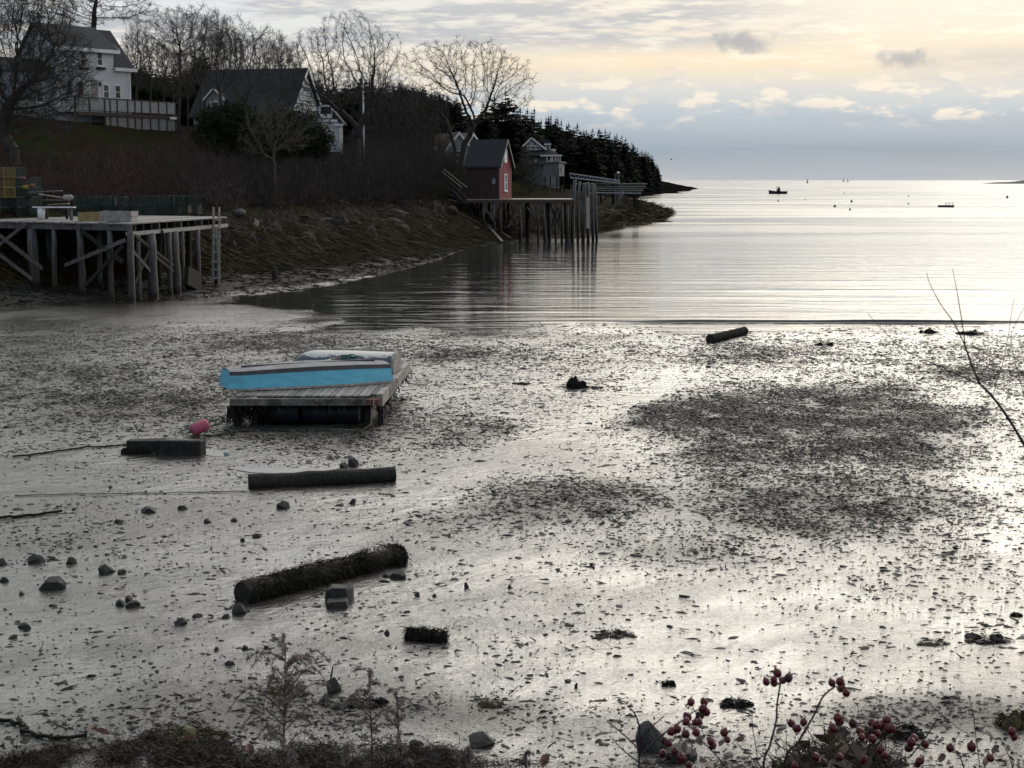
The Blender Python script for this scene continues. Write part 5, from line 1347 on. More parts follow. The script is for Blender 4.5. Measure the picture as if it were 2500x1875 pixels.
def rocks():
    log('smooth_log', (610, 1190), (964, 1174), .145, 'bare dark round log lying level on the mud below the float', WOODD)
    log('weedy_log', (592, 1470), (978, 1374), .15, 'thick log covered in black seaweed lying aslant on the mud', WOODD, 6500, .78)
    log('distant_log', (1733, 836), (1816, 816), .165, 'short barnacled log lying near the water edge at right', simple('barnacled_wood', (.016, .016, .013), (.032, .030, .026), 3.0, .9, spec=.03))
    t = log('weedy_stub', (992, 1558), (1086, 1566), .062, 'short weed covered stump of wood beside a small puddle', WOODD, 1500)
    # squared timber with rope and weed
    a, b = mudpt(312, 1108), mudpt(494, 1112)
    t = thing('old_timber', (a+b)/2, 'squared old timber half sunk in mud with rope tangled over its left end', 'timber'); off = t.location
    hh = 34*a.y/FPX
    m = MB(off); m.bar(lerp(a, b, .42)+Vector((0, .12, hh*.5)), b+Vector((0, .12, hh*.5)), .3, hh, j=.015); m.build('beam', WOODD, t)
    m = MB(off); m.bar(a+Vector((-.05, .2, hh*.45)), lerp(a, b, .5)+Vector((0, .22, hh*.48)), .25, hh*.8, j=.03); m.build('beam', WOODD, t)
    m = MB(off); m.bar(lerp(a, b, .5)+Vector((0, .06, hh+.012)), b+Vector((0, .06, hh+.012)), .16, .025, j=.008); m.build('top_plank', WOOD, t)
    weed_clump(335, 1106, 90, 36, 'weed and rope heap over the left end of the old timber', WEEDK, 300)
    # trailing ropes
    for (pts, r, lab) in (([(330, 1085), (270, 1092), (215, 1094), (150, 1102), (80, 1112), (20, 1118)], .018, 'long dark rope trailing left from the old timber'),
                          ([(472, 1063), (520, 1066), (580, 1056), (650, 1052), (720, 1056)], .014, 'thin rope running from the pink buoy toward the float'),
                          ([(0, 1268), (60, 1262), (110, 1257), (168, 1249)], .022, 'dark stick like rope lying at the left edge'),
                          ([(605, 1201), (500, 1203), (350, 1206), (150, 1209), (10, 1212)], .010, 'straight pale line stretched left from the smooth log'),
                          ([(-20, 1762), (40, 1768), (62, 1778), (52, 1792), (90, 1802), (160, 1806), (230, 1800)], .020, 'curled weed covered rope at the bottom left corner')):
        P = [mudpt(*q)+UP*(r*.9) for q in pts]; t = thing('rope', P[0], lab, 'rope')
        pp = []
        for i in range(len(P)-1):
            for k in range(5): pp.append(lerp(P[i], P[i+1], k/5)+Vector((rnd.uniform(-.03, .03), rnd.uniform(-.03, .03), rnd.uniform(0, .012))))
        m = MB(t.location); m.tube(pp, r, 6); m.build('line', ROPE if 'pale' in lab else WEEDK, t, True)
    # pink buoy
    c = mudpt(487, 1066); PINK = simple('pink_foam', (.42, .085, .15), (.34, .07, .12), 5.0, .55, bump=.1)
    t = thing('pink_buoy', c, 'faded pink cylindrical pot buoy lying by the old timber', 'buoy')
    ax = Vector((.80, .45, .38)).normalized(); r = .125; L = .36; b0 = Vector((-.14, -.05, .12))
    m = MB(); m.tube([b0, b0+ax*.03, b0+ax*(L-.03), b0+ax*L], [r*.72, r, r, r*.8], 20); m.build('float_body', PINK, t, True)
    m = MB(); m.tube([b0-ax*.07, b0+ax*(L+.05)], .018, 8); m.build('spindle', WOODD, t)
    m = MB(); m.tube([b0-ax*.06, b0+Vector((-.18, -.06, -.08)), b0+Vector((-.12, -.16, -.10)), b0+Vector((.0, -.14, -.1))], .010, 6); m.build('bridle', ROPE, t, True)
    # rocks seen one by one: centre x, base y, width, height
    RL = [(124, 1441, 62, 40, 'large dark angular rock near the left edge'), (828, 1474, 64, 52, 'square block of stone beside the weedy log'), (822, 1486, 56, 22, 'flat stone at the foot of the square block'),
          (584, 1503, 40, 30, 'dark rock at the near end of the weedy log'), (84, 1378, 46, 26, 'dark cracked rock above the large left rock'), (258, 1402, 44, 22, 'low pointed rock right of the left rocks'),
          (296, 1402, 28, 14, 'small wedge rock beside the low pointed rock'), (292, 1482, 34, 20, 'left one of a pair of low rocks'), (322, 1484, 38, 18, 'right one of a pair of low rocks'), (314, 1470, 22, 16, 'small rock behind the pair of low rocks'),
          (56, 1537, 42, 16, 'flat dark rock low at the left edge'), (30, 1561, 26, 10, 'thin slab below the flat dark rock'), (972, 1414, 42, 24, 'pointed dark rock off the end of the weedy log'), (946, 1410, 32, 10, 'flat flake of rock left of the pointed one'),
          (864, 1141, 34, 26, 'rough dark lump above the smooth log'), (840, 1144, 26, 14, 'low stone left of the rough lump'), (694, 1243, 38, 22, 'dark stone below the smooth log'), (860, 1232, 18, 14, 'round stone right below the smooth log'),
          (445, 1247, 24, 16, 'greenish stone left of the middle'), (360, 1254, 50, 18, 'broken dark rock heap left of centre'), (506, 1279, 24, 12, 'small brownish stone in the left middle'), (572, 1276, 18, 10, 'small black stone next to the brownish one'),
          (626, 1315, 28, 12, 'flat dark stone above the weedy log'), (592, 1324, 14, 10, 'small round stone by the flat dark one'), (288, 1279, 24, 12, 'small flat stone at left'), (270, 1194, 10, 8, 'tiny round stone under the timber'),
          (172, 1380, 26, 20, 'small pointed stone between the left rocks'), (0, 1382, 30, 18, 'rock cut by the left edge'), (8, 1424, 24, 16, 'small rock at the left edge'), (52, 1455, 20, 10, 'tiny stone left of the large rock'),
          (128, 1484, 24, 8, 'flat flake below the large left rock'), (440, 1528, 36, 20, 'jagged stone low in the left middle'), (480, 1510, 28, 10, 'thin flake above the jagged stone'), (550, 1512, 22, 12, 'small dark stone left of the log end rock'),
          (944, 1553, 24, 16, 'small block left of the weedy stub'), (1139, 1438, 14, 16, 'small upright stone right of the weedy log'), (1243, 1438, 10, 12, 'tiny upright stone in the middle mud'), (1060, 1460, 14, 10, 'tiny dark stone below the pointed rock'),
          (1018, 1458, 18, 12, 'small square stone below the pointed rock'), (816, 1694, 44, 40, 'rounded black rock among weed at bottom centre'), (792, 1724, 40, 26, 'grey wedge rock below the rounded black one'), (830, 1734, 42, 16, 'dark slab with wet top beside the wedge rock'),
          (596, 1588, 16, 14, 'small cube stone above the dry goldenrod'), (558, 1626, 28, 14, 'flat oval stone left of the dry goldenrod'), (527, 1590, 14, 10, 'tiny pebble left of the cube stone'), (1178, 1826, 78, 34, 'broad weedy rock near the bottom centre'),
          (1015, 1824, 40, 16, 'small dark rock left of the broad weedy rock'), (1596, 1836, 96, 74, 'big dark rock behind the rose hips'), (1650, 1862, 100, 46, 'low dark rock right of the big rock behind the rose hips'), (540, 1866, 44, 26, 'pale rounded stone at the bottom edge'),
          (588, 1872, 34, 18, 'smaller pale stone at the bottom edge'), (46, 1862, 30, 22, 'pale stone at the bottom left corner'), (2048, 1795, 60, 24, 'flat dark stone behind the right rose hips'), (1406, 1680, 12, 12, 'tiny round pebble above the rose hips')]
    for i, (px, py, w, h, lab) in enumerate(RL):
        p = mudpt(px, py-2); k = p.y/FPX*1.02
        o = bpy.data.objects.new('rock', BLOCK if 'square block' in lab else ROCKS[i % 6]); col.objects.link(o); tag(o, lab, 'rock', 'rocks on the mud')
        sx, sz = w*k*.58, h*k*1.02
        o.scale = (sx, sx*rnd.uniform(.65, .95), sz); o.rotation_euler = (0, 0, rnd.uniform(-.5, .5)+(i*.9 if w < 40 else 0)); o.location = (p.x, p.y+sx*.4, p.z+sz*.18)
    WL = [(1404, 946, 62, 44, 'large mound of black seaweed in the middle distance', 420), (2012, 843, 52, 18, 'dark weed clump near the water edge at right', 160), (2268, 812, 62, 16, 'left of two long dark weed clumps at the water edge', 160),
          (2372, 816, 90, 18, 'right of two long dark weed clumps at the water edge', 200), (1440, 947, 70, 8, 'thin weed tail right of the large seaweed mound', 80), (1275, 938, 60, 8, 'thin dark weed streak left of the large seaweed mound', 80),
          (1198, 1722, 90, 22, 'flat olive weed clump low in the middle', 240), (1795, 1720, 110, 26, 'stringy dark weed clump behind the upper rose hips', 260), (700, 1688, 130, 26, 'brown weed clump behind the dry goldenrod', 260),
          (2415, 1562, 150, 14, 'long dark weed streak low at the right edge', 160), (2280, 1572, 110, 10, 'thin weed streak left of the long one', 120), (1632, 1672, 46, 28, 'ragged black weed scrap in the lower middle', 120),
          (1500, 1550, 130, 10, 'thin scattered weed line in the lower middle', 120), (2480, 1504, 40, 20, 'weed lump at the right edge', 100), (890, 1720, 150, 22, 'dark weed strip right of the wedge rock', 220), (2480, 1770, 150, 50, 'brown weed heap at the lower right edge', 260),
          (2180, 1790, 200, 34, 'dark weed strip behind the rose hips', 300), (440, 1806, 280, 44, 'long heap of dark olive weed at the bottom left', 520), (520, 1800, 110, 40, 'yellowish olive weed tuft on the bottom heap', 220)]
    OLV = simple('olive_weed', (.075, .060, .018), (.04, .032, .012), 6.0, .5, bump=.2)
    for (px, py, w, h, lab, n) in WL: weed_clump(px, py, w, h, lab, OLV if ('olive' in lab or 'brown' in lab) else WEEDK, n)
    # small stake standing in the mud, and the dark stump by the far weed
    p = mudpt(806, 1655); t = thing('stake', p, 'short broken stick standing upright in the mud', 'stick'); m = MB(); m.bar((0, 0, -.05), (.03, 0, .12), .02, .015); m.build('stick', WOODD, t)
    p = ground(671, 682); t = thing('stump', p, 'short black post stump standing on the foreshore', 'post'); m = MB(); m.tube([(0, 0, -.1), (0, 0, .45), (.03, 0, .62)], [.2, .16, .08], 9, wob=.1); m.build('stump', WOODD, t)
rocks()

def puddles():
    m, N, b = mat_new('puddle_water'); b.inputs['Base Color'].default_value = (.03, .03, .028, 1); b.inputs['Roughness'].default_value = .03; b.inputs['IOR'].default_value = 1.34; b.inputs['Specular IOR Level'].default_value = .7
    for i, (px, py, w, h) in enumerate(((525, 1108, 60, 16), (690, 1150, 200, 16), (880, 1154, 150, 14), (965, 1552, 60, 24))):
        c = mudpt(px, py); V = [c]; n = 28
        for k in range(n):
            a = 2*math.pi*k/n; rr = 1+.20*math.sin(a*2+i)+.12*math.sin(a*3+i*2)+rnd.uniform(-.03, .03)
            q = onz(px+math.cos(a)*w/2*rr, py+math.sin(a)*h/2*rr, c.z); V.append(q)
        z = c.z+.012
        V = [(v.x, v.y, z) for v in V]
        tag(mesh_np('puddle', np.array(V), np.array([(0, 1+k, 1+(k+1) % n) for k in range(n)]), m), kind='structure')
puddles()

def litter():
    """mussel shells, pebbles and weed scraps strewn over the mud"""
    N0 = 1900000
    Y = np.sqrt(rng.uniform(12.3**2, 59.5**2, N0)); X = rng.uniform(-.37, .37, N0)*Y
    d = shore_d(X, Y)
    den = litter_density(X, Y)
    den *= np.clip(1.0+2.6*fbm(X/.45, Y/.7, 3, 61), .12, 2.4)
    den *= np.clip((-d-1.0)/2.0, 0, 1)
    area = .37*(59.5**2-12.3**2)
    keep = rng.random(N0) < 3.5*den*area/N0
    X, Y = X[keep], Y[keep]; Z = H(X, Y); n = len(X)
    s = np.exp(rng.normal(np.log(.0128), .62, n)); s = np.clip(s, .004, .055)*np.interp(Y, [12, 20, 40, 60], [.75, .95, 1.25, 1.5])
    # ragged lumps: four rim corners a little off the mud, a short ridge on top
    B = np.array([(1, -.25, .16), (.2, -1, .14), (-1, .1, .16), (.1, 1, .18), (-.42, .0, 1), (.45, .1, .86)], float)
    V = B[None]*(1+rng.uniform(-.4, .4, (n, 6, 1)))+rng.normal(0, .12, (n, 6, 3))*np.array([1, 1, .35])
    V = V*np.stack([s*rng.uniform(.9, 2.0, n), s*rng.uniform(.6, 1.2, n), s*rng.uniform(.35, .85, n)*np.clip(.016/s, .35, 1)**.6], 1)[:, None, :]
    a = rng.normal(0, .6, n); c, si = np.cos(a)[:, None], np.sin(a)[:, None]
    x = V[..., 0]*c-V[..., 1]*si; y = V[..., 0]*si+V[..., 1]*c
    V = np.stack([x+X[:, None], y+Y[:, None], V[..., 2]+Z[:, None]], -1).reshape(-1, 3)
    k6 = (np.arange(n)*6)[:, None]
    F = [np.concatenate([k6+np.array([[0, 1, 5]]), k6+np.array([[2, 3, 4]])])[:, ::-1], np.concatenate([k6+np.array([[1, 2, 4, 5]]), k6+np.array([[3, 0, 5, 4]])])[:, ::-1]]
    LM = simple('mussel_litter', (.009, .009, .010), (.020, .019, .017), 2.0, .58, bump=0.0, spec=.16, c3=(.045, .042, .036), coord='Object')
    o = mesh_np('mussel_litter', V, F, LM); tag(o, 'dark litter of mussel shells pebbles and weed scraps over the mud', 'shells', kind='stuff')
    # short dark weed scraps, lying flat
    k = rng.random(n) < .05; n2 = int(k.sum())
    dirs = np.stack([rng.normal(0, 1, n2), rng.normal(0, .35, n2), rng.normal(0, .06, n2)+.05], 1); dirs /= np.linalg.norm(dirs, axis=1, keepdims=True)
    V, F = strands(np.stack([X[k], Y[k], Z[k]+.012], 1), dirs, rng.uniform(.03, .13, n2), rng.uniform(.004, .012, n2), 3, None, .22, surf=H, lift=.006)
    o = mesh_np('weed_scraps', V, F, WEEDK); tag(o, 'thin dark scraps of seaweed scattered over the mud', 'seaweed', kind='stuff')
    return n
NL = litter()

def wrack():
    """line of torn weed, sticks and dead leaves along the top of the mud at the bottom of the picture"""
    n = 34000
    px = rng.uniform(-60, 2560, n); py = 1850+rng.normal(0, 16, n)-10*np.sin(px/170.0)
    lim = np.interp(px, [-60, 0, 250, 330, 500, 700, 1000, 1250, 1500, 2560], [1850, 1846, 1840, 1812, 1800, 1826, 1834, 1868, 1868, 1868])+70*fbm(px/85., px*0, 3, 19)
    ok = (py > lim) & (py < 1930) & (rng.random(n) < np.interp(px, [0, 1000, 1300, 2500], [1, .9, .25, .25]))
    ok &= fbm(px/60., py/25., 3, 12) > -.10
    pts = mudpts(px[ok][:5200], py[ok][:5200])
    n2 = len(pts); pts = np.repeat(pts, 4, 0)+rng.normal(0, .05, (n2*4, 3))*np.array([1, 1, .0]); n3 = len(pts); pts[:, 2] += rng.random(n3)*.05
    dirs = np.stack([rng.normal(0, 1, n3), rng.normal(0, .5, n3), rng.uniform(-.1, .5, n3)], 1); dirs /= np.linalg.norm(dirs, axis=1, keepdims=True)
    V, F = strands(pts, dirs, rng.uniform(.03, .15, n3), rng.uniform(.0015, .005, n3), 3, .2, .35)
    DW = simple('dry_wrack', (.050, .038, .026), (.020, .016, .012), 14.0, .7, bump=0)
    tag(mesh_np('wrack_line', V, F, DW), 'tangled line of dead weed and straw along the bottom edge', 'seaweed', kind='stuff')
    # fallen leaves that can be told apart
    LEAF = simple('dead_leaf', (.16, .085, .055), (.10, .055, .04), 8.0, .7, bump=.1)
    for i, (lx, ly) in enumerate(((462, 1822), (448, 1838), (700, 1850), (720, 1862), (330, 1856), (226, 1790), (250, 1802), (1080, 1870), (610, 1848), (1330, 1872))):
        p = mudpt(lx, ly); m = MB(); s = rnd.uniform(.06, .10)
        vs = [(-s, 0, 0), (-s*.4, s*.45, .02), (s*.4, s*.4, .03), (s, 0, .01), (s*.4, -s*.42, .025), (-s*.4, -s*.45, .015), (0, 0, -.01)]
        m.add(vs, [(6, 0, 1), (6, 1, 2), (6, 2, 3), (6, 3, 4), (6, 4, 5), (6, 5, 0)]); o = m.build('dead_leaf', LEAF)
        o.location = p+UP*.05; o.rotation_euler = (rnd.uniform(-.5, .5), rnd.uniform(-.5, .5), rnd.uniform(0, 6)); tag(o, 'fallen brown leaf lying on the wrack at the bottom edge', 'leaf', 'fallen leaves on the wrack')
wrack()
# ------------------------------------------------------------------ bare trees by space colonisation
BARK = simple('grey_bark', (.060, .052, .046), (.030, .026, .024), 6.0, .85, (1, 1, .4), .5, .03)
BARKD = simple('dark_bark', (.034, .029, .026), (.018, .016, .015), 6.0, .85, (1, 1, .4), .5, .03)
BARKP = simple('pale_bark', (.105, .092, .080), (.055, .048, .042), 6.0, .85, (1, 1, .4), .5, .03)
def sc_tree(seed, trunk, pts, step=.28, infl=3.2, kill=.45, iters=140, up=.06, jit=.13):
    r = np.random.default_rng(seed)
    nodes = [np.array(p, float) for p in trunk]; par = [-1]+list(range(len(trunk)-1))
    A = np.array(pts, float); alive = np.ones(len(A), bool)
    Nn = np.array(nodes); D = np.linalg.norm(A[:, None]-Nn[None], axis=2); near = D.argmin(1); dist = D.min(1)
    for it in range(iters):
        act = alive & (dist < infl)
        if not act.any():
            if it > 6: break
            act = alive & (dist <= dist[alive].min()+.5)
        new = []
        for k in np.unique(near[act]):
            m = act & (near == k); v = A[m]-nodes[k]; v /= np.linalg.norm(v, axis=1, keepdims=True)+1e-9
            g = v.mean(0)+np.array([0, 0, up])+r.normal(0, jit, 3); L = np.linalg.norm(g)
            if L < .05: continue
            new.append((k, nodes[k]+g/L*step))
        if not new: break
        s0 = len(nodes)
        for k, p in new: nodes.append(p); par.append(int(k))
        Q = np.array([p for _, p in new]); Dn = np.linalg.norm(A[:, None]-Q[None], axis=2); j = Dn.argmin(1); dm = Dn.min(1)
        b = dm < dist; near[b] = j[b]+s0; dist[b] = dm[b]; alive &= dist > kill
    return np.array(nodes), np.array(par)
def tree_mesh(nodes, par, rtip=.009, expo=2.12, r0=None, twigs=2, tl=.55, seed=1, droop=0.0, tw=.0055):
    r = np.random.default_rng(seed); n = len(nodes)
    acc = np.zeros(n); kids = np.bincount(par[par >= 0], minlength=n)
    acc[kids == 0] = rtip**expo
    for i in range(n-1, 0, -1): acc[par[i]] += acc[i] if acc[i] > 0 else rtip**expo
    R = acc**(1/expo)
    if r0: R = R*np.interp(R, [rtip, R.max()], [1, r0/R.max()])
    def tubes(P, Q, ra, rb, k):
        d = Q-P; L = np.linalg.norm(d, axis=1, keepdims=True)+1e-9; d = d/L
        a = np.where(np.abs(d[:, 2:3]) < .9, np.array([[0, 0, 1.0]]), np.array([[1.0, 0, 0]])); x = np.cross(d, a); x /= np.linalg.norm(x, axis=1, keepdims=True); y = np.cross(d, x)
        an = np.arange(k)*2*np.pi/k; c = np.cos(an)[None, :, None]; s = np.sin(an)[None, :, None]
        o = x[:, None]*c+y[:, None]*s
        V = np.concatenate([P[:, None]+o*ra[:, None, None], (Q+d*rb[:, None]*.3)[:, None]+o*rb[:, None, None]], 1)
        m = len(P); b = (np.arange(m)*2*k)[:, None]; i = np.arange(k)[None]; j = (np.arange(k)+1)[None] % k
        F = np.stack([b+i, b+j, b+k+j, b+k+i], -1).reshape(-1, 4)
        return V.reshape(-1, 3), F
    e = np.arange(1, n); P, Q = nodes[par[e]], nodes[e]; ra = np.minimum(R[par[e]], R[e]*1.35+.002); rb = R[e]
    Vs, Fs, o = [], [], 0
    for msk, k in ((rb > .05, 8), ((rb <= .05) & (rb > .02), 5), (rb <= .02, 3)):
        if msk.any():
            V, F = tubes(P[msk], Q[msk], ra[msk], rb[msk], k); Vs.append(V); Fs.append(F+o); o += len(V)
    # fine twigs on every thin piece
    thin = np.where(rb < .035)[0]
    for gen in range(twigs):
        b = np.repeat(thin, 2 if gen else 3); t = r.random(len(b))[:, None]
        S = P[b]+(Q[b]-P[b])*t; d = (Q[b]-P[b]); d /= np.linalg.norm(d, axis=1, keepdims=True)+1e-9
        d = d*.7+r.normal(0, .55, d.shape)+np.array([0, 0, .18-droop]); d /= np.linalg.norm(d, axis=1, keepdims=True)
        L = r.uniform(.4, 1.0, (len(b), 1))*tl; M_ = S+d*L*.5
        d2 = d+r.normal(0, .35, d.shape)+np.array([0, 0, .15-droop]); d2 /= np.linalg.norm(d2, axis=1, keepdims=True); E = M_+d2*L*.5
        w = np.full(len(b), tw)
        if gen:       # the finest spray is ribbon thin
            sd = np.cross(d, r.normal(size=d.shape)); sd /= np.linalg.norm(sd, axis=1, keepdims=True)+1e-9; m_ = len(b); sd = sd*tw
            V = np.stack([S-sd, S+sd, M_+sd*.8, M_-sd*.8, E+sd*.3, E-sd*.3], 1).reshape(-1, 3); i6 = (np.arange(m_)*6)[:, None]
            Vs.append(V); Fs.append(np.concatenate([i6+np.array([[0, 1, 2, 3]]), i6+np.array([[3, 2, 4, 5]])])+o); o += len(V); continue
        V, F = tubes(np.concatenate([S, M_]), np.concatenate([M_, E]), np.concatenate([w, w*.8]), np.concatenate([w*.8, w*.4]), 3); Vs.append(V); Fs.append(F+o); o += len(V)
    return np.concatenate(Vs), np.concatenate(Fs), R
def crown_pts(seed, n, c, s, hollow=.35, low=-.55, flat=0):
    r = np.random.default_rng(seed); out = []
    while len(out) < n:
        p = r.uniform(-1, 1, 3); q = np.linalg.norm(p)
        if q > 1 or q < hollow or p[2] < low: continue
        if p[2] < 0 and math.hypot(p[0], p[1]) < .25: continue
        out.append(p)
    return np.array(out)*np.array(s)+np.array(c)
def bare_tree(name, base, trunk_px, Yd, crown, label, mat, seed, n=700, r0=.4, step=.26, kill=.42, group=None, tl=.5, droop=0.0, depthscale=.8, tw=.006, twigs=2, hollow=.35, low=-.55):
    g = Vector(base); t = thing(name, g, label, 'tree', group)
    tr = [Vector((g.x, g.y, g.z-.4))]
    for (x, y) in trunk_px: tr.append(at(x, y, Yd))
    pts = []
    fine = [tr[0]]
    for a, b in zip(tr[:-1], tr[1:]):
        k = max(1, int((b-a).length/step))
        for i in range(1, k+1): fine.append(lerp(a, b, i/k)+Vector((rnd.uniform(-.03, .03),)*3))
    P = []
    for (cx, cy, rx, ry) in crown:
        c = at(cx, cy, Yd); kx = Yd/FPX
        P.append(crown_pts(seed+int(cx), int(n*rx*ry/sum(q[2]*q[3] for q in crown)), (c.x, c.y, c.z), (rx*kx, rx*kx*depthscale, ry*kx), hollow, low))
    nodes, par = sc_tree(seed, [tuple(p-g) for p in fine], np.concatenate(P)-np.array(g), step, 3.6, kill)
    V, F, R = tree_mesh(nodes, par, seed=seed, r0=r0, tl=tl, droop=droop, tw=tw, twigs=twigs)
    # trunk part below the first fork, crown above
    kids = np.bincount(par[par >= 0], minlength=len(nodes)); nt = len(fine)
    zt = nodes[nt-1][2]
    fz = V[F].mean(1); dn = np.array([np.inf]); 
    tp = np.array([tuple(p-g) for p in fine]); dd = np.min(np.linalg.norm(fz[:, None, :]-tp[None, ::2], axis=2), axis=1) if len(F) < 400000 else np.full(len(F), 9)
    tm = (dd < r0*1.2+.15) & (fz[:, 2] < zt+.1)
    for nm, msk in (('trunk', tm), ('crown', ~tm)):
        f = F[msk]; u, inv = np.unique(f, return_inverse=True)
        if len(f): mesh_np(nm, V[u], inv.reshape(-1, 4), mat, t, smooth=True)
    return t
def trees():
    def gb(px, Y): p = at(px, 440, Y); return (p.x, Y, Hs(p.x, Y))
    E = bare_tree('bare_oak', gb(868, 138), [(867, 400), (869, 365), (867, 335)], 138.0, [(760, 140, 66, 78), (850, 120, 95, 95), (935, 150, 60, 85), (830, 215, 150, 62), (955, 255, 70, 36), (745, 245, 65, 40)],
                  'large spreading bare tree with thick dark trunk in front of the grey house', BARKD, 3, 2000, .46, .30, .32, tl=.6, tw=.0075)
    Fh = bare_tree('bare_maple', gb(1122, 156), [(1125, 405), (1128, 380), (1134, 352)], 156.0, [(1060, 160, 85, 62), (1150, 160, 110, 75), (1245, 190, 75, 55), (1120, 235, 130, 50), (1215, 290, 80, 16), (1250, 245, 60, 36)],
                  'wide flat topped bare tree rising behind the red shed', BARKD, 9, 1800, .28, .33, .35, tl=.6, tw=.0075)
    st = bare_tree('bare_sapling', gb(1112, 154), [(1110, 360), (1098, 318), (1086, 288)], 154.0, [(1065, 250, 50, 50), (1040, 290, 50, 40)], 'slender leaning bare tree left of the wide tree by the shed', BARKD, 15, 260, .18, .28, .45)
    L = bare_tree('gnarled_tree', gb(38, 90), [(36, 420), (30, 370), (8, 330), (12, 285), (25, 250)], 90.0, [(40, 120, 120, 110), (120, 200, 105, 95), (20, 240, 90, 80), (160, 140, 75, 80), (60, 20, 130, 70), (100, 300, 80, 40), (175, 200, 60, 70)],
                  'dense bare tree with pale twisted trunk at the left edge', BARK, 21, 2800, .40, .24, .27, tl=1.0, droop=.16, tw=.0075, twigs=3, hollow=.05, low=-1)
    Bk = bare_tree('tall_bare_tree', gb(228, 182), [(226, 120), (228, 80), (230, 30), (235, 0)], 182.0, [(300, 10, 95, 75), (180, 20, 90, 80), (250, -60, 110, 70), (345, 40, 50, 45), (110, 40, 80, 70)], 'tall dark bare tree standing behind the white house roof', BARKD, 27, 1700, .36, .30, .40, tl=.7, tw=.010)
    C = bare_tree('round_bare_tree', gb(440, 190), [(440, 190), (438, 150), (440, 120)], 190.0, [(440, 80, 88, 66), (440, 120, 70, 35)], 'round crowned bare tree on the skyline right of the white house', BARK, 33, 1300, .20, .30, .40, tl=.7, hollow=.2, tw=.010)
    G = bare_tree('skyline_bare_tree', gb(640, 205), [(640, 255), (641, 238)], 205.0, [(615, 125, 48, 52), (662, 118, 52, 56), (640, 170, 66, 48), (625, 215, 50, 34)], 'bare tree on the skyline just above the grey roof', BARK, 39, 900, .16, .32, .42, tl=.8, tw=.010, hollow=.15, group='bare trees on the skyline')
    def cp_(px, Y, sc, rz, lab):
        x, y, z = gb(px, Y); dup(G, (x, y, z), rz, sc, lab, 'bare trees on the skyline')
    cp_(555, 210, .95, 1.2, 'bare skyline tree left of the one above the grey roof')
    cp_(590, 220, 1.0, 2.9, 'bare skyline tree behind the left end of the grey roof')
    cp_(700, 200, .92, 4.0, 'bare skyline tree above the right end of the grey roof')
    cp_(345, 215, .85, 5.1, 'bare skyline tree close behind the white house gable')
    cp_(500, 215, .8, .4, 'small bare skyline tree beside the round crowned one')
    cp_(985, 210, .78, 2.2, 'bare tree on the dark skyline between the two big trees')
    cp_(492, 158, .92, 1.0, 'bare tree in front of the left end of the grey house')
    cp_(545, 152, .90, 2.0, 'bare tree hiding the dormer of the grey house')
    cp_(612, 150, .88, 3.6, 'bare tree in front of the middle of the grey roof')
    cp_(690, 146, .80, 5.0, 'low bare tree in front of the grey house gable')
    cp_(925, 168, .70, 4.4, 'dark bare tree right of the flagpole')
    cp_(985, 172, .66, .9, 'dark bare tree in the hollow between the two big trees')
    cp_(1040, 170, .60, 2.7, 'bare tree just left of the slender leaning one')
    for (q, Yq, sq, lab) in ((338, 178, .72, 'bare tree right behind the white house corner'), (372, 172, .66, 'bare tree above the middle of the house deck'), (405, 176, .70, 'bare tree above the right half of the house deck'), (428, 170, .58, 'low bare tree right of the house deck'),
                       (462, 172, .62, 'bare tree left of the pointed cedar'), (770, 172, .62, 'bare tree just behind the white ell'), (815, 176, .66, 'bare tree behind the big tree, left of its trunk'), (895, 160, .62, 'bare tree close to the flagpole'),
                       (955, 158, .62, 'brown bare tree above the grey thicket'), (1015, 162, .58, 'brown bare tree above the right end of the thicket'), (1075, 176, .55, 'bare tree between the slender tree and the cottages'), (1195, 250, .62, 'bare tree behind the red shed roof'), (1285, 245, .42, 'bare tree above the shrub by the shed')):
        cp_(q, Yq, sq, q*.37, lab)
    cp_(445, 165, .6, 3.0, 'small bare tree at the right end of the house deck')
    cp_(1305, 330, .75, 3.3, 'small bare tree above the porch house wood')
    # bare shrubs told apart
    S = bare_tree('bare_shrub', gb(672, 104), [(670, 405), (668, 396)], 104.0, [(640, 330, 70, 60), (710, 320, 75, 62), (670, 290, 85, 45)], 'pale many stemmed bare shrub before the dark evergreens', BARKP, 45, 700, .07, .22, .34, tl=.6, hollow=0, low=-1, tw=.006)
    bare_tree('bare_shrub', gb(1292, 168), [(1293, 460), (1292, 448)], 168.0, [(1288, 420, 38, 34), (1300, 445, 36, 26)], 'rounded brown shrub just right of the red shed', BARK, 51, 620, .08, .2, .32, tl=.7, hollow=0, low=-1, tw=.010, twigs=3)
    bare_tree('bare_shrub', gb(520, 84), [(523, 530), (525, 515)], 84.0, [(560, 480, 60, 45), (510, 480, 45, 38)], 'tangled grey shrub at the end of the left wharf', BARK, 57, 380, .06, .18, .32, tl=.5, hollow=0, low=-1)
trees()

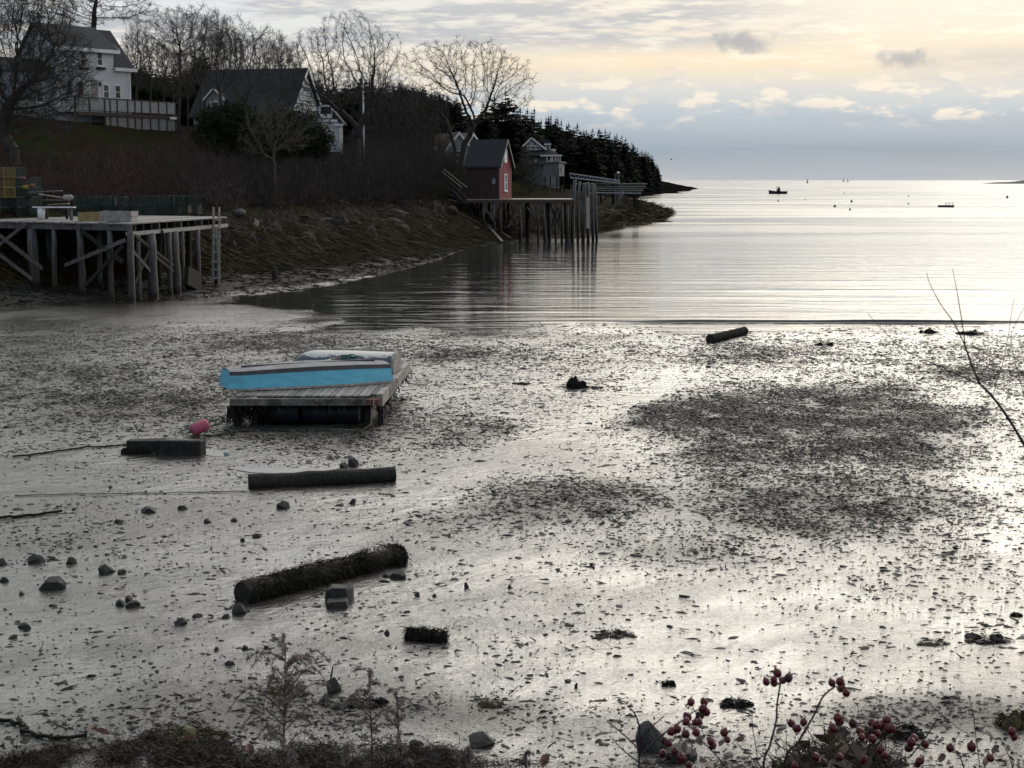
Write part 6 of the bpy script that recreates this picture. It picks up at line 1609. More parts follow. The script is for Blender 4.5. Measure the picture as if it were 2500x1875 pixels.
# ------------------------------------------------------------------ evergreens
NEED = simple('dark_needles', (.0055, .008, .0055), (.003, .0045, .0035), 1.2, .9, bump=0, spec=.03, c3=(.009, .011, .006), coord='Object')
NEEDY = simple('yew_needles', (.026, .034, .015), (.013, .018, .009), 2.0, .85, bump=0, spec=.1, c3=(.042, .046, .021), coord='Object')
def spruce_geo(seed, h=12.0, w=2.6, whorls=17, per=8, nq=3, fat=1.0):  # sprays of needles in drooping whorls
    r = np.random.default_rng(seed); V = []; F = []
    for i in range(whorls):
        f = i/(whorls-1); z = h*(.06+.92*f**.9); rad = w*(1-f)**.72*r.uniform(.72, 1.15)+.22
        for k in range(per if f < .85 else 5):
            a = 2*math.pi*(k+r.random())/per; L = rad*r.uniform(.55, 1.2); up = .35*f-.10-.25*(1-f)
            z_ = z; z = z_+r.uniform(-.42, .42)*(1-f*.7); d = np.array([math.cos(a), math.sin(a), up]); s = np.array([-math.sin(a), math.cos(a), 0])
            for q in range(nq):
                t0, t1 = q/nq, (q+1.25)/nq; wd = fat*(L*.30+.06)*(1-.6*t0)*r.uniform(.7, 1.3); zz_ = -.10*L*t1**2
                p0 = d*L*t0+np.array([0, 0, z]); p1 = d*L*t1+np.array([0, 0, z+zz_])
                b = len(V); V += [p0+s*wd*.35, p0-s*wd*.35, p1-s*wd+np.array([0, 0, -wd*r.uniform(.3, 1.0)]), p1+d*wd*.9, p1+s*wd+np.array([0, 0, -wd*r.uniform(.3, 1.0)])]
                F += [(b, b+1, b+2), (b, b+2, b+3), (b, b+3, b+4)]
            z = z_
    b = len(V)
    V += [np.array([.10, 0, h*.95]), np.array([-.10, .08, h*.95]), np.array([-.1, -.08, h*.95]), np.array([0, 0, h*1.04])]; F += [(b, b+1, b+3), (b+1, b+2, b+3), (b+2, b, b+3)]
    return np.array(V), np.array(F)
SPR = [spruce_geo(100+i, 12.0, (2.3, 2.8, 2.0, 3.1)[i], 25, 9) for i in range(4)]
SPL = [spruce_geo(140+i, 12.0, (2.5, 3.0, 2.2, 3.3)[i], 14, 6, 2, 1.5) for i in range(4)]
SIL = ([300, 330, 400, 480, 520, 560, 700, 740, 790, 850, 885, 920, 960, 1000, 1050, 1110, 1180, 1235, 1262, 1300, 1350, 1400, 1450, 1500, 1540, 1570, 1592, 1604, 1612],
       [150, 135, 165, 142, 165, 195, 188, 178, 195, 200, 178, 205, 195, 212, 232, 232, 255, 222, 258, 266, 284, 298, 312, 324, 338, 352, 378, 398, 430])
def top_z(px, py, Y): return at(px, py, Y).z
def px_of(x, y): return 1250+FPX*1.009*x/y
def spruces():
    me = []
    for i, (V, F) in enumerate(SPR):
        o = mesh_np('foliage', V, F, NEED); me.append(o.data); bpy.data.objects.remove(o)
    tm = MB().tube([(0, 0, -.6), (0, 0, 5), (0, 0, 11.6)], [.17, .12, .03], 6).mesh('trunk', BARKD)
    # skyline trees, each one a thing
    def Yof(px): return float(np.interp(px, [300, 600, 900, 1100, 1235, 1320, 1400, 1500, 1560, 1612], [215, 222, 225, 235, 262, 330, 415, 520, 610, 720]))
    xs = list(np.arange(478, 530, 17))+list(np.arange(735, 1130, 21))+[1180, 1208, 1236]+list(np.arange(1256, 1612, 8.4))
    k = 0
    for px in xs:
        px = px+rnd.uniform(-3, 3); Y = Yof(px)*rnd.uniform(.97, 1.04); top = float(np.interp(px, *SIL))+rnd.choice((-7, -3, 0, 3, 8, 14, 20))*rnd.uniform(.6, 1.1)*(1 if px < 1570 else .4)
        p = at(px, top, Y); g = Hs(p.x, Y); h = p.z-g
        if h < 2.5: continue
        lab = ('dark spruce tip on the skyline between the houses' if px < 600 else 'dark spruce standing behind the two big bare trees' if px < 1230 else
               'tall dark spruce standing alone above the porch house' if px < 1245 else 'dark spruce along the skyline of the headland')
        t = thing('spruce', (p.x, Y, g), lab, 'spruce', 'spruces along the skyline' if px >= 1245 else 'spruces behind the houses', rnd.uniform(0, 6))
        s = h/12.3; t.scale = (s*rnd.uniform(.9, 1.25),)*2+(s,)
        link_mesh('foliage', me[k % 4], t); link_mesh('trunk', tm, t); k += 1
    # the rest of the wood, one dark mass
    r = np.random.default_rng(5); VV = []; FF = []; o = 0; cnt = 0
    cand = []
    for _ in range(16000):
        Y = r.uniform(178, 900) if r.random() < .6 else r.uniform(185, 330); px = r.uniform(260, 1606); cand.append((px, Y))
    cpx = np.array([c[0] for c in cand]); cY = np.array([c[1] for c in cand]); cX = (cpx-1250)/FPX/1.009*cY; cD = shore_d(cX, cY); cH = H(cX, cY)
    for (px, Y), xx_, d, g in zip(cand, cX, cD, cH):
        if cnt > 680: break
        if px < 1100 and Y > 260: continue
        if px < 520 and Y < 195: continue
        if 540 < px < 830 and Y < 186: continue
        if 1030 < px < 1190 and Y < 224: continue
        if 1130 < px < 1400 and Y < 282: continue
        if px >= 1240 and Y < 300: continue
        p = Vector((xx_, Y, 0))
        if d < 7: continue
        allow = top_z(px, float(np.interp(px, *SIL))+r.uniform(4, 40), Y)-g
        h = min(r.uniform(8, 17), allow)
        if h < 3.5: continue
        V, F = SPL[cnt % 4]; s = h/12.3; a = r.uniform(0, 6.3); c, sn = math.cos(a), math.sin(a); ws = s*r.uniform(.95, 1.35)
        Q = np.stack([(V[:, 0]*c-V[:, 1]*sn)*ws+p.x, (V[:, 0]*sn+V[:, 1]*c)*ws+Y, V[:, 2]*s+g], 1)
        VV.append(Q); FF.append(F+o); o += len(Q); cnt += 1
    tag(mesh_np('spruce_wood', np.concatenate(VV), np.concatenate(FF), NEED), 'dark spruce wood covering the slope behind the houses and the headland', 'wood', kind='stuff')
spruces()

def leaf_mass(name, blobs, Y, n, size, mat, label, cat='shrub'):
    """evergreen shrub: sprays of small leaf faces through lumpy volumes, on a few stems"""
    c0 = at(blobs[0][0], blobs[0][1], Y); g = Hs(c0.x, Y); t = thing(name, (c0.x, Y, g), label, cat); off = np.array(t.location)
    kx = Y/FPX; tot = sum(b[2]*b[3] for b in blobs); Vs = []; Fs = []; o = 0
    for (cx, cy_, rx, ry) in blobs:
        m = int(n*rx*ry/tot); c = at(cx, cy_, Y)
        p = rng.normal(size=(m, 3)); p /= np.linalg.norm(p, axis=1, keepdims=True); rad = rng.random(m)**.45*(.72+.95*(vnoise(p[:, 0]*3.5+cx, p[:, 2]*3.5+p[:, 1]*2.5, 9)-.3))
        P = p*rad[:, None]*np.array([rx*kx, rx*kx*.7, ry*kx])+np.array(c); P = P[P[:, 2] > g-.2]
        m = len(P); s = rng.uniform(.5, 1.3, m)*size
        u = rng.normal(size=(m, 3)); u /= np.linalg.norm(u, axis=1, keepdims=True); v = np.cross(u, rng.normal(size=(m, 3))); v /= np.linalg.norm(v, axis=1, keepdims=True)
        q = np.stack([P-u*s[:, None], P+v*(s*.32)[:, None], P+u*s[:, None], P-v*(s*.32)[:, None]], 1)
        Vs.append(q.reshape(-1, 3)); Fs.append((np.arange(m)*4)[:, None]+np.arange(4)[None]+o); o += m*4
    mesh_np('crown', np.concatenate(Vs)-off, np.concatenate(Fs), mat, t)
    m = MB(t.location)
    for (cx, cy_, rx, ry) in blobs[:4]:
        c = at(cx, cy_, Y); m.tube([(c.x+rnd.uniform(-.3, .3), Y, Hs(c.x, Y)-.3), (c.x, Y, c.z)], [.14, .04], 6)
    m.build('trunk', BARKD, t)
    return t
leaf_mass('evergreen_shrub', [(560, 305, 85, 62), (530, 340, 60, 50), (600, 345, 60, 50)], 118.0, 26000, .14, NEEDY, 'large dark green evergreen shrub left of the pale bare shrub')
leaf_mass('evergreen_shrub', [(720, 310, 80, 58), (765, 350, 50, 48), (680, 335, 70, 55)], 119.0, 26000, .14, NEEDY, 'large dark green evergreen shrub in front of the white ell')
leaf_mass('cedar', [(492, 235, 38, 62), (490, 180, 24, 48), (510, 260, 44, 44)], 176.0, 15000, .20, NEEDY, 'dark pointed cedar between the white house and the grey house', 'cedar')
leaf_mass('cedar', [(352, 215, 26, 50), (372, 240, 30, 44)], 190.0, 9000, .20, NEEDY, 'dark evergreens just right of the white house gable', 'cedar')
leaf_mass('cedar', [(1010, 250, 42, 42), (1050, 270, 55, 40), (975, 262, 40, 44)], 180.0, 16000, .20, NEED, 'dark evergreen thicket between the two big bare trees', 'cedar')

# ------------------------------------------------------------------ thicket on the bank
def thicket(name, mat, label, accept, n_try, hmin, hmax, stems=26, seed=1, wd=.010):
    r = np.random.default_rng(seed); X = []; 
    px = r.uniform(-60, 1180, n_try); Y = r.uniform(66, 172, n_try)
    x = (px-1250)/FPX/1.009*Y; d = shore_d(x, Y); z = H(x, Y)
    lim = np.interp(px, [-60, 0, 180, 430, 470, 520, 600, 700, 790, 835, 880, 930, 1000, 1060, 1100, 1135, 1180], [328, 335, 345, 328, 300, 290, 290, 325, 368, 366, 300, 258, 262, 300, 345, 392, 420])+r.uniform(-6, 30, n_try)
    topz = CAMZ+(HOR-lim)/FPX*Y*.991
    h = np.minimum(r.uniform(hmin, hmax, n_try)*np.interp(px, [0, 820, 870, 1060, 1100], [1, 1.1, 2.3, 2.3, 1.5]), topz-z)
    pyb = HOR+(CAMZ-z)/Y*FPX*1.009
    ok = (d > 6.2) & (d < 46) & (h > .5) & accept(px, pyb, x, Y, d)
    x, Y, z, h = x[ok], Y[ok], z[ok], h[ok]; n = len(x)
    b = np.repeat(np.arange(n), stems); m = len(b)
    root = np.stack([x[b]+r.normal(0, .35, m), Y[b]+r.normal(0, .35, m), z[b]-.1], 1)
    a = r.uniform(0, 6.283, m); tl_ = r.beta(1.6, 1.8, m)*1.35
    dirs = np.stack([np.cos(a)*np.sin(tl_), np.sin(a)*np.sin(tl_), np.cos(tl_)], 1)
    L = h[b]*r.uniform(.55, 1.05, m)
    V1, F1 = strands(root, dirs, L, wd*r.uniform(.5, 1.3, m), 4, -.03, .26, r)
    P = V1.reshape(m, 5, 2, 3).mean(2)
    k = 4; bb = np.repeat(np.arange(m), k); t = r.integers(1, 5, len(bb)); S = P[bb, t]-(P[bb, t]-P[bb, t-1])*r.random((len(bb), 1))
    d2 = (P[bb, t]-P[bb, t-1]); d2 /= np.linalg.norm(d2, axis=1, keepdims=True)+1e-9; d2 = d2*.5+r.normal(0, .5, d2.shape); d2 /= np.linalg.norm(d2, axis=1, keepdims=True)
    V2, F2 = strands(S, d2, L[bb]*r.uniform(.12, .38, len(bb)), np.full(len(bb), wd*.45), 1, -.03, .3, r)
    o = mesh_np(name, np.concatenate([V1, V2]), np.concatenate([F1, F2+len(V1)]), mat)
    tag(o, label, 'thicket', kind='stuff'); return n
TH1 = simple('red_brown_twigs', (.070, .036, .032), (.036, .022, .020), 1.5, .85, bump=0, spec=.2, coord='Object')
TH2 = simple('grey_brown_twigs', (.046, .038, .034), (.022, .019, .018), 1.5, .85, bump=0, spec=.2, coord='Object')
lawn = lambda px, py: (px > 60) & (px < 450) & (py < 372)
nt1 = thicket('red_thicket', TH1, 'dull red brown tangle of bare brambles on the bank above the left wharf', lambda px, py, x, Y, d: (px < 560) & ~lawn(px, py), 4200, .8, 2.2, 21, 3)
nt2 = thicket('grey_thicket', TH2, 'dark grey brown tangle of bare shrubs on the bank below the houses', lambda px, py, x, Y, d: (px > 430) & (px < 1150) & ~lawn(px, py), 4100, 1.2, 3.4, 20, 5, .015)
TH3 = simple('pale_twigs', (.105, .088, .078), (.055, .046, .042), 1.5, .85, bump=0, spec=.2, coord='Object')
thicket('pale_thicket', TH3, 'scattered pale grey twigs standing out of the dark thicket', lambda px, py, x, Y, d: (px < 1120) & ~lawn(px, py), 1500, 1.2, 3.0, 7, 9, .011)
print('thickets', nt1, nt2, 'litter', NL)

# ------------------------------------------------------------------ rockweed on the shore, boulders in the bank
def shore_weed():
    r = np.random.default_rng(17); n = 70000
    Y = r.uniform(64, 175, n); x = np.interp(Y, SHORE[:, 1][:12], SHORE[:, 0][:12])-r.uniform(-1.5, 9.0, n)
    d = shore_d(x, Y); z = H(x, Y)
    ok = (d > .05) & (z < 2.7+1.0*fbm(x/2, Y/2, 2, 8)) & (fbm(x/1.5, Y/1.5, 3, 44) > -.16); x, Y, z = x[ok], Y[ok], z[ok]; m = len(x)
    e = .3; gx = (H(x+e, Y)-H(x-e, Y))/(2*e); gy = (H(x, Y+e)-H(x, Y-e))/(2*e)
    dirs = np.stack([-gx+.05, -gy-.15, -(gx**2+gy**2)*.6], 1)+r.normal(0, .12, (m, 3))*np.array([1, 1, .2]); dirs /= np.linalg.norm(dirs, axis=1, keepdims=True)+1e-9
    V, F = strands(np.stack([x, Y, z+.10], 1), dirs, r.uniform(.5, 1.5, m), r.uniform(.009, .024, m), 4, .02, .09, r, H, .04)
    tag(mesh_np('rockweed', V, F, WEEDM), 'olive brown rockweed draped down the shore below the rocks', 'seaweed', kind='stuff')
    # the farther ledges
    n = 13000; Y = r.uniform(160, 310, n); x = np.interp(Y, SHORE[:, 1][9:17], SHORE[:, 0][9:17])-r.uniform(0, 12, n)
    d = shore_d(x, Y); z = H(x, Y); ok = (d > .1) & (z < 1.9); x, Y, z = x[ok], Y[ok], z[ok]; m = len(x)
    dirs = np.stack([np.full(m, .8), np.full(m, -.4), np.full(m, -.2)], 1)+r.normal(0, .3, (m, 3)); dirs /= np.linalg.norm(dirs, axis=1, keepdims=True)
    V, F = strands(np.stack([x, Y, z+.1], 1), dirs, r.uniform(.6, 1.6, m), r.uniform(.03, .07, m), 3, .05, .12, r, H, .05)
    tag(mesh_np('ledge_rockweed', V, F, WEEDM), 'dark rockweed covering the low ledges beyond the shed wharf', 'seaweed', kind='stuff')
    # weed and gravel strewn on the foreshore between shore and water
    n = 34000; Y = r.uniform(58, 130, n); x = np.interp(Y, SHORE[:, 1][:12], SHORE[:, 0][:12])+r.uniform(-1, 9, n)
    d = shore_d(x, Y); z = H(x, Y); ok = (z > .0) & (d < .4) & (r.random(n) < np.exp(d/4.5)) & (fbm(x/1.2, Y/1.2, 3, 71) > -.12); x, Y, z = x[ok], Y[ok], z[ok]; m = len(x)
    dirs = np.stack([r.normal(0, 1, m), r.normal(0, .5, m), r.normal(.1, .1, m)], 1); dirs /= np.linalg.norm(dirs, axis=1, keepdims=True)
    V, F = strands(np.stack([x, Y, z+.02], 1), dirs, r.uniform(.12, .55, m), r.uniform(.010, .03, m), 3, .12, .2, r, H, .01)
    tag(mesh_np('foreshore_weed', V, F, WEEDK), 'dark weed strewn over the grey foreshore below the bank', 'seaweed', kind='stuff')
    # boulders in the broken face of the bank
    BR = [rock_mesh(50+i, ROCK, 3, 26, .8, .32, .72) for i in range(6)]
    spots = [(600, 600, 60), (560, 560, 50), (640, 560, 70), (690, 545, 60), (735, 570, 70), (790, 540, 60), (830, 555, 80), (870, 530, 60), (905, 560, 64), (935, 535, 90), (980, 520, 70), (1010, 545, 60), (1040, 520, 60), (1080, 515, 60), (1110, 540, 50), (1170, 555, 44),
             (530, 600, 60), (545, 640, 50), (500, 570, 44), (700, 590, 50), (770, 600, 40), (860, 590, 44), (960, 570, 46), (420, 640, 50), (345, 620, 70), (300, 610, 60), (250, 640, 60), (200, 620, 60), (380, 600, 60), (1150, 530, 50), (1195, 548, 36), (1210, 552, 30)]
    for i, (px, py, w) in enumerate(spots):
        p = ground(px, py); k = p.y/FPX; s = w*k*1.05
        o = bpy.data.objects.new('boulder', BR[i % 6]); col.objects.link(o)
        s *= rnd.uniform(.55, 1.25); p = ground(px+rnd.uniform(-25, 25), py+rnd.uniform(-14, 18))
        o.location = (p.x, p.y+s*.5, p.z-s*.12); o.scale = (s*rnd.uniform(.6, 1.3), s*.8, s*rnd.uniform(.5, 1.1)); o.rotation_euler = (rnd.uniform(-.3, .3), rnd.uniform(-.3, .3), rnd.uniform(0, 6))
        lab = 'boulder in the shadow under the left wharf' if px < 440 else 'brown boulder in the broken rock face along the bank'
        tag(o, lab, 'boulder', 'boulders of the bank')
    for i in range(64):       # smaller angular rocks of the same broken face
        Yq = rnd.uniform(74, 138); xs_ = float(np.interp(Yq, SHORE[:, 1][:12], SHORE[:, 0][:12])); x = xs_-rnd.uniform(4.2, 8.5); s = rnd.uniform(.22, .75)
        o = bpy.data.objects.new('boulder', BR[i % 6]); col.objects.link(o); o.location = (x, Yq, Hs(x, Yq)+s*.05); o.scale = (s*rnd.uniform(.7, 1.7), s, s*rnd.uniform(.6, 1.3)); o.rotation_euler = (rnd.uniform(-.5, .5), rnd.uniform(-.5, .5), rnd.uniform(0, 6))
        tag(o, 'brown boulder in the broken rock face along the bank', 'boulder', 'boulders of the bank')
    # two pale things on the bank by the ladder
    p = ground(585, 532); t = thing('pale_float', p, 'pale rounded float lying on the bank past the ladder', 'buoy'); m = MB(); m.ball((0, 0, .2), .3, 12, 8, (1.3, .9, .8)); m.build('float_body', WOOD, t, True)
    p = ground(625, 560); t = thing('white_bag', p, 'crumpled white plastic scrap caught on the rocks', 'bag'); m = MB(); m.ball((0, 0, .2), .22, 9, 7, (.8, .6, 1.2)); b = m.build('plastic', WOODP, t)
    for v in b.data.vertices: v.co *= 1+rnd.uniform(-.3, .3)
    # leaning stake on the lawn
    a, b = ground(124, 368), None; t = thing('stake', a, 'thin dark stake leaning on the lawn at left', 'stake'); m = MB(t.location); m.bar(a-UP*.2, at(114, 322, a.y), .07, .07); m.build('stick', WOODD, t)
shore_weed()
# ------------------------------------------------------------------ plants close to the camera
CANE = simple('rose_cane', (.045, .028, .026), (.022, .016, .015), 40.0, .7, bump=.2, bdist=.002)
HIP = simple('rose_hip_skin', (.115, .008, .014), (.065, .006, .010), 60.0, .38, bump=.1, bdist=.001, spec=.5)
HIPD = simple('withered_hip_skin', (.05, .012, .014), (.025, .010, .010), 60.0, .5, bump=.3, bdist=.002)
STRAW = simple('dry_stem', (.14, .10, .085), (.085, .06, .055), 50.0, .8, bump=0)
FLUFF = simple('goldenrod_fluff', (.29, .225, .205), (.17, .13, .12), 60.0, .9, bump=0)
TWIG = simple('near_twig', (.055, .040, .042), (.03, .022, .024), 60.0, .75, bump=.1, bdist=.001)
def smooth_path(P, k=5):
    out = []
    P = [P[0]]+P+[P[-1]]
    for i in range(1, len(P)-2):
        for j in range(k):
            t = j/k; a, b, c, d = P[i-1], P[i], P[i+1], P[i+2]
            out.append(.5*((2*b)+(c-a)*t+(2*a-5*b+4*c-d)*t*t+(3*b-a-3*c+d)*t**3))
    out.append(P[-2]); return out
def cane(t, pts, Y, r0, r1, mat=CANE, thorns=True, name='cane', nseg=6, dY=0.0):
    n = len(pts); P = [at(x, y, Y+dY*i/max(1, n-1)) for i, (x, y) in enumerate(pts)]
    P = smooth_path(P, 5); m = MB(t.location); L = len(P); k_ = .42 if mat is TWIG else .46; r0, r1 = r0*k_, r1*k_
    m.tube(P, [lerp(r0, r1, i/(L-1)) for i in range(L)], nseg)
    if thorns:
        for i in range(2, L-1, 2):
            d = (P[i]-P[i-1]).normalized(); s = d.cross(Vector((0, 1, 0))).normalized()*(1 if rnd.random() < .5 else -1)
            m.tube([P[i], P[i]+s*.004+d*.001], [r1*.8, .0003], 4, False)
    m.build(name, mat, t, True); return P
def rose():
    Y = 2.25
    b = at(1900, 1875, Y); gz = Hs(.30, Y)
    t = thing('rose_bush', (.35, Y, gz), 'thorny bare rose bush with dark red hips at the bottom right', 'rose bush')
    main = [([(1860, 2300), (1862, 1900), (1880, 1820), (1895, 1760), (1897, 1720), (1906, 1665)], .0045, .0028),
            ([(1880, 2300), (1910, 1890), (1950, 1810), (1985, 1750), (2010, 1700), (2040, 1675)], .0045, .0028),
            ([(1560, 2300), (1560, 1875), (1562, 1800), (1560, 1770), (1548, 1740), (1532, 1724)], .0042, .0022),
            ([(1562, 1800), (1590, 1775), (1622, 1748)], .0026, .0018), ([(1560, 1830), (1530, 1800), (1500, 1775), (1480, 1760)], .0028, .0018), ([(1558, 1860), (1520, 1830), (1488, 1795)], .0026, .0016),
            ([(1568, 1840), (1610, 1800), (1650, 1770), (1668, 1758), (1690, 1740), (1710, 1730)], .0032, .0020), ([(1690, 1765), (1705, 1800), (1740, 1835), (1770, 1870)], .0022, .0024),
            ([(2100, 2300), (2098, 1900), (2088, 1850), (2070, 1815), (2060, 1790)], .0034, .0022), ([(2035, 1800), (2042, 1775), (2052, 1770)], .0024, .0018), ([(2130, 2300), (2140, 1875), (2130, 1810), (2120, 1790)], .0034, .0022),
            ([(2180, 2300), (2190, 1900), (2225, 1845), (2260, 1800), (2290, 1752)], .0036, .0018), ([(2150, 1905), (2152, 1820), (2158, 1770), (2175, 1752)], .0026, .0014), ([(2360, 1900), (2345, 1850), (2325, 1828)], .0026, .0018),
            ([(2395, 1900), (2388, 1840), (2375, 1740), (2365, 1700)], .0022, .0010), ([(2270, 1720), (2300, 1745), (2340, 1778), (2380, 1800)], .0016, .0010), ([(1850, 1865), (1845, 1820), (1838, 1780), (1836, 1745), (1842, 1738)], .0020, .0012),
            ([(1860, 1875), (1825, 1840), (1800, 1815), (1790, 1805)], .0018, .0010), ([(2480, 1905), (2465, 1850), (2440, 1800)], .0024, .0012), ([(1980, 1880), (1975, 1830), (1985, 1810)], .0020, .0012)]
    for pts, r0, r1 in main: cane(t, pts, Y+rnd.uniform(-.08, .08), r0, r1)
    hips = [(1898, 1643, 17), (1871, 1664, 15), (1889, 1659, 14), (1890, 1667, 15), (1911, 1661, 16), (1925, 1655, 17), (2031, 1667, 16), (2051, 1663, 17), (2054, 1680, 17), (2066, 1692, 16),
            (1687, 1714, 16), (1719, 1714, 17), (1716, 1730, 17), (1724, 1738, 18), (1709, 1748, 17), (1678, 1750, 19), (1675, 1761, 15), (1698, 1764, 15), (1707, 1762, 14), (1640, 1785, 18), (1654, 1780, 16), (1674, 1792, 18), (1700, 1788, 16),
            (1622, 1808, 16), (1632, 1814, 15), (1768, 1788, 17), (1735, 1810, 14), (1740, 1820, 16), (1775, 1805, 15), (1647, 1834, 17), (1618, 1840, 18), (1665, 1850, 18), (1632, 1846, 15), (1660, 1858, 14), (1682, 1868, 15),
            (1932, 1766, 17), (1945, 1778, 17), (1962, 1763, 16), (2034, 1777, 17), (2045, 1752, 18), (2050, 1762, 18), (2082, 1766, 17), (2100, 1786, 18), (2104, 1800, 15), (2128, 1764, 17), (2140, 1770, 18), (2152, 1768, 17), (2166, 1756, 16), (2170, 1780, 18), (2178, 1778, 16),
            (2128, 1784, 18), (2140, 1790, 18), (2118, 1795, 16), (2130, 1804, 18), (2150, 1830, 17), (2160, 1843, 14), (2110, 1852, 14), (2232, 1802, 17), (2225, 1812, 18), (2219, 1826, 17), (2258, 1816, 18), (2246, 1858, 17), (2240, 1866, 15), (2320, 1826, 18), (2372, 1823, 20), (2470, 1786, 16), (2476, 1798, 15),
            (1992, 1848, 18), (2010, 1862, 17), (2418, 1850, 16), (2050, 1848, 15), (2105, 1858, 15), (1940, 1870, 15)]
    body = {}
    for kind, mt in (('a', HIP), ('b', HIPD)):
        m = MB(); m.ball((0, 0, 0), 1.0, 14, 9, (1, 1, 1.08)); m.tube([(0, 0, 1.0), (.02, .0, 1.22), (.05, 0, 1.45)], [.28, .22, .05], 6)
        for q in range(5): a = q*1.257; m.tube([(0, 0, 1.05), (.32*math.cos(a), .32*math.sin(a), 1.5)], [.10, .02], 4, False)
        body[kind] = m.mesh('rose_hip', mt, True)
    for i, (x, y, r) in enumerate(hips):
        p = at(x, y, Y+rnd.uniform(-.09, .09)); R_ = r*Y/FPX*.61
        o = link_mesh('rose_hip', body['b' if i % 9 == 5 else 'a'], t)
        o.location = p-t.location; o.scale = (R_, R_, R_*rnd.uniform(1.0, 1.15)); o.rotation_euler = (rnd.uniform(-.6, .6), rnd.uniform(-.6, .6), rnd.uniform(0, 6))
    # stalks joining hips to canes
    hubs = [(1906, 1668), (2040, 1676), (1700, 1742), (1668, 1760), (1650, 1800), (1640, 1842), (1760, 1815), (1945, 1795), (2060, 1790), (2120, 1790), (2130, 1812), (2160, 1800), (2215, 1830), (2340, 1840), (2378, 1835), (2472, 1810), (2000, 1870), (2240, 1870), (1745, 1830)]
    for (x, y, r) in hips:
        h = min(hubs, key=lambda q: (q[0]-x)**2+(q[1]-y)**2)
        if math.hypot(h[0]-x, h[1]-y) < 75: MB(t.location).tube([at(h[0], h[1], Y), at((h[0]+x)/2+rnd.uniform(-3, 3), (h[1]+y)/2+4, Y), at(x, y, Y)], [.0008, .0007, .0006], 4).build('hip_stalk', CANE, t)
    # withered leaves
    LF = simple('withered_leaf', (.20, .15, .125), (.12, .085, .07), 30.0, .8, bump=.1, bdist=.002)
    for i in range(34):
        x, y = rnd.choice([(1670, 1825), (1700, 1800), (1790, 1800), (2020, 1855), (2100, 1862), (2440, 1790), (2440, 1840), (1740, 1868), (2300, 1868), (2470, 1850)]); x += rnd.uniform(-35, 35); y += rnd.uniform(-22, 22)
        p = at(x, y, Y+rnd.uniform(-.1, .1)); s = rnd.uniform(.006, .012); m = MB()
        m.add([(-s, 0, 0), (-s*.3, s*.5, .004), (s*.5, s*.4, .006), (s, 0, 0), (s*.4, -s*.45, .005), (-s*.4, -s*.5, .002)], [(0, 1, 5), (1, 2, 4, 5), (2, 3, 4)]); o = m.build('withered_leaf', LF, t)
        o.location = p-t.location; o.rotation_euler = (rnd.uniform(-1.5, 1.5), rnd.uniform(-1.5, 1.5), rnd.uniform(0, 6))
rose()

def goldenrod(px_top, py_top, half, Y, label, lean=0, n=26, size=1.0):
    top = at(px_top, py_top, Y); bx = at(px_top+lean, 1875, Y).x; g = Hs(bx, Y)
    t = thing('dry_goldenrod', (bx, Y, g), label, 'dry plant', 'dry goldenrod stalks at the bottom edge')
    base = Vector((bx, Y, g-.05)); mid = at(px_top+lean*.8, 1875, Y)
    P = smooth_path([base, lerp(base, mid, .6), mid, lerp(mid, top, .5)+Vector((rnd.uniform(-.004, .004), 0, 0)), top], 6)
    m = MB(t.location); m.tube(P, [lerp(.0026, .0008, i/(len(P)-1)) for i in range(len(P))], 6); m.build('stem', TWIG, t, True)
    k = Y/FPX; Hh = top.z-mid.z
    tw = MB(t.location); roots = []; dirs = []
    for i in range(n):
        f = (i+.5)/n; z = lerp(mid.z-.03, top.z-.004, f); L = half*k*(.22+.62*math.sin(math.pi*min(1, (1-f)*.8+.08)))*rnd.uniform(.25, 1.15)+.004; a = rnd.uniform(0, 6.283)
        st = lerp(mid, top, f); q = [st]; up = rnd.uniform(.4, 1.0)
        e1 = st+Vector((math.cos(a)*L*.6, math.sin(a)*L*.6, L*.6*up)); e2 = st+Vector((math.cos(a)*L*1.05, math.sin(a)*L*1.05, L*.55*up-L*rnd.uniform(.1, .45)))
        Q = smooth_path([st, e1, e2], 4); tw.tube(Q, [.0011, .001, .001, .0009, .0008, .0008, .0007, .0006, .0005][:len(Q)], 4)
        for j in range(int(17*size*(.5+L/(half*k)))):
            s = rnd.uniform(.18, 1); c = Q[min(int(s*(len(Q)-1)), len(Q)-1)]
            for _ in range(4):
                v = Vector((rnd.gauss(0, 1), rnd.gauss(0, 1), rnd.gauss(.4, 1))).normalized(); roots.append(c+v*.0015); dirs.append(v)
    tw.build('side_twigs', TWIG, t)
    roots = np.array([tuple(p-t.location) for p in roots]); dirs = np.array([tuple(v) for v in dirs]); N_ = len(roots)
    V, F = strands(roots, dirs, rng.uniform(.003, .007, N_), rng.uniform(.0005, .0012, N_), 2, .05, .25)
    o = mesh_np('seed_fluff', V, F, FLUFF, t); o['kind'] = 'stuff'
    return t
goldenrod(697, 1588, 165, 2.35, 'tallest dry goldenrod plume at the bottom left of centre', -5, 46, 1.3)
goldenrod(900, 1636, 90, 2.5, 'slender dry goldenrod stalk right of the tallest one', 12, 24)
goldenrod(967, 1690, 60, 2.6, 'thin dry goldenrod stalk, third from the left', 14, 18, .8)
goldenrod(1146, 1826, 34, 2.5, 'short dry goldenrod tip near the bottom centre', 0, 9, .8)
goldenrod(842, 1822, 34, 2.4, 'short dry goldenrod tip left of the slender stalk', 2, 9, .8)
goldenrod(1284, 1838, 20, 2.5, 'tiny dry goldenrod tip right of the bottom centre', 0, 6, .7)

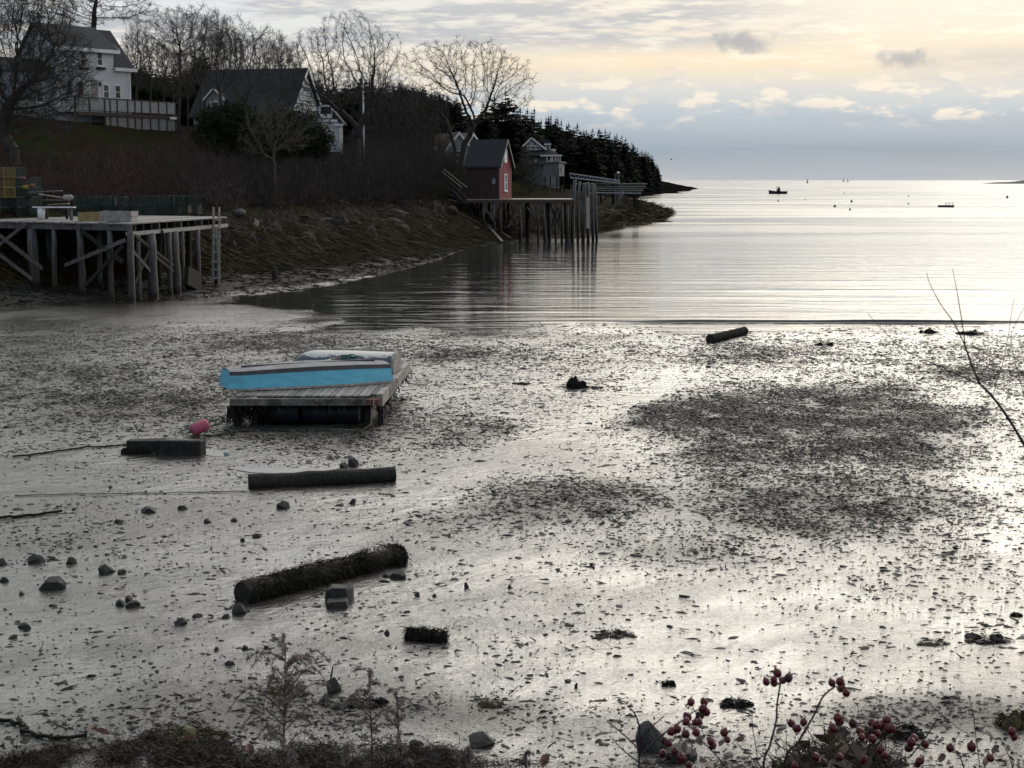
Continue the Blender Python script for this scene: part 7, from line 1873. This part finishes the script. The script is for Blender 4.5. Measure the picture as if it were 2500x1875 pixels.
def near_branch():
    Y = 2.3; g = Hs(1.05, Y)
    t = thing('leafless_sapling', (1.05, Y, g), 'thin leafless sapling branch reaching in from the right edge', 'sapling')
    m = MB(t.location); m.tube(smooth_path([Vector((1.05, Y, g-.1)), Vector((1.0, Y, g+.5)), at(2700, 1400, Y), at(2580, 1210, Y), at(2500, 1085, Y)], 6), [.006]*8+[.004]*8+[.0025]*9, 8); m.build('trunk', TWIG, t, True)
    cane(t, [(2500, 1085), (2462, 1022), (2424, 970), (2392, 937)], Y, .0056, .0042, TWIG, False, 'branch', 7)
    cane(t, [(2392, 937), (2374, 895), (2362, 862), (2355, 842)], Y, .0042, .0030, TWIG, False, 'branch', 7)
    cane(t, [(2355, 842), (2330, 790), (2296, 742), (2270, 692), (2262, 664)], Y, .0026, .0007, TWIG, False, 'twig')
    cane(t, [(2357, 848), (2350, 795), (2337, 715), (2325, 654)], Y, .0026, .0007, TWIG, False, 'twig')
    cane(t, [(2390, 938), (2345, 918), (2280, 888), (2205, 852), (2152, 802), (2118, 765)], Y, .0028, .0007, TWIG, False, 'twig', dY=-.12)
    cane(t, [(2425, 968), (2432, 935), (2450, 880), (2462, 812), (2470, 760), (2476, 728)], Y+.05, .0016, .0006, TWIG, False, 'twig')
    cane(t, [(2432, 935), (2425, 905), (2410, 860), (2398, 835)], Y+.05, .0012, .0005, TWIG, False, 'twig')
    cane(t, [(2520, 720), (2490, 770), (2468, 825), (2480, 890), (2496, 950), (2510, 1010)], Y-.03, .0007, .0016, TWIG, False, 'twig')
    m = MB(t.location)
    for (x, y) in ((2425, 967), (2392, 936), (2440, 985), (2470, 1035), (2376, 897), (2362, 860)):
        p = at(x, y, Y); m.tube([p, p+Vector((-.008, 0, .008))], [.0012, .0004], 5)
    m.build('buds', TWIG, t)
near_branch()

def mound_grass():
    """dead leaves, moss and dry grass on the hump of bank at the bottom right"""
    r = np.random.default_rng(8); n = 9000
    x = r.normal(1.15, .62, n); y = r.normal(5.1, .65, n); z = H(x, y)
    d = np.stack([r.normal(0, .6, n), r.normal(0, .6, n), r.uniform(.2, 1, n)], 1); d /= np.linalg.norm(d, axis=1, keepdims=True)
    V, F = strands(np.stack([x, y, z-.01], 1), d, r.uniform(.04, .16, n), r.uniform(.0015, .004, n), 3, .15, .25, r)
    GR = simple('dry_bank_grass', (.085, .065, .045), (.035, .030, .018), 9.0, .85, bump=0, c3=(.045, .048, .018), coord='Object')
    tag(mesh_np('bank_grass', V, F, GR), 'dead grass and moss on the hump of bank at the bottom right', 'grass', kind='stuff')
    m = 900; x = r.normal(1.1, .7, m); y = r.normal(5.0, .7, m); z = H(x, y)+.03
    u = r.normal(size=(m, 3)); u[:, 2] *= .5; u /= np.linalg.norm(u, axis=1, keepdims=True); v = np.cross(u, r.normal(size=(m, 3))); v /= np.linalg.norm(v, axis=1, keepdims=True); s = r.uniform(.015, .04, m)[:, None]
    P = np.stack([x, y, z], 1); Q = np.stack([P-u*s, P+v*s*.6+np.array([0, 0, .008]), P+u*s, P-v*s*.6], 1).reshape(-1, 3)
    tag(mesh_np('leaf_litter', Q, (np.arange(m)*4)[:, None]+np.arange(4)[None], simple('leaf_litter', (.15, .10, .07), (.07, .05, .04), 5.0, .8, bump=0, coord='Object')), 'small dead leaves scattered over the bank hump', 'leaves', kind='stuff')
mound_grass()
# ------------------------------------------------------------------ things on the water
def on_water(px, py): return onz(px, py, 0.0)
def boats():
    p = on_water(1899, 473)
    k = p.y/FPX            # metres per pixel there
    t = thing('lobster_boat', p, 'dark workboat with tall wheelhouse anchored at left on the bright bay', 'boat')
    W_ = 45*k; h = 6.0*k
    m = MB(); vs = []; fs = []
    for i in range(9):
        s = i/8; x = (s-.5)*W_; b = W_*.13*(1-(2*abs(s-.52))**3*(.95 if s < .5 else .2)); top = h*(1.0+.5*max(0, .5-s)**2*4)
        vs += [(x, -b, top), (x*.96, -b*.7, -.2), (x*.96, b*.7, -.2), (x, b, top)]
    for i in range(8):
        a = i*4; fs += [(a, a+4, a+5, a+1), (a+1, a+5, a+6, a+2), (a+2, a+6, a+7, a+3), (a+3, a+7, a+4, a)]
    fs += [(0, 1, 2, 3), (35, 34, 33, 32)]
    NAVY = simple('dark_hull_paint', (.03, .035, .045), rough=.4, bump=0)
    m.add(vs, fs); m.build('hull', NAVY, t)
    m = MB(); m.prism([(-3*k, -W_*.08, h*.9), (6*k, -W_*.08, h*.9), (4*k, -W_*.08, h+9*k), (0, -W_*.08, h+9*k)], (0, W_*.16, 0)); wh = m.build('wheelhouse', NAVY, t)
    m = MB(); m.box((0.5*k, 0, h+10.5*k), (9*k, W_*.18, .9*k)); m.build('roof', NAVY, wh)
    m = MB(); m.bar((-3*k, 0, h*.9), (-3.5*k, 0, h+11*k), .08, .08); m.build('mast', DARKM, t)
    p = on_water(2309, 505); k = p.y/FPX
    t = thing('moored_skiff', p, 'low dark moored boat with a pale canopy frame at right', 'boat')
    m = MB(); vs = []; fs = []; W_ = 38*k
    for i in range(7):
        s = i/6; x = (s-.5)*W_; b = W_*.14*(1-(max(0, .5-s)*2)**3*.9)
        vs += [(x, -b, 4*k), (x, -b*.7, -.1), (x, b*.7, -.1), (x, b, 4*k)]
    for i in range(6):
        a = i*4; fs += [(a, a+4, a+5, a+1), (a+1, a+5, a+6, a+2), (a+2, a+6, a+7, a+3), (a+3, a+7, a+4, a)]
    fs += [(0, 1, 2, 3), (27, 26, 25, 24)]
    m.add(vs, fs); m.build('hull', NAVY, t)
    for x in (1*k, 9*k, 17*k):
        for y in (-W_*.1, W_*.1): m = MB(); m.bar((x, y, 3.5*k), (x-1.2*k, y, 9.5*k), .07, .07); m.build('canopy_post', METAL, t)
    m = MB(); m.box((8*k, 0, 9.8*k), (18*k, W_*.24, .5*k)); m.build('canopy', METAL, t)
    # mooring balls
    for (px, py, r, lab) in ((1900, 492, 2.6, 'pale mooring ball below the workboat'), (2038, 505, 3.0, 'dark round mooring ball nearest the middle of the bay'), (2079, 493, 2.8, 'dark mooring ball right of the middle one'),
                        (2075, 513, 2.6, 'small dark mooring ball closest to shore'), (2218, 498, 2.4, 'grey mooring ball between the two boats'), (2218, 480, 1.8, 'tiny far mooring ball above the grey one'),
                        (2459, 483, 3.0, 'dark mooring ball near the right edge'), (2061, 473, 1.6, 'tiny pale mooring ball far out'), (1965, 488, 1.5, 'tiny mooring ball right of the workboat')):
        p = on_water(px, py); rr = r*p.y/FPX
        t = thing('mooring_ball', p, lab, 'buoy', 'mooring balls in the bay')
        m = MB(); m.ball((0, 0, rr*.6), rr, 10, 7); m.build('ball', DARKM if 'dark' in lab else WHITEP, t, True)
        m = MB(); m.tube([(0, 0, rr*1.5), (0, 0, rr*1.9)], rr*.2, 6); m.build('shackle', DARKM, t)
    for (px, lab) in ((1971, 'distant dark navigation buoy on the horizon'),):
        Y = 3000.0; p = at(px, 443, Y); p.z = 0; t = thing('navigation_buoy', p, lab, 'buoy')
        m = MB(); m.tube([(0, 0, -.5), (0, 0, 1.2)], [2.2, 2.2], 10); m.build('float_body', DARKM, t)
        m = MB(); m.tube([(0, 0, 1.2), (0, 0, 7.5)], [1.3, .5], 6); m.build('tower', DARKM, t)
    for (px, s, lab) in ((2060, 1.0, 'tiny far sailboat on the horizon at the middle right'), (2070, .8, 'second tiny far sailboat on the horizon')):
        Y = 6000.0; p = at(px, 441, Y); p.z = 0; t = thing('sailboat', p, lab, 'boat')
        m = MB(); m.prism([(-5*s, -1.2, 0), (5*s, -1.2, 0), (6*s, -1.2, 1.6), (-5*s, -1.2, 1.6)], (0, 2.4, 0)); m.build('hull', DARKM, t)
        m = MB(); m.prism([(-4*s, -.05, 2.5), (.3, -.05, 2.5), (.3, -.05, 14*s)], (0, .1, 0)); m.build('sail', SHINGLE, t)
    # low island at the right edge
    Y = 2400.0; a = at(2425, 442, Y).x; b = a+420; n = 60
    V = []; Fq = []
    xs = np.linspace(a, b, n)
    hp = np.interp(np.linspace(0, 1, n), [0, .05, .12, .2, .35, .6, 1], [0.2, 2.5, 4.0, 9, 14, 13, 6])*(1+.35*fbm(xs/18, xs*0, 3, 3))
    for j, f in enumerate((0, .55, 1.0, .5, 0)):
        for i in range(n): V.append((xs[i], Y+j*28+8*math.sin(i*.9), f*hp[i]-.6))
    for j in range(4):
        for i in range(n-1): q = j*n+i; Fq.append((q, q+1, q+n+1, q+n))
    tag(mesh_np('island', np.array(V), np.array(Fq), simple('far_island', (.05, .055, .05), (.035, .04, .04), .05, .9, bump=0, coord='Generated'), smooth=True), kind='structure')
    # a gull over the bay
    p = at(1639, 389, 160.0); t = thing('gull', p, 'tiny dark gull flying above the tip of the headland', 'gull')
    m = MB(); m.ball((0, 0, 0), .09, 8, 6, (1, 2.0, .9)); m.add([(-.05, .05, .02), (-.05, -.08, .02), (-.32, -.02, .22), (.05, .05, .02), (.05, -.08, .02), (.30, -.02, .24)], [(0, 1, 2), (3, 5, 4)]); m.build('body', SHINGLE, t)
boats()

def ledges():
    """dark bare rock: the tip of the headland and low ledges off the far wharf"""
    DK = simple('dark_ledge_rock', (.014, .013, .011), (.007, .0065, .006), .6, .9, bump=.6, bdist=.3, spec=0.0)
    def mound(pts, pyb, Y, depth, seed):
        xs = np.linspace(pts[0][0], pts[-1][0], 46); hp = np.interp(xs, [q[0] for q in pts], [q[1] for q in pts]); k = Y/FPX
        X = (xs-1250)/FPX/1.009*Y; nz = 7; V = []; F = []
        for j in range(nz):
            f = math.sin(math.pi*j/(nz-1))**.6
            for i in range(len(xs)):
                n_ = 1+.75*float(fbm(np.array([X[i]*.9/max(k, .02)*.06+seed]), np.array([j*.9]), 3, seed)[0])
                V.append((X[i]+.6*k*math.sin(i*2.1+j), Y+(j/(nz-1))*depth+k*3*math.sin(i*.7+seed), -.35+f*(hp[i]*k*n_+.35)))
        for j in range(nz-1):
            for i in range(len(xs)-1): a = j*len(xs)+i; F.append((a, a+1, a+1+len(xs), a+len(xs)))
        tag(mesh_np('ledge', np.array(V), np.array(F), DK), kind='structure')
    mound([(1540, 26), (1600, 30), (1630, 25), (1655, 19), (1675, 15), (1683, 12), (1692, 1)], 465, 775.0, 60, 3)
    mound([(1560, 3), (1600, 5), (1640, 6), (1670, 1)], 474, 640.0, 20, 5)
    mound([(1490, 10), (1530, 17), (1565, 22), (1590, 19), (1608, 11), (1622, 3), (1645, .5)], 518, 262.0, 9, 7)
    mound([(1420, 14), (1480, 22), (1530, 20), (1570, 14), (1592, 6), (1650, .6)], 545, 200.0, 8, 9)
ledges()
